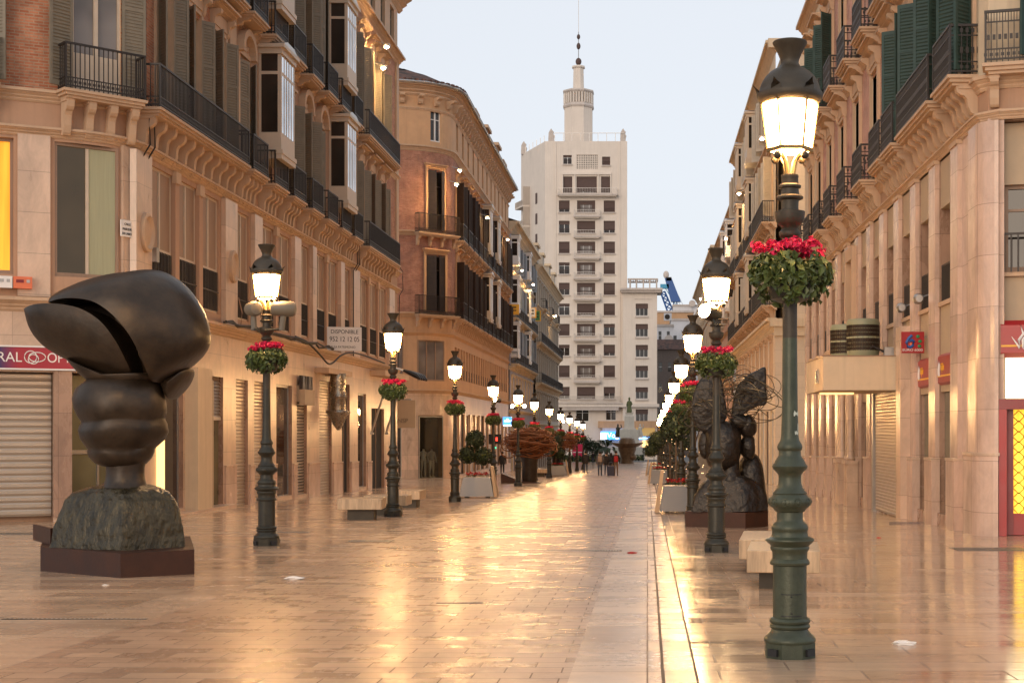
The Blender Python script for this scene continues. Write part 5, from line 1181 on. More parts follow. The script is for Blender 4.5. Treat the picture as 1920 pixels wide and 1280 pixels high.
# ================================================================== street lamps with lit lanterns
def lamp_proto(mat, name='street_lamp'):
    o = thing(name, 'x', 'street lamp', (0, 0, 0))
    K = 231.6
    def zc(y, off, sc): return (1232 - (off + y / sc)) / K
    def c4(pairs): return [(hw / 2.908 / K, zc(y, 820, 2.908)) for y, hw in pairs]
    def c3(pairs): return [(hw / 4.266 / K, zc(y, 560, 4.266)) for y, hw in pairs]
    def c2(pairs): return [(hw / 4.266 / K, zc(y, 280, 4.266)) for y, hw in pairs]
    def c1(pairs): return [(hw / 4.266 / K, zc(y, 0, 4.266)) for y, hw in pairs]
    mb = MB()
    mb.lathe([(.215, 0), (.215, .125), (.20, .135)], mat, 8, rot=math.pi / 8, smooth=False)
    for k in range(4):
        a = math.pi / 4 + k * math.pi / 2; m2 = MB(); m2.box(-.045, .045, -.02, .02, .03, .085, 'paint_black'); m2.map(lambda x, y, z: (x * -math.sin(a) + (.205 + y) * math.cos(a), x * math.cos(a) + (.205 + y) * math.sin(a), z))
        o_ = len(mb.v); mb.v += m2.v; mb.f += [tuple(i + o_ for i in f) for f in m2.f]; mb.m += [mb.mi('paint_black')] * 6; mb.s += m2.s
    prof = c4([(1114, 138), (1105, 143), (1092, 141), (1080, 132), (1068, 118), (1052, 104), (1040, 100), (1034, 110), (1024, 113), (1014, 106), (1010, 103), (1004, 112), (994, 114), (984, 108), (976, 95)])
    link('base', mb.lathe(prof, mat, 28).mesh('base'), o)
    mb = MB()
    prof = c4([(980, 94), (800, 93), (694, 93), (688, 108), (676, 111), (664, 104), (655, 96), (640, 96), (620, 97), (606, 106), (596, 108), (588, 104), (578, 112), (568, 124), (556, 135), (548, 134), (543, 122), (535, 104), (520, 98), (502, 98), (496, 102), (480, 101), (466, 92), (452, 76), (440, 72), (402, 72), (396, 84), (388, 88), (380, 94), (368, 110), (352, 117), (338, 117), (324, 110), (312, 96), (304, 92), (298, 95), (290, 88), (270, 72), (245, 64), (215, 62), (196, 64), (180, 78), (164, 94), (150, 98), (143, 94), (134, 86), (118, 80), (104, 70), (92, 62), (66, 61), (58, 68), (44, 70), (30, 66), (20, 60)])
    mb.lathe(prof, mat, 28)
    for k in range(10):   # cast scrolls round the bulb, inspection door
        a = k * 2 * math.pi / 10; z = zc(345, 820, 2.908); rq = lambda q: .172 - 10 * (.030 * math.sin(q)) ** 2
        t = [(rq(q) * math.cos(a + .19 * math.cos(q)), rq(q) * math.sin(a + .19 * math.cos(q)), z + .030 * math.sin(q)) for q in [2 * math.pi * j / 10 for j in range(10)]]
        mb.tube(t, .006, mat, 5, closed=True); mb.ellipsoid((.170 * math.cos(a), .170 * math.sin(a), z), (.012, .012, .018), mat, 8, 6)
    door = MB(); rr = 93.5 / 2.908 / K
    for z0, z1, a0, a1 in ((.345, .352, -.62, .62), (.52, .527, -.62, .62)):
        n = 8
        for j in range(n):
            p, q = a0 + (a1 - a0) * j / n, a0 + (a1 - a0) * (j + 1) / n; d_ = rr + .004
            mb.add([(d_ * math.sin(p), -d_ * math.cos(p), z0), (d_ * math.sin(q), -d_ * math.cos(q), z0), (d_ * math.sin(q), -d_ * math.cos(q), z1), (d_ * math.sin(p), -d_ * math.cos(p), z1)], [(0, 1, 2, 3)], 'paint_black')
    for z in (.37, .505): mb.ellipsoid((0, -rr - .002, z), (.008, .006, .008), 'paint_black', 6, 4)
    shaft = c3([(1290, 70), (1270, 84), (1250, 75), (1215, 97), (1200, 92), (1190, 94), (1172, 99), (1156, 98), (1148, 90), (1140, 76), (1090, 72)]) 
    shaft = [(r * 1.0, z) for r, z in shaft if z > prof[-1][1] + .01]
    shaft = [(prof[-1][0], prof[-1][1] - .002), (.078, prof[-1][1] + .02)] + shaft
    shaft += [(.0655, 2.0), (.060, 2.6)] + c2([(690, 60), (676, 80), (660, 87), (640, 86), (628, 74), (612, 64), (596, 70), (580, 92), (560, 108), (530, 118), (492, 122), (474, 123), (470, 108), (462, 72), (440, 70), (385, 72), (372, 106), (356, 109), (346, 100), (336, 76), (290, 72), (282, 90), (266, 92), (256, 80), (250, 70), (205, 68), (196, 72), (178, 70), (172, 40)])
    k_ = next(i for i, q in enumerate(shaft) if q[1] > 2.55); mb.lathe(shaft[:k_ + 1], mat, 24, cap=False); mb.lathe(shaft[k_:], 'lamp_brown', 24); link('post', mb.mesh('post'), o)
    mb = MB(); zt_, zb_ = zc(0, 280, 4.266), zc(170, 280, 4.266)
    for k in range(4):
        a = math.pi / 4 + k * math.pi / 2; ca, sa = math.cos(a), math.sin(a)
        mb.tube([(r * ca, r * sa, zb_ + t * (zt_ - zb_)) for r, t in ((.035, 0), (.045, .3), (.055, .55), (.085, .8), (.135, .98))], .019, 'iron_lamplit', 6)
        mb.ellipsoid((.155 * ca, .155 * sa, zt_ - .035), (.035, .035, .035), 'lamp_brown', 8, 6)
    mb.lathe(c1([(1186, 150), (1188, 182), (1182, 190), (1174, 186), (1176, 150), (1186, 150)]), 'iron_lamplit', 6, rot=math.pi / 6 * 0, smooth=False); link('lantern_bracket', mb.mesh('lantern_bracket'), o)
    # glazed hexagonal body
    z0, z1 = zc(1168, 0, 4.266), zc(800, 0, 4.266); r0, r1 = 178 / 4.266 / K, 228 / 4.266 / K
    fr = MB(); gl_ = MB(); hx = [(math.cos(a), math.sin(a)) for a in [k * math.pi / 3 for k in range(6)]]
    for k in range(6):
        (c0, s0), (c1_, s1_) = hx[k], hx[(k + 1) % 6]
        fr.tube([(c0 * r0, s0 * r0, z0), (c0 * r1, s0 * r1, z1)], .012, 'iron_lamplit', 5)
        fr.tube([(c0 * r0, s0 * r0, z0 + .005), (c1_ * r0, s1_ * r0, z0 + .005)], .012, 'iron_lamplit', 5)
        k0, k1 = .965 * r0, .965 * r1
        gl_.add([(c0 * k0, s0 * k0, z0 + .006), (c1_ * k0, s1_ * k0, z0 + .006), (c1_ * k1, s1_ * k1, z1), (c0 * k1, s0 * k1, z1)], [(0, 1, 2, 3)], 'lantern_light')
    gl_.add([(c * .86 * r0, q * .86 * r0, zc(1187, 0, 4.266)) for c, q in hx][::-1], [tuple(range(6))], 'lantern_light')
    L = link('lantern_frame', fr.mesh('lantern_frame'), o); link('glass', gl_.mesh('glass'), L)
    mb = MB(); mb.lathe(c1([(805, 226), (800, 236), (770, 256), (735, 268), (715, 262), (700, 248), (670, 241), (640, 230), (610, 215), (580, 195), (550, 166), (525, 128), (508, 92), (480, 74), (465, 72), (445, 75), (425, 84), (395, 96), (350, 120), (322, 136), (308, 140), (300, 136), (298, 110), (330, 90), (400, 60)]), 'lamp_brown', 24)
    for k in range(6):
        a = k * math.pi / 3; ca, sa = math.cos(a), math.sin(a); big = True
        rb = 258 / 4.266 / K; h_ = .095; zb2 = zc(735, 0, 4.266); wd = .05
        P = lambda t, e, hh: ((rb + e) * ca - t * sa, (rb + e) * sa + t * ca, zb2 + hh)
        mb.add([P(-wd, 0, 0), P(wd, 0, 0), P(wd * .8, .012, h_ * .5), P(wd * .45, .022, h_ * .65), P(0, .05, h_), P(-wd * .45, .022, h_ * .65), P(-wd * .8, .012, h_ * .5), P(0, -.02, h_ * .35)], [(0, 1, 2, 7), (2, 3, 7), (3, 4, 7), (4, 5, 7), (5, 6, 7), (6, 0, 7), (7, 2, 1, 0), (7, 3, 2), (7, 4, 3), (7, 5, 4), (7, 6, 5), (7, 0, 6)], 'lamp_brown')
    link('lantern_roof', mb.mesh('lantern_roof'), o)
    return o
def basket_proto():
    mb = MB(); rnd = random.Random(3)
    lob = [(rnd.uniform(0, 6.283), rnd.uniform(-.8, .8), rnd.uniform(.88, 1.06)) for _ in range(20)]
    for _ in range(1150):
        a0, e0, k0 = rnd.choice(lob); a = a0 + rnd.gauss(0, .38); e = max(-1.25, min(1.0, e0 + rnd.gauss(0, .34)))
        rr = (.11 + .215 * math.sqrt(max(0.0, 1 - (e * .78) ** 2)) * rnd.uniform(.66, 1.05)) * k0; z = .16 * e + rnd.uniform(-.035, .035)
        p = Vector((rr * math.cos(a), rr * math.sin(a), z)); n = Vector((math.cos(a) + rnd.gauss(0, .45), math.sin(a) + rnd.gauss(0, .45), .35 + e * .5 + rnd.gauss(0, .5))).normalized()
        leaf_quad(mb, p, n, rnd.uniform(.05, .105), 'leaf_pale' if rnd.random() < (.22 if e > .3 else .05) else 'leaf')  # more pale leaves near the top paint in the light on the basket
    o = thing('flower_basket', 'x', 'flower basket', (0, 0, 0)); link('foliage', mb.mesh('foliage'), o)
    mb = MB()
    for c in range(58):
        a = c * 2.4 + rnd.uniform(-.3, .3); rc = rnd.uniform(.08, .285); cc_ = Vector((rc * math.cos(a), rc * math.sin(a), .20 + rnd.uniform(-.03, .07)))
        for _ in range(16):
            d = Vector((rnd.gauss(0, 1), rnd.gauss(0, 1), abs(rnd.gauss(.6, .7)))).normalized()
            leaf_quad(mb, cc_ + d * rnd.uniform(.01, .05), d, rnd.uniform(.035, .065), 'petal')
    link('blossoms', mb.mesh('blossoms'), o)
    link('planter_ring', MB().lathe([(.08, -.2), (.16, -.17), (.2, -.05), (.19, .02), (.08, .02)], 'lamp_black', 14).mesh('planter_ring'), o)
    return o
proto = {}
ordn = ['nearest', 'second', 'third', 'fourth', 'fifth', 'sixth', 'seventh', 'eighth', 'ninth', 'tenth', 'eleventh', 'twelfth']
LL = [(500, 1022, 1.045), (737, 968, 1.03), (853, 940, 1.0), (925, 922, .97), (971.5, 911, .99)]
lamps = []
for i in range(11):
    if i < len(LL): px, py, sc = LL[i]; Y = 4267 / (py - 850); X = (px - VX) * Y / FPX
    else: Y = 68.6 + 12.2 * (i - 4); X = -6.42; sc = 1.0
    lamps.append(('left', i, X, Y, sc))
lamps.append(('off', 0, -6.45, 13.0, 1.0))
for i in range(11):
    Y = 11.23 + 11.95 * i; lamps.append(('right', i, 1.124 - .002 * i, Y, .967 if i == 0 else (.985 if i == 1 else 1.0)))
P1 = lamp_proto('lamp_green'); P2 = lamp_proto('lamp_black'); BP = basket_proto(); used = set()
extra_l = {0: ', with loudspeakers under its lantern', 3: ', one floodlight under its lantern', 4: ', with two floodlights under its lantern'}
placed = []
for side, i, X, Y, sc in lamps:
    p = P1 if (side, i) == ('right', 0) else P2
    if side == 'off': lb = 'dark iron street lamp before the bronze head, outside the left edge'
    else: lb = ('tall chipped green street lamp closest to the camera' if (side, i) == ('right', 0) else f'dark street lamp, {ordn[i]} of the {side} row' + (extra_l.get(i, '') if side == 'left' else (', with large round floodlight' if i == 1 else '')))
    gname = 'cast iron street lamps lining the street'
    z = zg(Y) - .004
    ry = {0: 0}.get(i, random.uniform(-.25, .25))
    if p not in used: o = p; used.add(p); o.location = (X, Y, z); o.scale = (sc,) * 3; o['label'] = lb; o['group'] = gname
    else: o = dup(p, None, (X, Y, z), None, sc, lb, gname)
    o.rotation_euler = (0, 0, ry + R(0))
    lamps_o = o
    zb_ = z + (1232 - 517) / 231.6 * sc
    bl = ('big basket of red cyclamen and ivy round the nearest green lamp' if (side, i) == ('right', 0) else ('red flower basket round the lamp outside the left edge' if side == 'off' else f'red flower basket round the {ordn[i]} lamp of the {side} row'))
    if 'b' not in used: used.add('b'); b = BP; b['label'] = bl; b['group'] = 'flower baskets on the lamps'
    else: b = dup(BP, None, None, None, None, bl, 'flower baskets on the lamps')
    b.location = (X, Y, zb_); b.scale = (sc,) * 3; b.rotation_euler = (0, 0, random.uniform(0, 6.28))
    placed.append((side, i, o))
for side, i, o in placed:
    if (side, i) == ('right', 0):
        mb = MB(); r = .072
        for z0, z1, a0, a1 in ((1.97, 2.0, .35, 1.1), (1.81, 1.84, .5, 1.15), (1.84, 1.9, .95, 1.15), (1.66, 1.68, .4, .55)):
            n = 6
            vs = []
            for j in range(n + 1): a = a0 + (a1 - a0) * j / n; vs += [(r * math.sin(a), -r * math.cos(a), z0 + random.uniform(-.008, .008)), (r * math.sin(a), -r * math.cos(a), z1 + random.uniform(-.01, .01))]
            mb.add(vs, [(2 * j, 2 * j + 2, 2 * j + 3, 2 * j + 1) for j in range(n)], 'chipped_paint')
        link('paint_chip', mb.mesh('paint_chip'), o)
    if side == 'left' and i == 0:
        for sx, ln, yw in ((.30, .42, .12), (-.20, .30, -.9)):
            mb = MB(); mb.lathe([(.06, -ln / 2), (.11, -ln / 2 + .02), (.13, 0), (.125, ln / 2 - .06), (.10, ln / 2 - .015), (.03, ln / 2)], 'speaker_grey', 18); mb.map(lambda x, y, q: (q, y, x)); mb.tube([(0, 0, -.1), (-.03 if sx > 0 else .03, 0, -.36)], .05, 'speaker_grey', 8); mb.tube([(-.03 if sx > 0 else .03, 0, -.34), (-sx, .0, -.36)], .025, 'lamp_black', 6)
            link('loudspeaker', mb.mesh('loudspeaker'), o, (sx, -.08, 3.94), (0, 0, yw))
    fl_ = {('left', 3): [(.16, -.8)], ('left', 4): [(-.22, -.5), (.26, .5)], ('right', 1): [(-.12, -.6)], ('left', 7): [(.14, .3)]}.get((side, i), [])
    for sx, yw in fl_:
        big = 1.0 if side == 'right' else .8
        mb = MB(); mb.lathe([(.10, .22), (.13, .2), (.135, -.1), (.125, -.15)], 'lamp_black', 16, cap=True); mb.map(lambda x, y, q: (x, q, y)); mb.tube([(0, 0, 0), (-sx, .05, -.22)], .025, 'lamp_black', 6)
        L_ = link('floodlight', mb.mesh('floodlight'), o, (sx, -.1, 3.95), (R(-8), 0, yw), (big,) * 3)
        g = MB(); g.lathe([(.115, 0), (.08, .012), (0.01, .02)], 'spot_face', 16); g.map(lambda x, y, q: (x, -q - .155, y)); link('glass', g.mesh('glass'), L_)

# ------------------------------------------------------------------ floodlights on the facades
def wall_flood(px, py, X, label):
    Y = X * FPX / (px - VX); p = pt(px, py, Y); sx = 1 if X < 0 else -1
    o = tag(link('wall_floodlight', None, None, p), label, 'floodlight', 'floodlights on the facades')
    mb = MB(); mb.box(-.14, .14, -.12, .12, -.02, .12, 'metal_grey'); mb.tube([(0, 0, .1), (-.5 * sx, 0, .25)], .025, 'metal_grey', 6); link('housing', mb.mesh('housing'), o)
    g = MB(); g.ellipsoid((0, -.05, -.02), (.09, .09, .07), 'flood_light', 12, 8); link('glass', g.mesh('glass'), o)
for a in ((725, 88, -11.6, 'bright floodlight on the near left block under its cornice'), (719, 128, -11.9, 'small floodlight by the shutters of the near left block'), (862, 320, -11.9, 'bright floodlight at the rounded brick corner'), (856, 346, -12.0, 'lower floodlight at the rounded brick corner'), (914, 408, -11.7, 'floodlight above the upper balconies of the brick block'),
          (952, 449, -11.8, 'floodlight at the far end of the brick block'), (979, 507, -11.9, 'floodlight on the lavender house'), (1000, 533, -11.7, 'floodlight between lavender and grey stone house'), (1042, 592, -11.7, 'small floodlight at the far end of the grey stone house'),
          (1429, 260, 5.6, 'floodlight under the cornice of the cream right house'), (1386, 363, 5.6, 'floodlight low on the far end of the cream right house'), (1361, 447, 5.7, 'floodlight on the rose house'), (1313, 560, 5.9, 'floodlight on the far pale stone house')):
    wall_flood(*a)

# ================================================================== bronze head with the great hood, on its rusty plinth
SB = 19.4 / FPX
def bx_(px, py, dy=0.0):      # pixel on the sculpture plane -> local
    return ((px - 235) * SB, dy, (1070 - py) * SB)
s1 = thing('bronze_bust', 'giant dark bronze head under a scooped hood on a rusty steel plinth', 'sculpture', ((235 - VX) * SB, 19.4, zg(19.4)))
ox, oy = (235 - VX) * SB, 19.4
Pp = [(-8.28, 19.4), (-6.78, 18.3), (-6.02, 18.9), (-6.85, 21.3), (-9.15, 21.6)]
mb = MB(); ring = lambda z, k=1.0: [((x - ox - .0) * k, (y - oy) * k, z) for x, y in Pp]
mb.loft([ring(.0), ring(.335)], 'corten', False, cap=True)
a, b = Vector((-8.28 - ox, 19.4 - oy, 0)), Vector((-8.9 - ox, 20.3 - oy, 0)); mb.loft([[(a.x + .01, a.y + .3, z), (a.x + .05, a.y + .34, z), (b.x + .05, b.y + .3, z), (b.x, b.y + .3, z)] for z in (.33, .56)], 'corten', False)
link('plinth', mb.mesh('plinth'), s1)
def sq_ring(cx, cy, z, rx, ry, p, n=40, rot=0.0, corner=1.0):
    out = []
    for i in range(n):
        t = 2 * math.pi * i / n + rot; c, s = math.cos(t), math.sin(t)
        out.append((cx + rx * math.copysign(abs(c) ** (2 / p), c), cy + ry * math.copysign(abs(s) ** (2 / p), s), z))
    return out
def rough(mb, i0, amt, sc):
    from mathutils import noise
    for i in range(i0, len(mb.v)):
        p = Vector(mb.v[i]); d = noise.noise_vector(p * sc) * amt; mb.v[i] = tuple(p + d)
mb = MB()
# shoulders: a block with one corner to the viewer, rounding in to the neck
def fine(rs, n=7):
    out = []
    for a, b in zip(rs, rs[1:]):
        for i in range(n): out.append([tuple(Vector(p).lerp(Vector(q), i / n)) for p, q in zip(a, b)])
    return out + [rs[-1]]
def diamond(z, l, r, f, bk, e, cx=0.0, n=12, rb=.6):
    c = [(-l, -.25 * f), (cx, -f), (r, -.12 * f), (r * rb, bk), (-l * .95, bk)]; out = []
    for i in range(5):
        p, q = Vector(c[i]), Vector(c[(i + 1) % 5])
        for k in range(n): out.append(p.lerp(q, k / n))
    cen = sum(out, Vector((0, 0))) / len(out); o2 = []
    m_ = len(out)
    for i in range(m_):
        s_ = Vector((0, 0)); w_ = 0
        for j in range(-e, e + 1): s_ += out[(i + j) % m_]; w_ += 1
        q = s_ / w_; o2.append((q.x, q.y, z))
    return o2
R_ = [diamond(.335, 132 * SB, 116 * SB, .70, .75, 0, .20), diamond(.60, 126 * SB, 112 * SB, .66, .72, 0, .20), diamond(.82, 118 * SB, 106 * SB, .60, .68, 1, .20), diamond(.97, 110 * SB, 98 * SB, .54, .62, 1, .20), diamond(1.07, 99 * SB, 86 * SB, .46, .56, 2, .18), diamond(1.13, 80 * SB, 70 * SB, .38, .46, 4, .12), diamond(1.17, 52 * SB, 50 * SB, .31, .36, 6, .04), diamond(1.20, 37 * SB, 38 * SB, .26, .3, 7, .0)]
mb.loft(fine(R_), 'bronze_rough'); rough(mb, 0, .012, 4.5); rough(mb, 0, .014, 10); link('shoulders', mb.mesh('shoulders', 28), s1)
mb = MB(); mb.lathe([(.31, 1.14), (.275, 1.19), (.258, 1.25), (.25, 1.32), (.25, 1.4), (.27, 1.5)], 'bronze_dark', 28); 
prof = [(872, 34), (867, 48), (857, 57), (847, 60), (842, 59), (837, 63), (825, 72), (809, 77), (797, 76.5), (790, 73.5), (785, 75), (776, 80), (760, 84), (742, 84), (724, 79), (710, 66), (702, 48), (697, 20)]
i0 = len(mb.v); mb.lathe([(hw * SB, (1070 - y) * SB) for y, hw in prof], 'bronze_dark', 36)
mb.v[i0:] = [(x + .03 * math.sin(z * 7) - .04, y * .95, z + .05 * x * (1 if z > 1.9 else -.2)) for x, y, z in mb.v[i0:]]
rough(mb, i0, .05, 2.2); link('head', mb.mesh('head', 50), s1)
def puff(mb, outline, depth, mat, y0=0.0, k=9, p=2.6, cx=None):
    """solid whose silhouette is the outline, swelling front and back"""
    pts = [Vector((x, 0, z)) for x, z in outline]
    dense = []
    n = len(pts)
    for i in range(n):
        p0, p1, p2, p3 = pts[i - 1], pts[i], pts[(i + 1) % n], pts[(i + 2) % n]
        for j in range(5):
            t = j / 5; dense.append(.5 * ((2 * p1) + (p2 - p0) * t + (2 * p0 - 5 * p1 + 4 * p2 - p3) * t * t + (3 * p1 - p0 - 3 * p2 + p3) * t ** 3))
    c = sum(dense, Vector()) / len(dense) if cx is None else Vector((cx[0], 0, cx[1]))
    rings = []
    for i in range(-k, k + 1):
        t = i / k; s_ = max(.02, (1 - abs(t) ** p) ** (1 / p)); rings.append([tuple(c + (q - c) * s_ + Vector((0, y0 + depth * t, 0))) for q in dense])
    mb.loft(rings, mat)
def shell(mb, inner, outer, D, back, mat, n=44, k=9):
    """lobe swelling from its outer silhouette up to a sharp rim along the inner curve"""
    def cr(P, u):
        u = u * (len(P) - 1); i = min(int(u), len(P) - 2); t = u - i; p0, p1, p2, p3 = P[max(i - 1, 0)], P[i], P[i + 1], P[min(i + 2, len(P) - 1)]
        return [.5 * (2 * p1[d] + (p2[d] - p0[d]) * t + (2 * p0[d] - 5 * p1[d] + 4 * p2[d] - p3[d]) * t * t + (3 * p1[d] - p0[d] - 3 * p2[d] + p3[d]) * t ** 3) for d in (0, 1)]
    rings = []
    for a in range(n + 1):
        u = a / n; I = cr(inner, u); O = cr(outer, u); d = D * (.12 + .88 * math.sin(math.pi * min(1, .06 + u * .88)) ** .6); r = []
        for q in range(k + 1): s_ = math.pi / 2 * q / k; r.append((I[0] + (O[0] - I[0]) * math.sin(s_), -d * math.cos(s_), I[1] + (O[1] - I[1]) * math.sin(s_)))
        for q in range(k - 1, -1, -1): s_ = math.pi / 2 * q / k; r.append((I[0] + (O[0] - I[0]) * math.sin(s_), back * d * math.cos(s_), I[1] + (O[1] - I[1]) * math.sin(s_)))
        rings.append(r)
    mb.loft(rings, mat)
hood_in = [(112, 572), (150, 567), (190, 569), (222, 577), (251, 596), (276, 624), (292, 657), (300, 690), (302, 716)]
hood_out = [(112, 552), (150, 535), (190, 521), (240, 511), (302, 508), (352, 541), (387, 602), (383, 658), (308, 719)]
bowl_in = [(64, 583), (100, 576), (150, 578), (192, 588), (226, 610), (249, 643), (262, 678), (265, 702)]
bowl_out = [(61, 592), (64, 620), (84, 648), (120, 671), (160, 690), (200, 704), (235, 714), (266, 708)]
low = [(130, 670), (180, 692), (240, 706), (300, 700), (280, 724), (215, 728), (168, 712)]
tail = [(296, 706), (330, 700), (350, 690), (344, 712), (328, 735), (312, 748), (302, 728)]
loc = lambda o: [((x - 235) * SB, (1070 - y) * SB) for x, y in o]
mb = MB(); shell(mb, loc(hood_in), loc(hood_out), .85, 1.0, 'bronze_dark'); link('hood', mb.mesh('hood', 40), s1)
mb = MB(); shell(mb, loc(bowl_in), loc(bowl_out), .72, .9, 'bronze_dark'); puff(mb, loc(low), .5, 'bronze_dark', .0, 7, 2.2); link('scoop', mb.mesh('scoop', 40), s1)
mb = MB(); puff(mb, loc(tail), .4, 'bronze_dark', .2, 6, 2.2)
gro = [(120, 566), (185, 566), (225, 578), (262, 606), (285, 645), (297, 690), (299, 716), (262, 712), (250, 690), (244, 655), (223, 622), (190, 597), (150, 585), (118, 580)]
puff(mb, loc(gro), .22, 'bronze_dark', .25, 5, 3.0); link('hood_lining', mb.mesh('hood_lining', 32), s1)

# ================================================================== bust with petal hair and wires, right
SY = 31.0; S2 = SY / FPX
s2 = thing('bronze_bust', 'bronze bust with two dark petals and loops of wire for hair', 'sculpture', ((1362 - VX) * S2, SY, zg(SY)))
q2 = lambda x, y, d=0.0: ((x - 1362) * S2, d, (988 - y) * S2)
mb = MB(); mb.loft([[((x - 1362) * S2, d, z) for x, d in ((1285, .1), (1395, -.45), (1442, .25), (1340, 1.0))] for z in (0, .34)], 'corten', False); link('plinth', mb.mesh('plinth'), s2)
mb = MB()
def ring5(y, l, r, f, bk, e, cx): return [(x, d, z) for x, d, z in [(p[0], p[1], p[2]) for p in diamond((988 - y) * S2, l * S2, r * S2, f, bk, e, cx * S2)]]
mb.loft([ring5(958, 66, 78, .35, .6, 0, 33), ring5(930, 60, 76, .32, .55, 1, 33), ring5(908, 48, 64, .28, .5, 2, 30), ring5(896, 34, 46, .24, .4, 3, 22), ring5(888, 14, 22, .2, .3, 5, 8)], 'bronze_black'); rough(mb, 0, .03, 5); link('shoulders', mb.mesh('shoulders', 30), s2)
mb = MB(); mb.lathe([(.24, 0), (.19, .2), (.19, .45)], 'bronze_black', 20, q2(1370, 900)); i0 = len(mb.v)
mb.lathe([(r * S2, (988 - y) * S2) for y, r in ((880, 14), (872, 26), (858, 33), (845, 36), (826, 36), (808, 34), (796, 26), (790, 10))], 'bronze_black', 26, (q2(1355, 0)[0], 0, 0))
mb.ellipsoid(q2(1322, 835, -.02), (.16, .14, .30), 'bronze_black'); rough(mb, i0, .03, 4); link('head', mb.mesh('head', 50), s2)
mb = MB(); i0 = 0
mb.ellipsoid(q2(1402, 800, .05), (.20, .22, .25), 'bronze_black', 18, 12); mb.ellipsoid(q2(1403, 838, .08), (.17, .2, .28), 'bronze_black', 18, 12); mb.ellipsoid(q2(1385, 792, .0), (.24, .2, .17), 'bronze_black', 18, 12)
rough(mb, 0, .05, 4); puff(mb, [((x - 1362) * S2, (988 - y) * S2) for x, y in ((1384, 880), (1400, 852), (1418, 850), (1432, 872), (1438, 915), (1441, 958), (1395, 958), (1390, 905))], .4, 'bronze_black', .45, 6); link('hair_roll', mb.mesh('hair_roll', 50), s2)
for nm, ol, d0 in (('petal', [(1296, 770), (1298, 745), (1306, 722), (1320, 704), (1338, 698), (1352, 712), (1358, 745), (1362, 778), (1350, 805), (1325, 812), (1305, 800)], -.1), ('petal', [(1371, 792), (1374, 755), (1384, 722), (1400, 705), (1420, 694), (1436, 689), (1437, 722), (1438, 756), (1420, 762), (1402, 772), (1386, 784)], .1)):
    mb = MB(); puff(mb, [((x - 1362) * S2, (988 - y) * S2) for x, y in ol], .10, 'bronze_black', d0, 5, 4.5); link(nm, mb.mesh('petal', 30), s2)
mb = MB(); rw = random.Random(11)
for i in range(24):
    cx_, cy_ = rw.choice([(1310, 760), (1345, 745), (1385, 750), (1420, 745), (1400, 730), (1330, 770)]); rx, rz_, dy_ = rw.uniform(18, 62) * S2, rw.uniform(10, 38) * S2, rw.uniform(.1, .7); tl = rw.uniform(-.7, .7); ph = rw.uniform(0, 6.28)
    c = Vector(q2(cx_ + rw.uniform(-14, 14), cy_ + rw.uniform(-18, 22)))
    pts = []
    for k in range(26):
        t = 2 * math.pi * k / 26; x, z = rx * math.cos(t), rz_ * math.sin(t); pts.append(c + Vector((x * math.cos(tl) - z * math.sin(tl), dy_ * math.sin(t + ph), x * math.sin(tl) + z * math.cos(tl))))
    mb.tube(pts, .009, 'wire_steel', 5, closed=True)
for i in range(14):
    a = Vector(q2(rw.uniform(1260, 1330), rw.uniform(730, 815), rw.uniform(-.4, .4))); b = Vector(q2(rw.uniform(1380, 1440), rw.uniform(700, 800), rw.uniform(-.4, .4))); m_ = (a + b) / 2 + Vector((0, rw.uniform(-.5, .5), rw.uniform(-.35, .35)))
    mb.tube([a * (1 - t) ** 2 + m_ * 2 * t * (1 - t) + b * t * t for t in [k / 12 for k in range(13)]], .008, 'wire_steel', 5)
link('wire_hair', mb.mesh('wire_hair'), s2)

# ================================================================== far heads with copper hair, left, and the hat sculpture
def copper(px, py, Y, wpx, y0, y1, neck, label, n):
    s = Y / FPX; o = thing('wire_sculpture', label, 'sculpture', ((px - VX) * s, Y, zg(Y))); zf = lambda y: H + (VY - y) * s - zg(Y)
    mb = MB(); mb.lathe([(neck * .9, 0), (neck, .2), (neck * 1.0, zf(y1) * .7), (neck * 1.3, zf(y1)), (neck * 1.25, (zf(y1) + zf(y0)) / 2), (neck * .6, zf(y0) - .1)], 'bronze_dark', 20); link('head', mb.mesh('head'), o)
    mb = MB(); rw = random.Random(int(px))
    zc_ = (zf(y0) + zf(y1)) / 2; hz = (zf(y0) - zf(y1)) / 2; hw = wpx * s / 2
    for i in range(n):
        ph = rw.uniform(-.7, .7); e = rw.uniform(-1, 1); r = math.sqrt(max(.05, 1 - e * e)) * rw.uniform(.8, 1.15); off = rw.uniform(-.3, .3)
        a0 = rw.uniform(0, 6.28); L = rw.uniform(2.0, 5.5)
        pts = [(hw * r * math.cos(a0 + L * k / 14) * 1.02 + off * .5, hw * .7 * r * math.sin(a0 + L * k / 14), zc_ + hz * 1.1 * e + .16 * math.sin(k * .6 + ph * 5) + ph * .45 * (k - 7) / 14) for k in range(15)]
        mb.tube(pts, .024, 'copper_wire', 5)
    for sx in (-1, -1, 1):
        c = (sx * hw * rw.uniform(.7, .95), 0, zc_ + rw.uniform(-.6, .2)); r = rw.uniform(.25, .5)
        mb.tube([(c[0] + r * math.cos(t * .45), c[1], c[2] + r * math.sin(t * .45)) for t in range(14)], .03, 'copper_wire', 5, closed=True)
    link('copper_hair', mb.mesh('copper_hair'), o)
    mb = MB(); mb.extrude([(-1.5, 0), (.6, 0), (.6, .05), (-.4, .1), (-1.5, .55)], 'y', -.6, .9, 'corten'); link('plinth', mb.mesh('plinth'), o)
copper(993, 905, 77.5, 88, 807, 852, .42, 'bronze head wrapped in long copper strands behind the left lamps, nearer', 120)
copper(1046, 890, 106, 70, 812, 846, .42, 'smaller copper haired bronze head beyond the first one', 70)
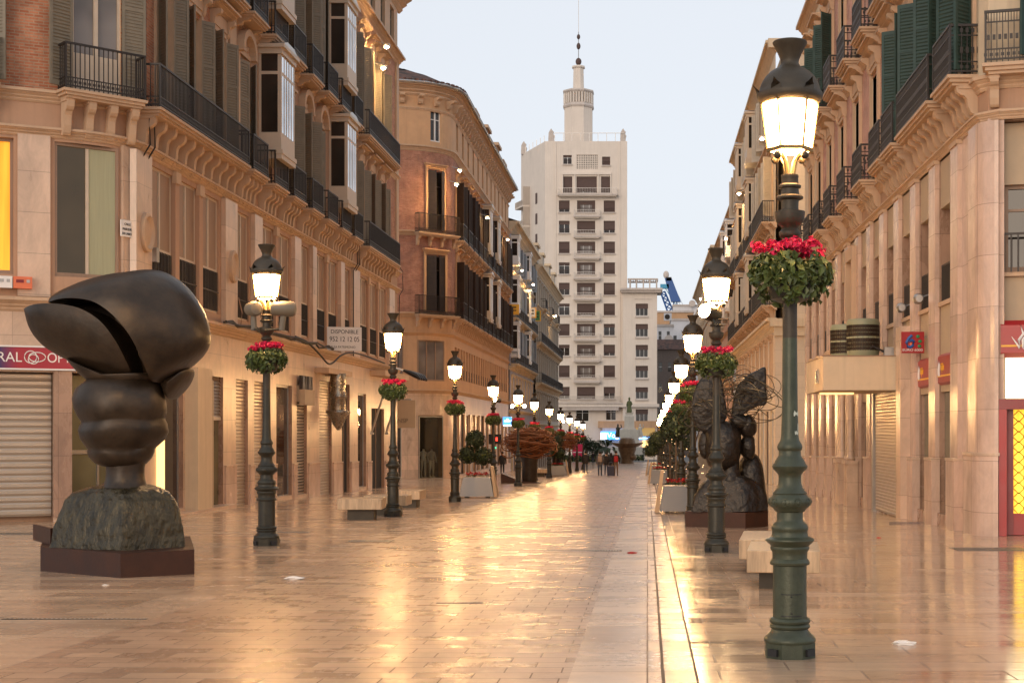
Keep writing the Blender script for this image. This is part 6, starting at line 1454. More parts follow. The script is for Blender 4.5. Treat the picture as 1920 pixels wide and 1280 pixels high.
Yh = 196.0; sh = Yh / FPX; hs_ = thing('hat_sculpture', 'bronze head under a wide brimmed hat at the end of the street', 'sculpture', ((1176 - VX) * sh, Yh, zg(Yh))); hz = lambda y: H + (VY - y) * sh - zg(Yh)
mb = MB(); k = sh
mb.lathe([(13 * k, 0), (12 * k, hz(860)), (14 * k, hz(850)), (17 * k, hz(842)), (17 * k, hz(836)), (10 * k, hz(833))], 'bronze_lit', 20); mb.ellipsoid((.6, -.3, hz(856)), (.7, .6, .55), 'bronze_lit'); link('head', mb.mesh('head'), hs_)
mb = MB(); mb.lathe([(15 * k, hz(839)), (24 * k, hz(836)), (31 * k, hz(832)), (31.5 * k, hz(831)), (24 * k, hz(833)), (16.5 * k, hz(834)), (15.5 * k, hz(828)), (13 * k, hz(822)), (8 * k, hz(820)), (.05, hz(819.5))], 'bronze_lit', 28); mb.v = [(x, y, z + abs(x) ** 2 * .03 * (1 if abs(x) > 1.3 else 0)) for x, y, z in mb.v]; link('hat', mb.mesh('hat'), hs_)

# ================================================================== benches
def bench(name_label, x, y, rz, L=2.2, wd=.62, h=.52, group='travertine benches'):
    o = thing('stone_bench', name_label, 'bench', (x, y, zg(y)), rz, group)
    mb = MB(); th = .26; mb.box(-L / 2, L / 2, -wd / 2, wd / 2, h - th, h, 'bench_stone'); me = mb.mesh('seat'); s = link('seat', me, o); b = s.modifiers.new('b', 'BEVEL'); b.width = .012; b.segments = 2
    link('leg', MB().box(-L * .30, L * .30, -wd * .30, wd * .34, 0, h - th - .002, 'bench_leg').mesh('leg'), o)
def gpt(px, py): Y = 4267 / (py - 850); return (px - VX) * Y / FPX, Y
x, y = gpt(671, 975); bench('travertine bench on dark legs beside the second left lamp, nearest', x, y + .5, R(4), 1.0 + .05, .95)
x, y = gpt(722, 966); bench('long travertine bench behind the second left lamp', x, y + .4, R(0), 1.1, .9)
x, y = gpt(765, 952); bench('travertine bench farthest back beside the second left lamp', x, y + .4, R(0), .75, 1.2)
x, y = gpt(1412, 1075); bench('travertine bench behind the nearest green lamp, end towards the bust', x + .32, y + .75, R(84), 1.7, .85, .47)
x, y = gpt(1470, 1105); bench('travertine bench partly hidden by the nearest green lamp', x + .05, y + .55, R(84), 1.4, .85, .48)
x, y = gpt(1010, 893); bench('pale stone bench behind the sixth left lamp', x, y, 0, 1.4, .8)

# ================================================================== planters with topiary
def planter(label, px, py, w_, tlabel=None, balls=((0, 1.5, .33), (-.28, .95, .3), (.3, .9, .32)), flip=1, tree=True):
    X, Y = gpt(px, py); Y += .35
    o = thing('planter', label, 'planter', (X, Y, zg(Y)), 0, 'metal planters with red flowers')
    a = w_ / 2; t = a * .78
    mb = MB(); mb.extrude([(-.35, .06), (.35, .06), (.22, .74), (-.22, .74)], 'x', -a, a, 'brushed_steel'); mb.v = [(x * (1 - .22 * max(0, (z - .06)) / .68), y, z) for x, y, z in mb.v]; link('trough', mb.mesh('trough'), o)
    mb = MB(); mb.loft([[(flip * a + flip * .01, -.33, .03), (flip * a + flip * .13, -.33, .03), (flip * a + flip * .13, .35, .03), (flip * a + flip * .01, .35, .03)], [(flip * t + flip * .0, -.2, 1.15), (flip * t + flip * .08, -.2, 1.15), (flip * t + flip * .08, .25, 1.15), (flip * t, .25, 1.15)]], 'planter_side', False); link('side_panel', mb.mesh('side_panel'), o)
    for sx in (-1, 1): link('foot', MB().box(sx * a * .6 - .06, sx * a * .6 + .06, -.25, .25, 0, .058, 'bench_leg').mesh('foot'), o)
    fl_ = tag(link('red_flowers', None, None, (X, Y, zg(Y) + .75)), 'row of red flowers in the ' + label.split(' with')[0], 'flowers', 'red flowers in the planters')
    mb = MB()
    for _ in range(160):
        p = Vector((random.uniform(-t * .85, t * .85), random.uniform(-.15, .15), random.uniform(.02, .17))); leaf_quad(mb, p, Vector((random.gauss(0, .6), random.gauss(0, .6), 1)).normalized(), random.uniform(.06, .11), 'petal_red' if p.z > .07 else 'leaf')
    link('blossoms', mb.mesh('blossoms'), fl_)
    if not tree: return
    tr = thing('topiary_tree', tlabel, 'tree', (X - .1, Y + .12, zg(Y) + .6), 0, 'clipped topiary trees')
    mb = MB(); mb.tube([(0, 0, 0), (0, 0, balls[0][1])], .025, 'bark', 6)
    for bx2, bz, br in balls[1:]: mb.tube([(0, 0, bz - .3), (bx2, 0, bz)], .018, 'bark', 5)
    link('trunk', mb.mesh('trunk'), tr)
    for bx2, bz, br in balls:
        mb = MB(); mb.ellipsoid((bx2, 0, bz), (br * .7,) * 3, 'topiary', 14, 10, .05)
        for _ in range(700):
            d = Vector((random.gauss(0, 1), random.gauss(0, 1), random.gauss(0, 1))).normalized(); leaf_quad(mb, Vector((bx2, 0, bz)) + d * br * random.uniform(.72, 1.1), (d + Vector((random.gauss(0, .5), random.gauss(0, .5), random.gauss(0, .5)))).normalized(), random.uniform(.06, .12), 'topiary' if random.random() < .9 else 'leaf')
        link('crown', mb.mesh('crown'), tr)
planter('steel planter with red flowers beside the third left lamp', 893, 933, 1.25, 'three ball topiary in the planter by the third left lamp')
planter('far steel planter with glowing front beside the seventh left lamp', 1044, 892, 1.5, 'topiary behind the seventh left lamp', ((0, 1.9, .55), (-.3, 1.1, .4), (.35, 1.0, .4)))
planter('steel planter with red flowers behind the third right lamp', 1275, 962, 1.1, 'round topiary ball above the right planter', ((0, 1.75, .4),), -1)
planter('bluish steel planter farther along the right lamp row', 1237, 908, 1.0, 'dark topiary along the right lamp row, middle', ((0, 1.7, .45), (-.3, 1.2, .35)), -1)
planter('smallest far steel planter at the right lamp row', 1229, 892, 1.2, 'dark topiary at the far end of the right lamp row', ((0, 1.9, .6), (-.4, 1.2, .4)), -1)
for (px, py, h, r, lb) in ((1262, 925, 2.0, .55, 'dark small tree with fairy lights behind the third right lamp'), (1248, 912, 2.3, .6, 'dark small tree beside the fourth right lamp'), (1290, 935, 2.6, .6, 'dark leafy tree behind the wire haired bust')):
    X, Y = gpt(px, py); blob_tree('street_tree', lb, X + .25, Y, 0, h, r, 'small street trees', n=700, ls=.13)
    mb = MB()
    for _ in range(18): mb.ellipsoid((random.gauss(0, .35), random.uniform(-.6, -.1), random.uniform(.6, h + .5)), (.018,) * 3, 'fairy_light', 5, 4)
    tag(link('fairy_lights', mb.mesh('fairy_lights'), None, (X + .25, Y, zg(Y))), 'string of tiny lights hung in the ' + lb.replace(' with fairy lights', ''), 'fairy lights')
# ================================================================== canopy, air conditioners, signs
cn = thing('shop_canopy', 'boxy cream canopy over the roller shutter on the right', 'canopy', (5.6, 37.5, 2.6))
mb = MB(); mb.box(-1.2, .85, -1.9, 1.9, 0, .84, 'plaster_cream'); mb.box(-1.22, .85, -1.92, 1.92, .843, .87, 'wood_brown'); link('box', mb.mesh('box'), cn)
link('lamp_tube', MB().box(-1.0, -.1, .4, .5, -.05, -.003, 'lit_window_warm').mesh('lamp_tube'), cn)
mb = MB(); pts = [(0, .28), (0, 0), (.22, 0), (.22, .28), (0, .28)]
mb.box(-1.245, -1.203, -1.05, -.6, .2, .56, 'chrome_old'); mb.box(-1.27, -1.248, -1.0, -.9, .22, .54, 'brushed_steel'); mb.box(-1.27, -1.248, -.9, -.65, .22, .3, 'brushed_steel'); link('emblem', mb.mesh('emblem'), cn)
def ac(x, y, s, label):
    o = thing('air_conditioner', label, 'air conditioner', (x, y, 3.475), 0, 'round air conditioners on the canopy')
    r = .42 * s; h = .95 * s
    mb = MB(); mb.lathe([(r * .9, .0), (r * .95, .05), (r * 1.0, .16 * h)], 'ac_olive', 20); mb.lathe([(r * 1.02, h * .84), (r * 1.03, h * .9), (r * .93, h), (r * .5, h * 1.02), (.02, h * 1.02)], 'ac_olive', 20); mb.lathe([(r * 1.02, h * .48), (r * 1.02, h * .53)], 'ac_olive', 20); link('casing', mb.mesh('casing'), o)
    mb = MB(); mb.lathe([(r * .97, h * .14), (r * .97, h * .86)], 'ac_mesh', 20)
    for k in range(40): a = k * .157; mb.tube([(r * math.cos(a), r * math.sin(a), h * .15), (r * math.cos(a), r * math.sin(a), h * .85)], .006, 'ac_mesh', 4)
    for z in (.25, .36, .63, .74): mb.lathe([(r * 1.0, h * z), (r * 1.01, h * z + .008)], 'ac_olive', 20)
    link('coil_guard', mb.mesh('coil_guard'), o)
    for sx in (-1, 1): link('foot', MB().box(sx * .25 - .06, sx * .25 + .06, -.3, .3, -.005, .0, 'ac_mesh').mesh('foot'), o)
ac(5.52, 36.4, 1.0, 'big round olive air conditioner standing on the canopy, nearer'); ac(5.25, 37.7, .95, 'round olive air conditioner half hidden behind the bigger one')
tag(link('junction_box', MB().box(-.12, .12, -.1, .1, 0, .22, 'metal_grey').tube([(-.1, 0, .1), (-.4, 0, .25), (-.6, .1, .02)], .03, 'cable', 6).mesh('junction_box'), None, (6.1, 36.0, 3.475)), 'small grey junction box with cables on the canopy', 'junction box')
# EURO 6000 sign
Ye = 33.6; e = thing('bank_sign', 'red hanging sign with blue numeral six and EURO 6000', 'sign', pt(1711, 642, Ye)); s_ = Ye / FPX
link('board', MB().box(-21 * s_, 21 * s_, -.06, .06, -20 * s_, 20 * s_, 'paint_red').mesh('board'), e)
link('bracket', MB().tube([(21 * s_, 0, .12), (.5, 0, .12)], .03, 'metal_grey', 8).mesh('bracket'), e)
mb = MB(); mb.tube([(-2 * s_, -.07, 13 * s_), (-8 * s_, -.07, 8 * s_), (-12.5 * s_, -.07, -1 * s_), (-10 * s_, -.07, -8 * s_), (-5 * s_, -.07, -9 * s_), (0, -.07, -5 * s_), (1.5 * s_, -.07, 1 * s_), (-2 * s_, -.07, 4.5 * s_), (-7 * s_, -.07, 2 * s_)], .035, 'paint_blue', 8)
link('numeral', mb.mesh('numeral'), e)
mb = MB()
for dx, dz, m_ in ((9, 11, 'paint_green'), (13, 2, 'paint_green'), (12, -7, 'paint_green'), (-4, -3, 'paint_orange')): mb.ellipsoid((dx * s_, -.065, dz * s_), (3.6 * s_ if m_ == 'paint_green' else 2.6 * s_, .02, 3.2 * s_), m_, 14, 8)
link('dots', mb.mesh('dots'), e)
text('lettering', 'EURO 6000', .085, 'paint_white', e, (-1 * s_, -.07, -14.5 * s_), sx=1.15)
# bank fascias: recessed boxes between the piers
def dove(mb, s, mat, y):
    for k in range(3):
        o = k * .11; pts = [(-.22 + o, .06), (-.12 + o, -.16), (.0 + o * .8, -.32 - .05 * k), (-.02 + o, -.1), (.10 + o, .08), (.02 + o * 1.1, .34 - k * .03)]
        c = [Vector((a * s, y, b * s)) for a, b in pts[1:]]; w_ = .028 * s
        mb.tube([c[0] + Vector((-.1 * s, 0, .16 * s)) if k == 0 else c[0], c[1] if k == 0 else c[1] + Vector((0, 0, .02)), c[2], c[3], c[4]], [w_ * .3, w_ * 1.5, w_ * 1.6, w_ * 1.4, w_ * .2], mat, 6)
def fascia(name, label, parent_pt, rz, w_, h_, big):
    o = thing(name, label, 'sign', parent_pt, rz, 'red bank fascias between the stone piers')
    mb = MB(); mb.extrude([(.3, -h_ * .5), (-.02, -h_ * .5), (-.14, -h_ * .38), (-.14, h_ * .36), (-.02, h_ * .5), (.3, h_ * .5)], 'x', -w_ / 2, w_ / 2, 'paint_red'); mb.box(-w_ / 2 + .01, w_ / 2 - .01, -.147, -.141, -h_ * .22, -h_ * .17, 'paint_yellow'); link('board', mb.mesh('board'), o)
    mb = MB(); dove(mb, h_ * (.95 if big else .62), 'paint_white', -.16); link('emblem', mb.mesh('emblem'), o, (-w_ / 2 + h_ * (.5 if big else .24), 0, h_ * .05), (0, 0, 0), (1 if big else .55, 1, 1))
    text('lettering', 'CajaSur', h_ * (.42 if big else .30), 'paint_yellow', o, (-w_ / 2 + (h_ * .95 if big else .33), -.145, h_ * .05), align='LEFT', sx=.9 if big else .48)
ca = E.bend(EC + 1.93, .12, 0); ra = E.rot(EC + 1.93)
wx = 6.55 + ca[1]; wy = 59.0 - ca[0]
fascia('bank_sign', 'large red bank fascia with white bird emblem over the lit door', (wx, wy, 3.02 + .35), R(-90) + ra, 2.8, .72, True)
for i, (y0, lb) in enumerate(((31.1, 'narrow red bank fascia between piers, nearest to the big red fascia'), (33.45, 'narrow red bank fascia between piers, nearest to the hanging red sign'))):
    fascia('bank_sign', lb, (6.65, y0, 2.92 + .03), R(-90), 1.58, .78, False)
tag(link('bank_sign', MB().box(-.3, .3, -.7, .7, 0, .12, 'paint_red').box(-.1, .3, -.7, .7, .123, 1.5, 'paint_red_dark').mesh('bank_sign'), None, (6.95, 35.2, 1.75)), 'red box frame behind the hanging red sign', 'sign')
# spotlights on the piers
for X_, px, py, Y_, lb in ((6.3, 1722, 560, 33.2, 'round grey spotlight on the stone pier above the hanging sign'), (6.3, 1690, 577, 35.6, 'small grey spotlight on the stone piers above the canopy')):
    o = MB(); o.lathe([(.09, -.12), (.13, .0), (.12, .12), (.03, .16)], 'metal_grey', 14); o.map(lambda x, y, z: (x, z, y)); o.tube([(0, 0, 0), (.3, 0, .12)], .02, 'metal_grey', 6); tag(link('spotlight', o.mesh('spotlight'), None, pt(px, py, Y_)), lb, 'spotlight')
# left: availability board
Yd = 33338 / (1214 - 655); d = thing('letting_board', 'white board reading DISPONIBLE with a telephone number', 'sign', (-11.78, 55.3, 5.14), R(18))
link('board', MB().box(-.66, .66, -.02, .02, -.46, .46, 'paint_white').mesh('board'), d); link('bracket', MB().tube([(-.5, .02, .1), (-.55, .5, .1)], .02, 'metal_grey', 6).mesh('bracket'), d)
text('lettering', 'DISPONIBLE', .215, 'paint_black', d, (0, -.025, .27), sx=.92); text('lettering', '952 12 12 05', .27, 'paint_black', d, (0, -.025, -.02), sx=.80); text('lettering', 'SALSA PATRIMONIO', .125, 'paint_black', d, (-.08, -.025, -.32), sx=.88)
# left: optician fascia on the corner
go = A.bend(-2.87, -.05, 0); gx = -12.5 - go[1]; gy = 35.1 + go[0]
s = thing('shop_sign', 'navy to red shop fascia with white lettering over the wide roller', 'sign', (gx, gy, 3.27), R(90) + A.rot(-2.87))
link('board', MB().box(-4.0, 1.2, -.12, .05, -.24, .24, 'sign_navy_red').box(-4.02, 1.22, -.14, .05, .243, .28, 'paint_white').box(-4.02, 1.22, -.14, .05, -.28, -.243, 'paint_white').mesh('board'), s)
text('lettering', 'GENERAL', .32, 'paint_white', s, (-.26, -.125, 0), align='RIGHT', sx=.95); text('lettering', 'OPTICA', .32, 'paint_white', s, (.27, -.125, 0), align='LEFT', sx=.85)
mb = MB()
for cx_, rx, rz_ in ((-.08, .13, .14), (-.02, .11, .11), (.06, .18, .11)): mb.tube([(cx_ + rx * math.cos(t * .3142), -.13, .02 + rz_ * math.sin(t * .3142) - (.05 if rx == .11 else 0)) for t in range(20)], .012, 'paint_white', 6, closed=True)
link('emblem', mb.mesh('emblem'), s)
for k, (px, m_, lb) in enumerate(((38, 'paint_orange', 'orange alarm box on the left corner pier'), (8, 'paint_white', 'white alarm box beside the orange one'))):
    u = -3.12 - k * .42; bb = A.bend(u, -.14, 0); o = thing('alarm_box', lb, 'alarm box', (-12.5 - bb[1], 35.1 + bb[0], 4.86), R(90) + A.rot(u)); link('case', MB().box(-.2, .2, -.12, .1, 0, .27, m_).box(-.14, .02, -.135, -.122, .13, .2, 'paint_red_dark' if k == 0 else 'metal_grey').box(.08, .15, -.135, -.122, .13, .2, 'metal_grey').mesh('case'), o)
o = thing('street_plaque', 'small white street name plaque on the left corner', 'plaque', (-12.5 - A.bend(-.78, -.13, 0)[1], 35.1 + A.bend(-.78, -.13, 0)[0], 6.45), R(90) + A.rot(-.78)); link('board', MB().box(-.2, .2, -.015, .015, -.2, .2, 'paint_white').mesh('board'), o)
for z, tx in ((.1, 'CALLE'), (-.02, 'MARQUES'), (-.13, 'DE LARIOS')): text('lettering', tx, .08, 'paint_black', o, (0, -.018, z), sx=.85)
# left: shop plates, flags, steel ornament
o = thing('shop_sign', 'steel shop plate with upright bars over the pierced roller', 'sign', (-12.3, 51.4, 3.05), R(90)); mb = MB(); mb.box(-.75, .75, -.1, .1, -.55, .0, 'panel_beige'); mb.box(-.75, .75, .0, .1, .003, .5, 'shutter_brown')
for i in range(11): x = -.68 + .136 * i; mb.tube([(x, -.03, .02), (x + random.choice([0, .1, -.08]), -.03, .48)], .022, 'brushed_steel', 5)
link('board', mb.mesh('board'), o)
o = thing('shop_ornament', 'steel ornamental bracket lamp hanging over a roller shutter', 'ornament', (-12.0, 55.2, 1.9), R(90)); mb = MB(); mb.lathe([(.05, -.3), (.2, -.1), (.28, .1), (.42, .32), (.44, .42), (.3, .48), (.3, .9), (.36, 1.0), (.28, 1.3), (.34, 1.5), (.3, 1.85)], 'chrome_old', 12); mb.lathe([(.46, .35), (.48, .4), (.46, .45)], 'chrome_old', 14); link('body', mb.mesh('body'), o)
link('hanger', MB().box(-.05, .05, -.3, .55, 1.8, 1.9, 'chrome_old').mesh('hanger'), o)
for i, px in enumerate((752, 768, 785, 799)):
    Yf = 66; p = pt(px, 668 + i * 6, Yf); o = thing('rolled_flag', ['black furled banner on a slanted pole, nearest of four', 'black furled banner on a slanted pole, second of four', 'black furled banner on a slanted pole, third of four', 'black furled banner drooping at the end of the row'][i], 'banner', (-11.9, 67.0 + i * .7, 4.3), 0, 'black furled banners over the side street')
    mb = MB(); L_ = 1.0; mb.tube([(.4 + .0, 0, .12), (.7, 0, 0), (1.0, 0, -.14), (1.2, 0, -.3)], [.06, .12, .13, .05], 'paint_black', 7); link('banner', mb.mesh('banner'), o); link('pole', MB().tube([(-.2, 0, .3), (1.2, 0, -.24)], .02, 'metal_grey', 5).mesh('pole'), o)
for k, (y_, lb) in enumerate(((64.2, 'thin metal pole leaning out from the left shopfront, nearer'), (67.8, 'thin metal pole leaning out from the left shopfront, farther'))):
    tag(link('awning_arm', MB().tube([(0, 0, 0), (.75, -.0, 2.4)], .05, 'metal_grey', 7).box(-.1, .1, -.05, .05, -.1, 0, 'metal_grey').mesh('awning_arm'), None, (-12.45, y_, 1.5)), lb, 'awning arm')
o = thing('shop_sign', 'tan hanging shop panel with raised letters at the side street', 'sign', (-12.62, 83.5, 1.55), R(0)); o.location = pt(757, 776, 74.0); link('board', MB().box(-.75, .6, 0, .12, -.72, .72, 'panel_beige').mesh('board'), o); text('lettering', 'NSP', .32, 'shutter_olive', o, (-.05, -.01, -.35))
link('bracket', MB().box(-.5, .4, .02, .1, .723, .8, 'metal_grey').tube([(-.7, .06, .76), (.3, .06, .76)], .02, 'metal_grey', 5).mesh('bracket'), o)
for px, py, Y_, w_, h_, m_, lb in ((962, 580, 131, 1.1, .95, 'paint_yellow', 'black and yellow square sign on the lavender house'), (994, 586, 150, 1.3, 1.1, 'paint_white', 'white oval topped sign with yellow edge on the lavender house'), (1004, 592, 157, 1.2, 1.2, 'paint_green', 'green and yellow sign just behind the white one')):
    o = thing('hanging_sign', lb, 'sign', pt(px, py, Y_)); mb = MB(); mb.box(-w_ / 2, w_ / 2, 0, .15, -h_ / 2, h_ / 2, 'paint_yellow' if m_ != 'paint_yellow' else 'paint_yellow'); mb.box(-w_ / 2 + .08, w_ / 2 - .12, -.02, -.003, -h_ / 2 + .1, h_ / 2 - .06, m_)
    for r in range(2): mb.box(-w_ / 2 + .2, w_ / 2 - .25, -.04, -.023, h_ * (.14 - r * .3), h_ * (.26 - r * .3), 'paint_black')
    link('board', mb.mesh('board'), o); link('bracket', MB().tube([(-w_ / 2, .07, .2), (-w_ / 2 - .7, .07, .2)], .03, 'metal_grey', 5).mesh('bracket'), o)
o = thing('lit_sign', 'lit blue and white sign beside the fourth left lamp', 'sign', pt(951, 789, 97)); link('board', MB().box(-.3, .3, 0, .12, -.28, .28, 'lit_blue').box(-.2, .22, -.02, -.003, -.05, .05, 'lit_white').box(-.05, .08, -.02, -.003, .05, .16, 'lit_white').box(-.24, .28, -.02, -.003, -.36, -.25, 'lit_white').mesh('board'), o); link('bracket', MB().tube([(-.3, .06, .1), (-1.1, .06, .1)], .03, 'metal_grey', 5).mesh('bracket'), o)
o = thing('lit_sign', 'red glowing letters in a dark shop doorway on the left', 'sign', pt(928, 823, 112)); link('letters', MB().box(-.2, -.04, 0, .05, -.14, .14, 'lit_red').box(.06, .2, 0, .05, -.14, .14, 'lit_red').box(-.15, -.09, -.02, -.003, -.06, .07, 'paint_black').mesh('letters'), o); link('backing', MB().box(-.5, .5, .06, .12, -.4, .4, 'paint_black').box(-.2, .1, 0, .055, -.75, -.6, 'lit_green').mesh('backing'), o)
o = thing('lit_sign', 'lit blue neon script over the shop at the foot of the tower', 'sign', pt(1148, 816, 257.5)); link('board', MB().box(-2.1, 2.2, 0, .3, -.75, .75, 'lit_blue').box(-2.1, -1.0, -.05, -.003, -.75, .5, 'lit_white').mesh('board'), o); text('lettering', 'Voga', 1.3, 'lit_white', o, (.4, -.08, 0))
o = thing('lit_sign', 'long lit blue sign under the amber shop window by the tower', 'sign', pt(1209, 821, 257.5)); link('board', MB().box(-1.3, 1.3, 0, .3, -.28, .28, 'lit_blue').box(-1.1, 1.1, -.04, -.003, -.08, .08, 'lit_white').mesh('board'), o)
o = thing('traffic_light', 'red traffic light glowing among the right lamps', 'traffic light', (gpt(1239, 880)[0], 140, zg(140))); link('post', MB().tube([(0, 0, 0), (0, 0, 2.3)], .06, 'paint_black', 8).mesh('post'), o); hd = link('head', MB().box(-.17, .17, -.12, .12, 2.2, 3.1, 'paint_black').mesh('head'), o); link('lens', MB().ellipsoid((0, -.12, 2.9), (.13, .06, .13), 'lit_red', 12, 8).mesh('lens'), hd)
# ================================================================== ground fittings and litter
def grate(px, py, w_, d_, rz, label, mat='grate'):
    X, Y = gpt(px, py); o = MB(); o.box(-w_ / 2, w_ / 2, -d_ / 2, d_ / 2, -.02, .004, mat)
    for i in range(int(w_ / .045)): x = -w_ / 2 + .02 + i * .045; o.box(x, x + .018, -d_ / 2 + .02, d_ / 2 - .02, .0042, .007, 'metal_grey' if mat == 'grate' else mat)
    tag(link('drain_grate', o.mesh('drain_grate'), None, (X, Y, zg(Y)), (R(-.945), 0, rz)), label, 'drain cover', 'drain covers in the paving')
grate(1095, 1032, 1.25, .22, 0, 'dark drain slot across the brick paving in mid street'); grate(1855, 1029, 1.2, .8, 0, 'metal drain cover in front of the bank door'); grate(540, 997, .9, .3, 0, 'dark drain slot beside the nearest left lamp'); grate(45, 1000, 1.1, .8, 0, 'dark drain cover left of the big bronze head'); grate(695, 1014, .8, .5, 0, 'square drain cover between the two nearest left lamps'); grate(862, 1130, .5, .05, 0, 'short dark joint slot in the brick paving'); grate(140, 1160, 1.4, .05, 0, 'long thin drain slot below the bronze head')
def crumple(px, py, s, label, mat='paper', name='paper_litter'):
    X, Y = gpt(px, py); mb = MB(); mb.ellipsoid((0, 0, .02 * s), (.13 * s, .07 * s, .035 * s), mat, 12, 8, .35); mb.ellipsoid((.1 * s, .01, .02 * s), (.1 * s, .05 * s, .02 * s), mat, 10, 6, .4); tag(link(name, mb.mesh(name), None, (X, Y, zg(Y))), label, 'litter', 'litter on the paving')
crumple(1693, 1208, .62, 'crumpled white napkin on the paving right of the green lamp'); crumple(549, 1086, .75, 'crumpled white paper on the paving below the left lamp'); crumple(197, 1097, .25, 'tiny white ring of litter below the rusty plinth'); crumple(1183, 1037, .5, 'small red scrap on the pale gutter path', 'petal_red'); crumple(85, 966, .5, 'scrap of white paper by the wide roller'); crumple(1647, 1008, .3, 'small red scrap on the right pavement', 'petal_red')
o = tag(link('blue_strip', MB().box(-.4, .4, -.02, .02, 0, .02, 'suitcase_blue').mesh('blue_strip'), None, (gpt(1700, 981)[0], gpt(1700, 981)[1], zg(32))), 'thin bluish strip lying by the right pier foot', 'litter')
# ================================================================== people
def person(label, px, py, pose, top, legs, hair='hair_dark', h=1.74, face=0.0, coat=None, group=None, at=None):
    X, Y = at or gpt(px, py)
    o = thing('person', label, 'person', (X, Y, zg(Y)), face, group)
    k = h / 1.75; st = pose.get('stride', .22); 
    V = {}; vs = []; es = []; rd = []
    def v(n, p, r, par=None):
        V[n] = len(vs); vs.append((p[0] * k, p[1] * k, p[2] * k)); rd.append(r * k)
        if par is not None: es.append((V[par], V[n]))
    v('pel', (0, 0, .95), .145); v('wa', (0, 0, 1.08), .135, 'pel'); v('ch', (0, .0, 1.28), .165, 'wa'); v('sh', (0, 0, 1.41), .12, 'ch'); v('nk', (0, .01, 1.50), .055, 'sh'); v('hd', (0, .015, 1.60), .085, 'nk'); v('hd2', (0, .01, 1.68), .083, 'hd')
    for s in (-1, 1):
        n = 'L' if s < 0 else 'R'; f = st * (1 if s > 0 else -1)
        v('hip' + n, (s * .085, 0, .88), .095, 'pel'); v('kn' + n, (s * .095, f * .45 - .03, .49), .066, 'hip' + n); v('an' + n, (s * .10, f - (.05 if f > 0 else -.02), .09), .045, 'kn' + n); v('to' + n, (s * .11, f + .14, .03), .036, 'an' + n)
        a = pose.get('arm' + n, ((s * .25, .02, 1.12), (s * .26, .06 + f * .3, .87)))
        v('sd' + n, (s * .185, 0, 1.40), .068, 'sh'); v('el' + n, a[0], .050, 'sd' + n); v('wr' + n, a[1], .033, 'el' + n)
        hp = Vector(a[1]); dn = (hp - Vector(a[0])).normalized()
        v('pm' + n, hp + dn * .07, .034, 'wr' + n)
        for q in range(4): v(f'f{q}' + n, hp + dn * (.14 + .015 * (q in (1, 2))) + Vector((0, (q - 1.5) * .02, 0)), .011, 'pm' + n)
        v('th' + n, hp + dn * .08 + Vector((0, .055, 0)), .012, 'pm' + n)
    me = bpy.data.meshes.new('body'); me.from_pydata(vs, es, []); b = link('body', me, o)
    sk = b.modifiers.new('s', 'SKIN'); 
    for i, sv in enumerate(me.skin_vertices[0].data): sv.radius = (rd[i], rd[i]); sv.use_root = (i == 0)
    sub = b.modifiers.new('u', 'SUBSURF'); sub.levels = 1; sub.render_levels = 1
    dg = bpy.context.evaluated_depsgraph_get(); m2 = bpy.data.meshes.new_from_object(b.evaluated_get(dg)); b.modifiers.clear(); b.data = m2
    for m_ in (top, legs, 'skin', 'cloth_black'): m2.materials.append(M(m_))
    for p in m2.polygons:
        z = p.center.z / k; x = abs(p.center.x) / k
        p.use_smooth = True
        p.material_index = 2 if z > 1.47 else (3 if z < .075 else (1 if z < .97 and x < .2 else (2 if z < .86 and x >= .2 else 0)))
    mb = MB(); mb.ellipsoid((0, -.015 * k, 1.665 * k), (.098 * k, .112 * k, .10 * k), hair, 14, 10)
    if pose.get('long'): mb.ellipsoid((0, -.06 * k, 1.56 * k), (.10 * k, .07 * k, .16 * k), hair, 12, 8)
    link('hair', mb.mesh('hair'), o)
    mb = MB()
    for s in (-1, 1): mb.ellipsoid((s * .032 * k, .098 * k, 1.64 * k), (.011 * k, .008 * k, .008 * k), 'paint_black', 6, 4); mb.ellipsoid((s * .095 * k, .01 * k, 1.63 * k), (.014 * k, .02 * k, .03 * k), 'skin', 6, 5)
    mb.ellipsoid((0, .108 * k, 1.61 * k), (.014 * k, .02 * k, .025 * k), 'skin', 6, 5); mb.ellipsoid((0, .098 * k, 1.565 * k), (.024 * k, .006 * k, .007 * k), 'petal_red', 6, 4); link('face', mb.mesh('face'), o)
    if coat:
        mb = MB(); mb.loft([[(x * k, y * k, z * k) for x, y, z in sq_ring(0, 0, z, rx, ry, 2.4, 20)] for z, rx, ry in ((.80, .21, .16), (.95, .205, .165), (1.1, .195, .16), (1.3, .215, .175), (1.4, .20, .14), (1.45, .12, .10))], coat, cap=False); link('jacket', mb.mesh('jacket'), o)
    return o
def pack(o, label, mat):
    c, s = math.cos(o.rotation_euler.z), math.sin(o.rotation_euler.z); 
    mb = MB(); mb.loft([sq_ring(0, -.09, z, rx, ry, 3, 20) for z, rx, ry in ((-.22, .10, .06), (-.2, .15, .10), (0, .16, .12), (.16, .14, .10), (.22, .09, .05))], mat); b = thing('backpack', label, 'backpack', (0, 0, 0)); bb = link('bag', mb.mesh('bag'), b); mb = MB()
    for sx in (-1, 1): mb.tube([(sx * .09, -.02, .2), (sx * .1, .2, .22), (sx * .1, .33, .05), (sx * .1, .1, -.2)], .018, mat, 5)
    link('strap', mb.mesh('strap'), b); b.location = (o.location.x + .15 * s, o.location.y - .15 * c, o.location.z + 1.22); b.rotation_euler = (0, 0, o.rotation_euler.z)
pp = 'people walking down the street'
person('man in black jacket and dark jeans walking alone, leftmost of the walkers', 1098, 889, {'stride': .18}, 'cloth_black', 'cloth_jeans', h=1.80, coat='cloth_black', group=pp)
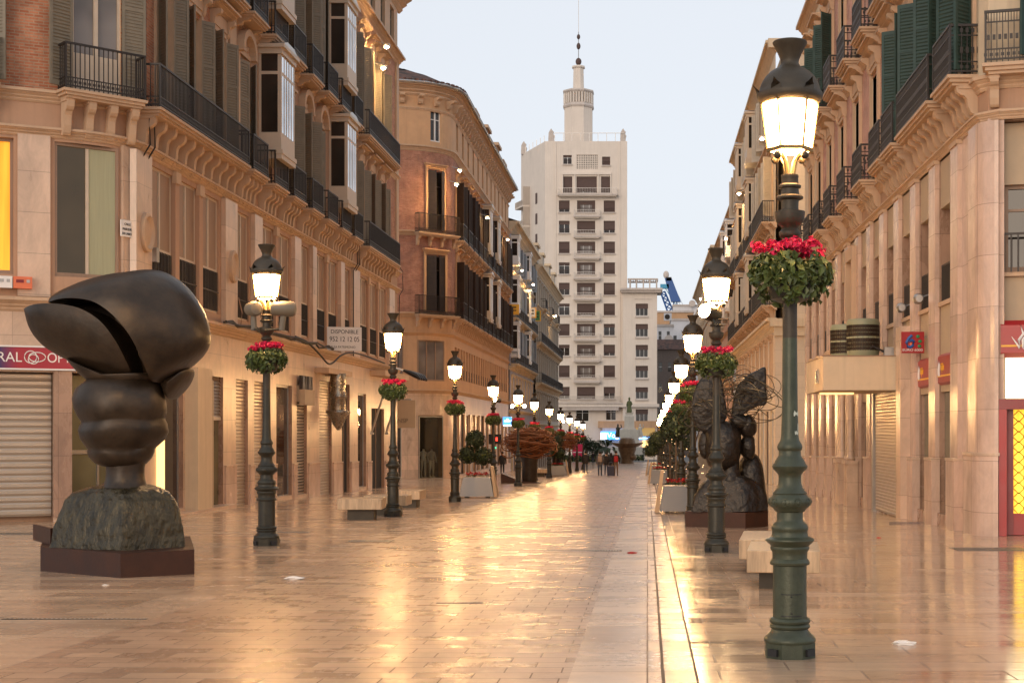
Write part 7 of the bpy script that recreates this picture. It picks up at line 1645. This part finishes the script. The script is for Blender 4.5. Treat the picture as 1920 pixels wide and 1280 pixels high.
a = person('person in grey top and jeans wearing a pale backpack', 1125, 892, {'stride': .08}, 'cloth_grey', 'cloth_jeans', h=1.76, coat='cloth_grey', group=pp); pack(a, 'pale tan backpack on the person in grey', 'cloth_tan')
person('person in dark coat between the two backpackers', 1137, 890, {'stride': .1}, 'cloth_black', 'cloth_jeans', h=1.70, coat='cloth_black', group=pp)
person('long haired person in black beside the suitcase', 1146, 891, {'stride': .1, 'long': 1, 'armR': ((.25, -.02, 1.12), (.22, -.1, .90))}, 'cloth_black', 'cloth_grey', h=1.66, coat='cloth_black', group=pp)
a = person('person in tan trousers with a red backpack', 1155, 892, {'stride': .07}, 'cloth_black', 'cloth_khaki', h=1.80, group=pp); pack(a, 'bright red backpack on the person in tan trousers', 'cloth_redpack')
person('tiny dark dressed person far off between the lamps and walkers', 1112, 868, {'stride': .1}, 'cloth_black', 'cloth_jeans', group=pp, at=((1112 - VX) * 175 / FPX, 175))
person('dark dressed person by the shops behind the fourth left lamp', 943, 888, {'stride': .05}, 'cloth_black', 'cloth_black', h=1.75, coat='cloth_black', at=((942 - VX) * 108 / FPX, 108))
x, y = gpt(1145.5, 892); o = thing('suitcase', 'large dark blue upright suitcase beside the walkers', 'suitcase', (x, y - .35, zg(y)), R(5)); mb = MB(); mb.box(-.25, .25, -.14, .14, .05, .72, 'suitcase_blue'); s = link('body', mb.mesh('body'), o); b = s.modifiers.new('b', 'BEVEL'); b.width = .04; b.segments = 3
link('handle', MB().tube([(-.12, .1, .7), (-.12, .1, .98), (.12, .1, .98), (.12, .1, .7)], .012, 'metal_grey', 6).mesh('handle'), o)
for sx in (-1, 1): link('wheel', MB().lathe([(.035, -.02), (.035, .02)], 'paint_black', 12).map(lambda x, y, z: (z, x, y)).mesh('wheel'), o, (sx * .2, .06, .036))
# mannequins in the corner shop window of the brick block
for i, (u, lb) in enumerate(((-2.45, 'headless white mannequin in grey shirt in the corner shop window'), (-3.1, 'headless white mannequin in pale shirt near the window edge'))):
    bb = B.bend(u, .30, 0); o = thing('mannequin', lb, 'mannequin', (-12.75 - bb[1], 93.5 + bb[0], gl(93) + .14), R(90) + B.rot(u)); o.scale = (1.18,) * 3; mb = MB()
    mb.lathe([(.13, .92), (.155, 1.0), (.13, 1.1), (.17, 1.3), (.18, 1.38), (.06, 1.46), (.05, 1.56)], 'cloth_shirt' if i == 0 else 'mannequin_white', 14)
    for sx in (-1, 1): mb.tube([(sx * .09, 0, .95), (sx * .1, -.02, .5), (sx * .11, 0, .08), (sx * .11, -.14, .03)], [.09, .065, .045, .035], 'mannequin_white', 8); mb.tube([(sx * .17, 0, 1.36), (sx * .26, 0, 1.1), (sx * .27, -.06, .82)], [.06, .045, .03], 'cloth_shirt', 8)
    link('body', mb.mesh('body'), o)
    link('base', MB().lathe([(.25, 0), (.25, .02)], 'metal_grey', 16).mesh('base'), o)

px_, py_, _z = A.bend(-1.0, .26, 0); text('lettering', 'salud', .17, 'paint_navy', A.root, (px_, py_, .30 - A.zb), (R(90), 0, A.rot(-1.0)))
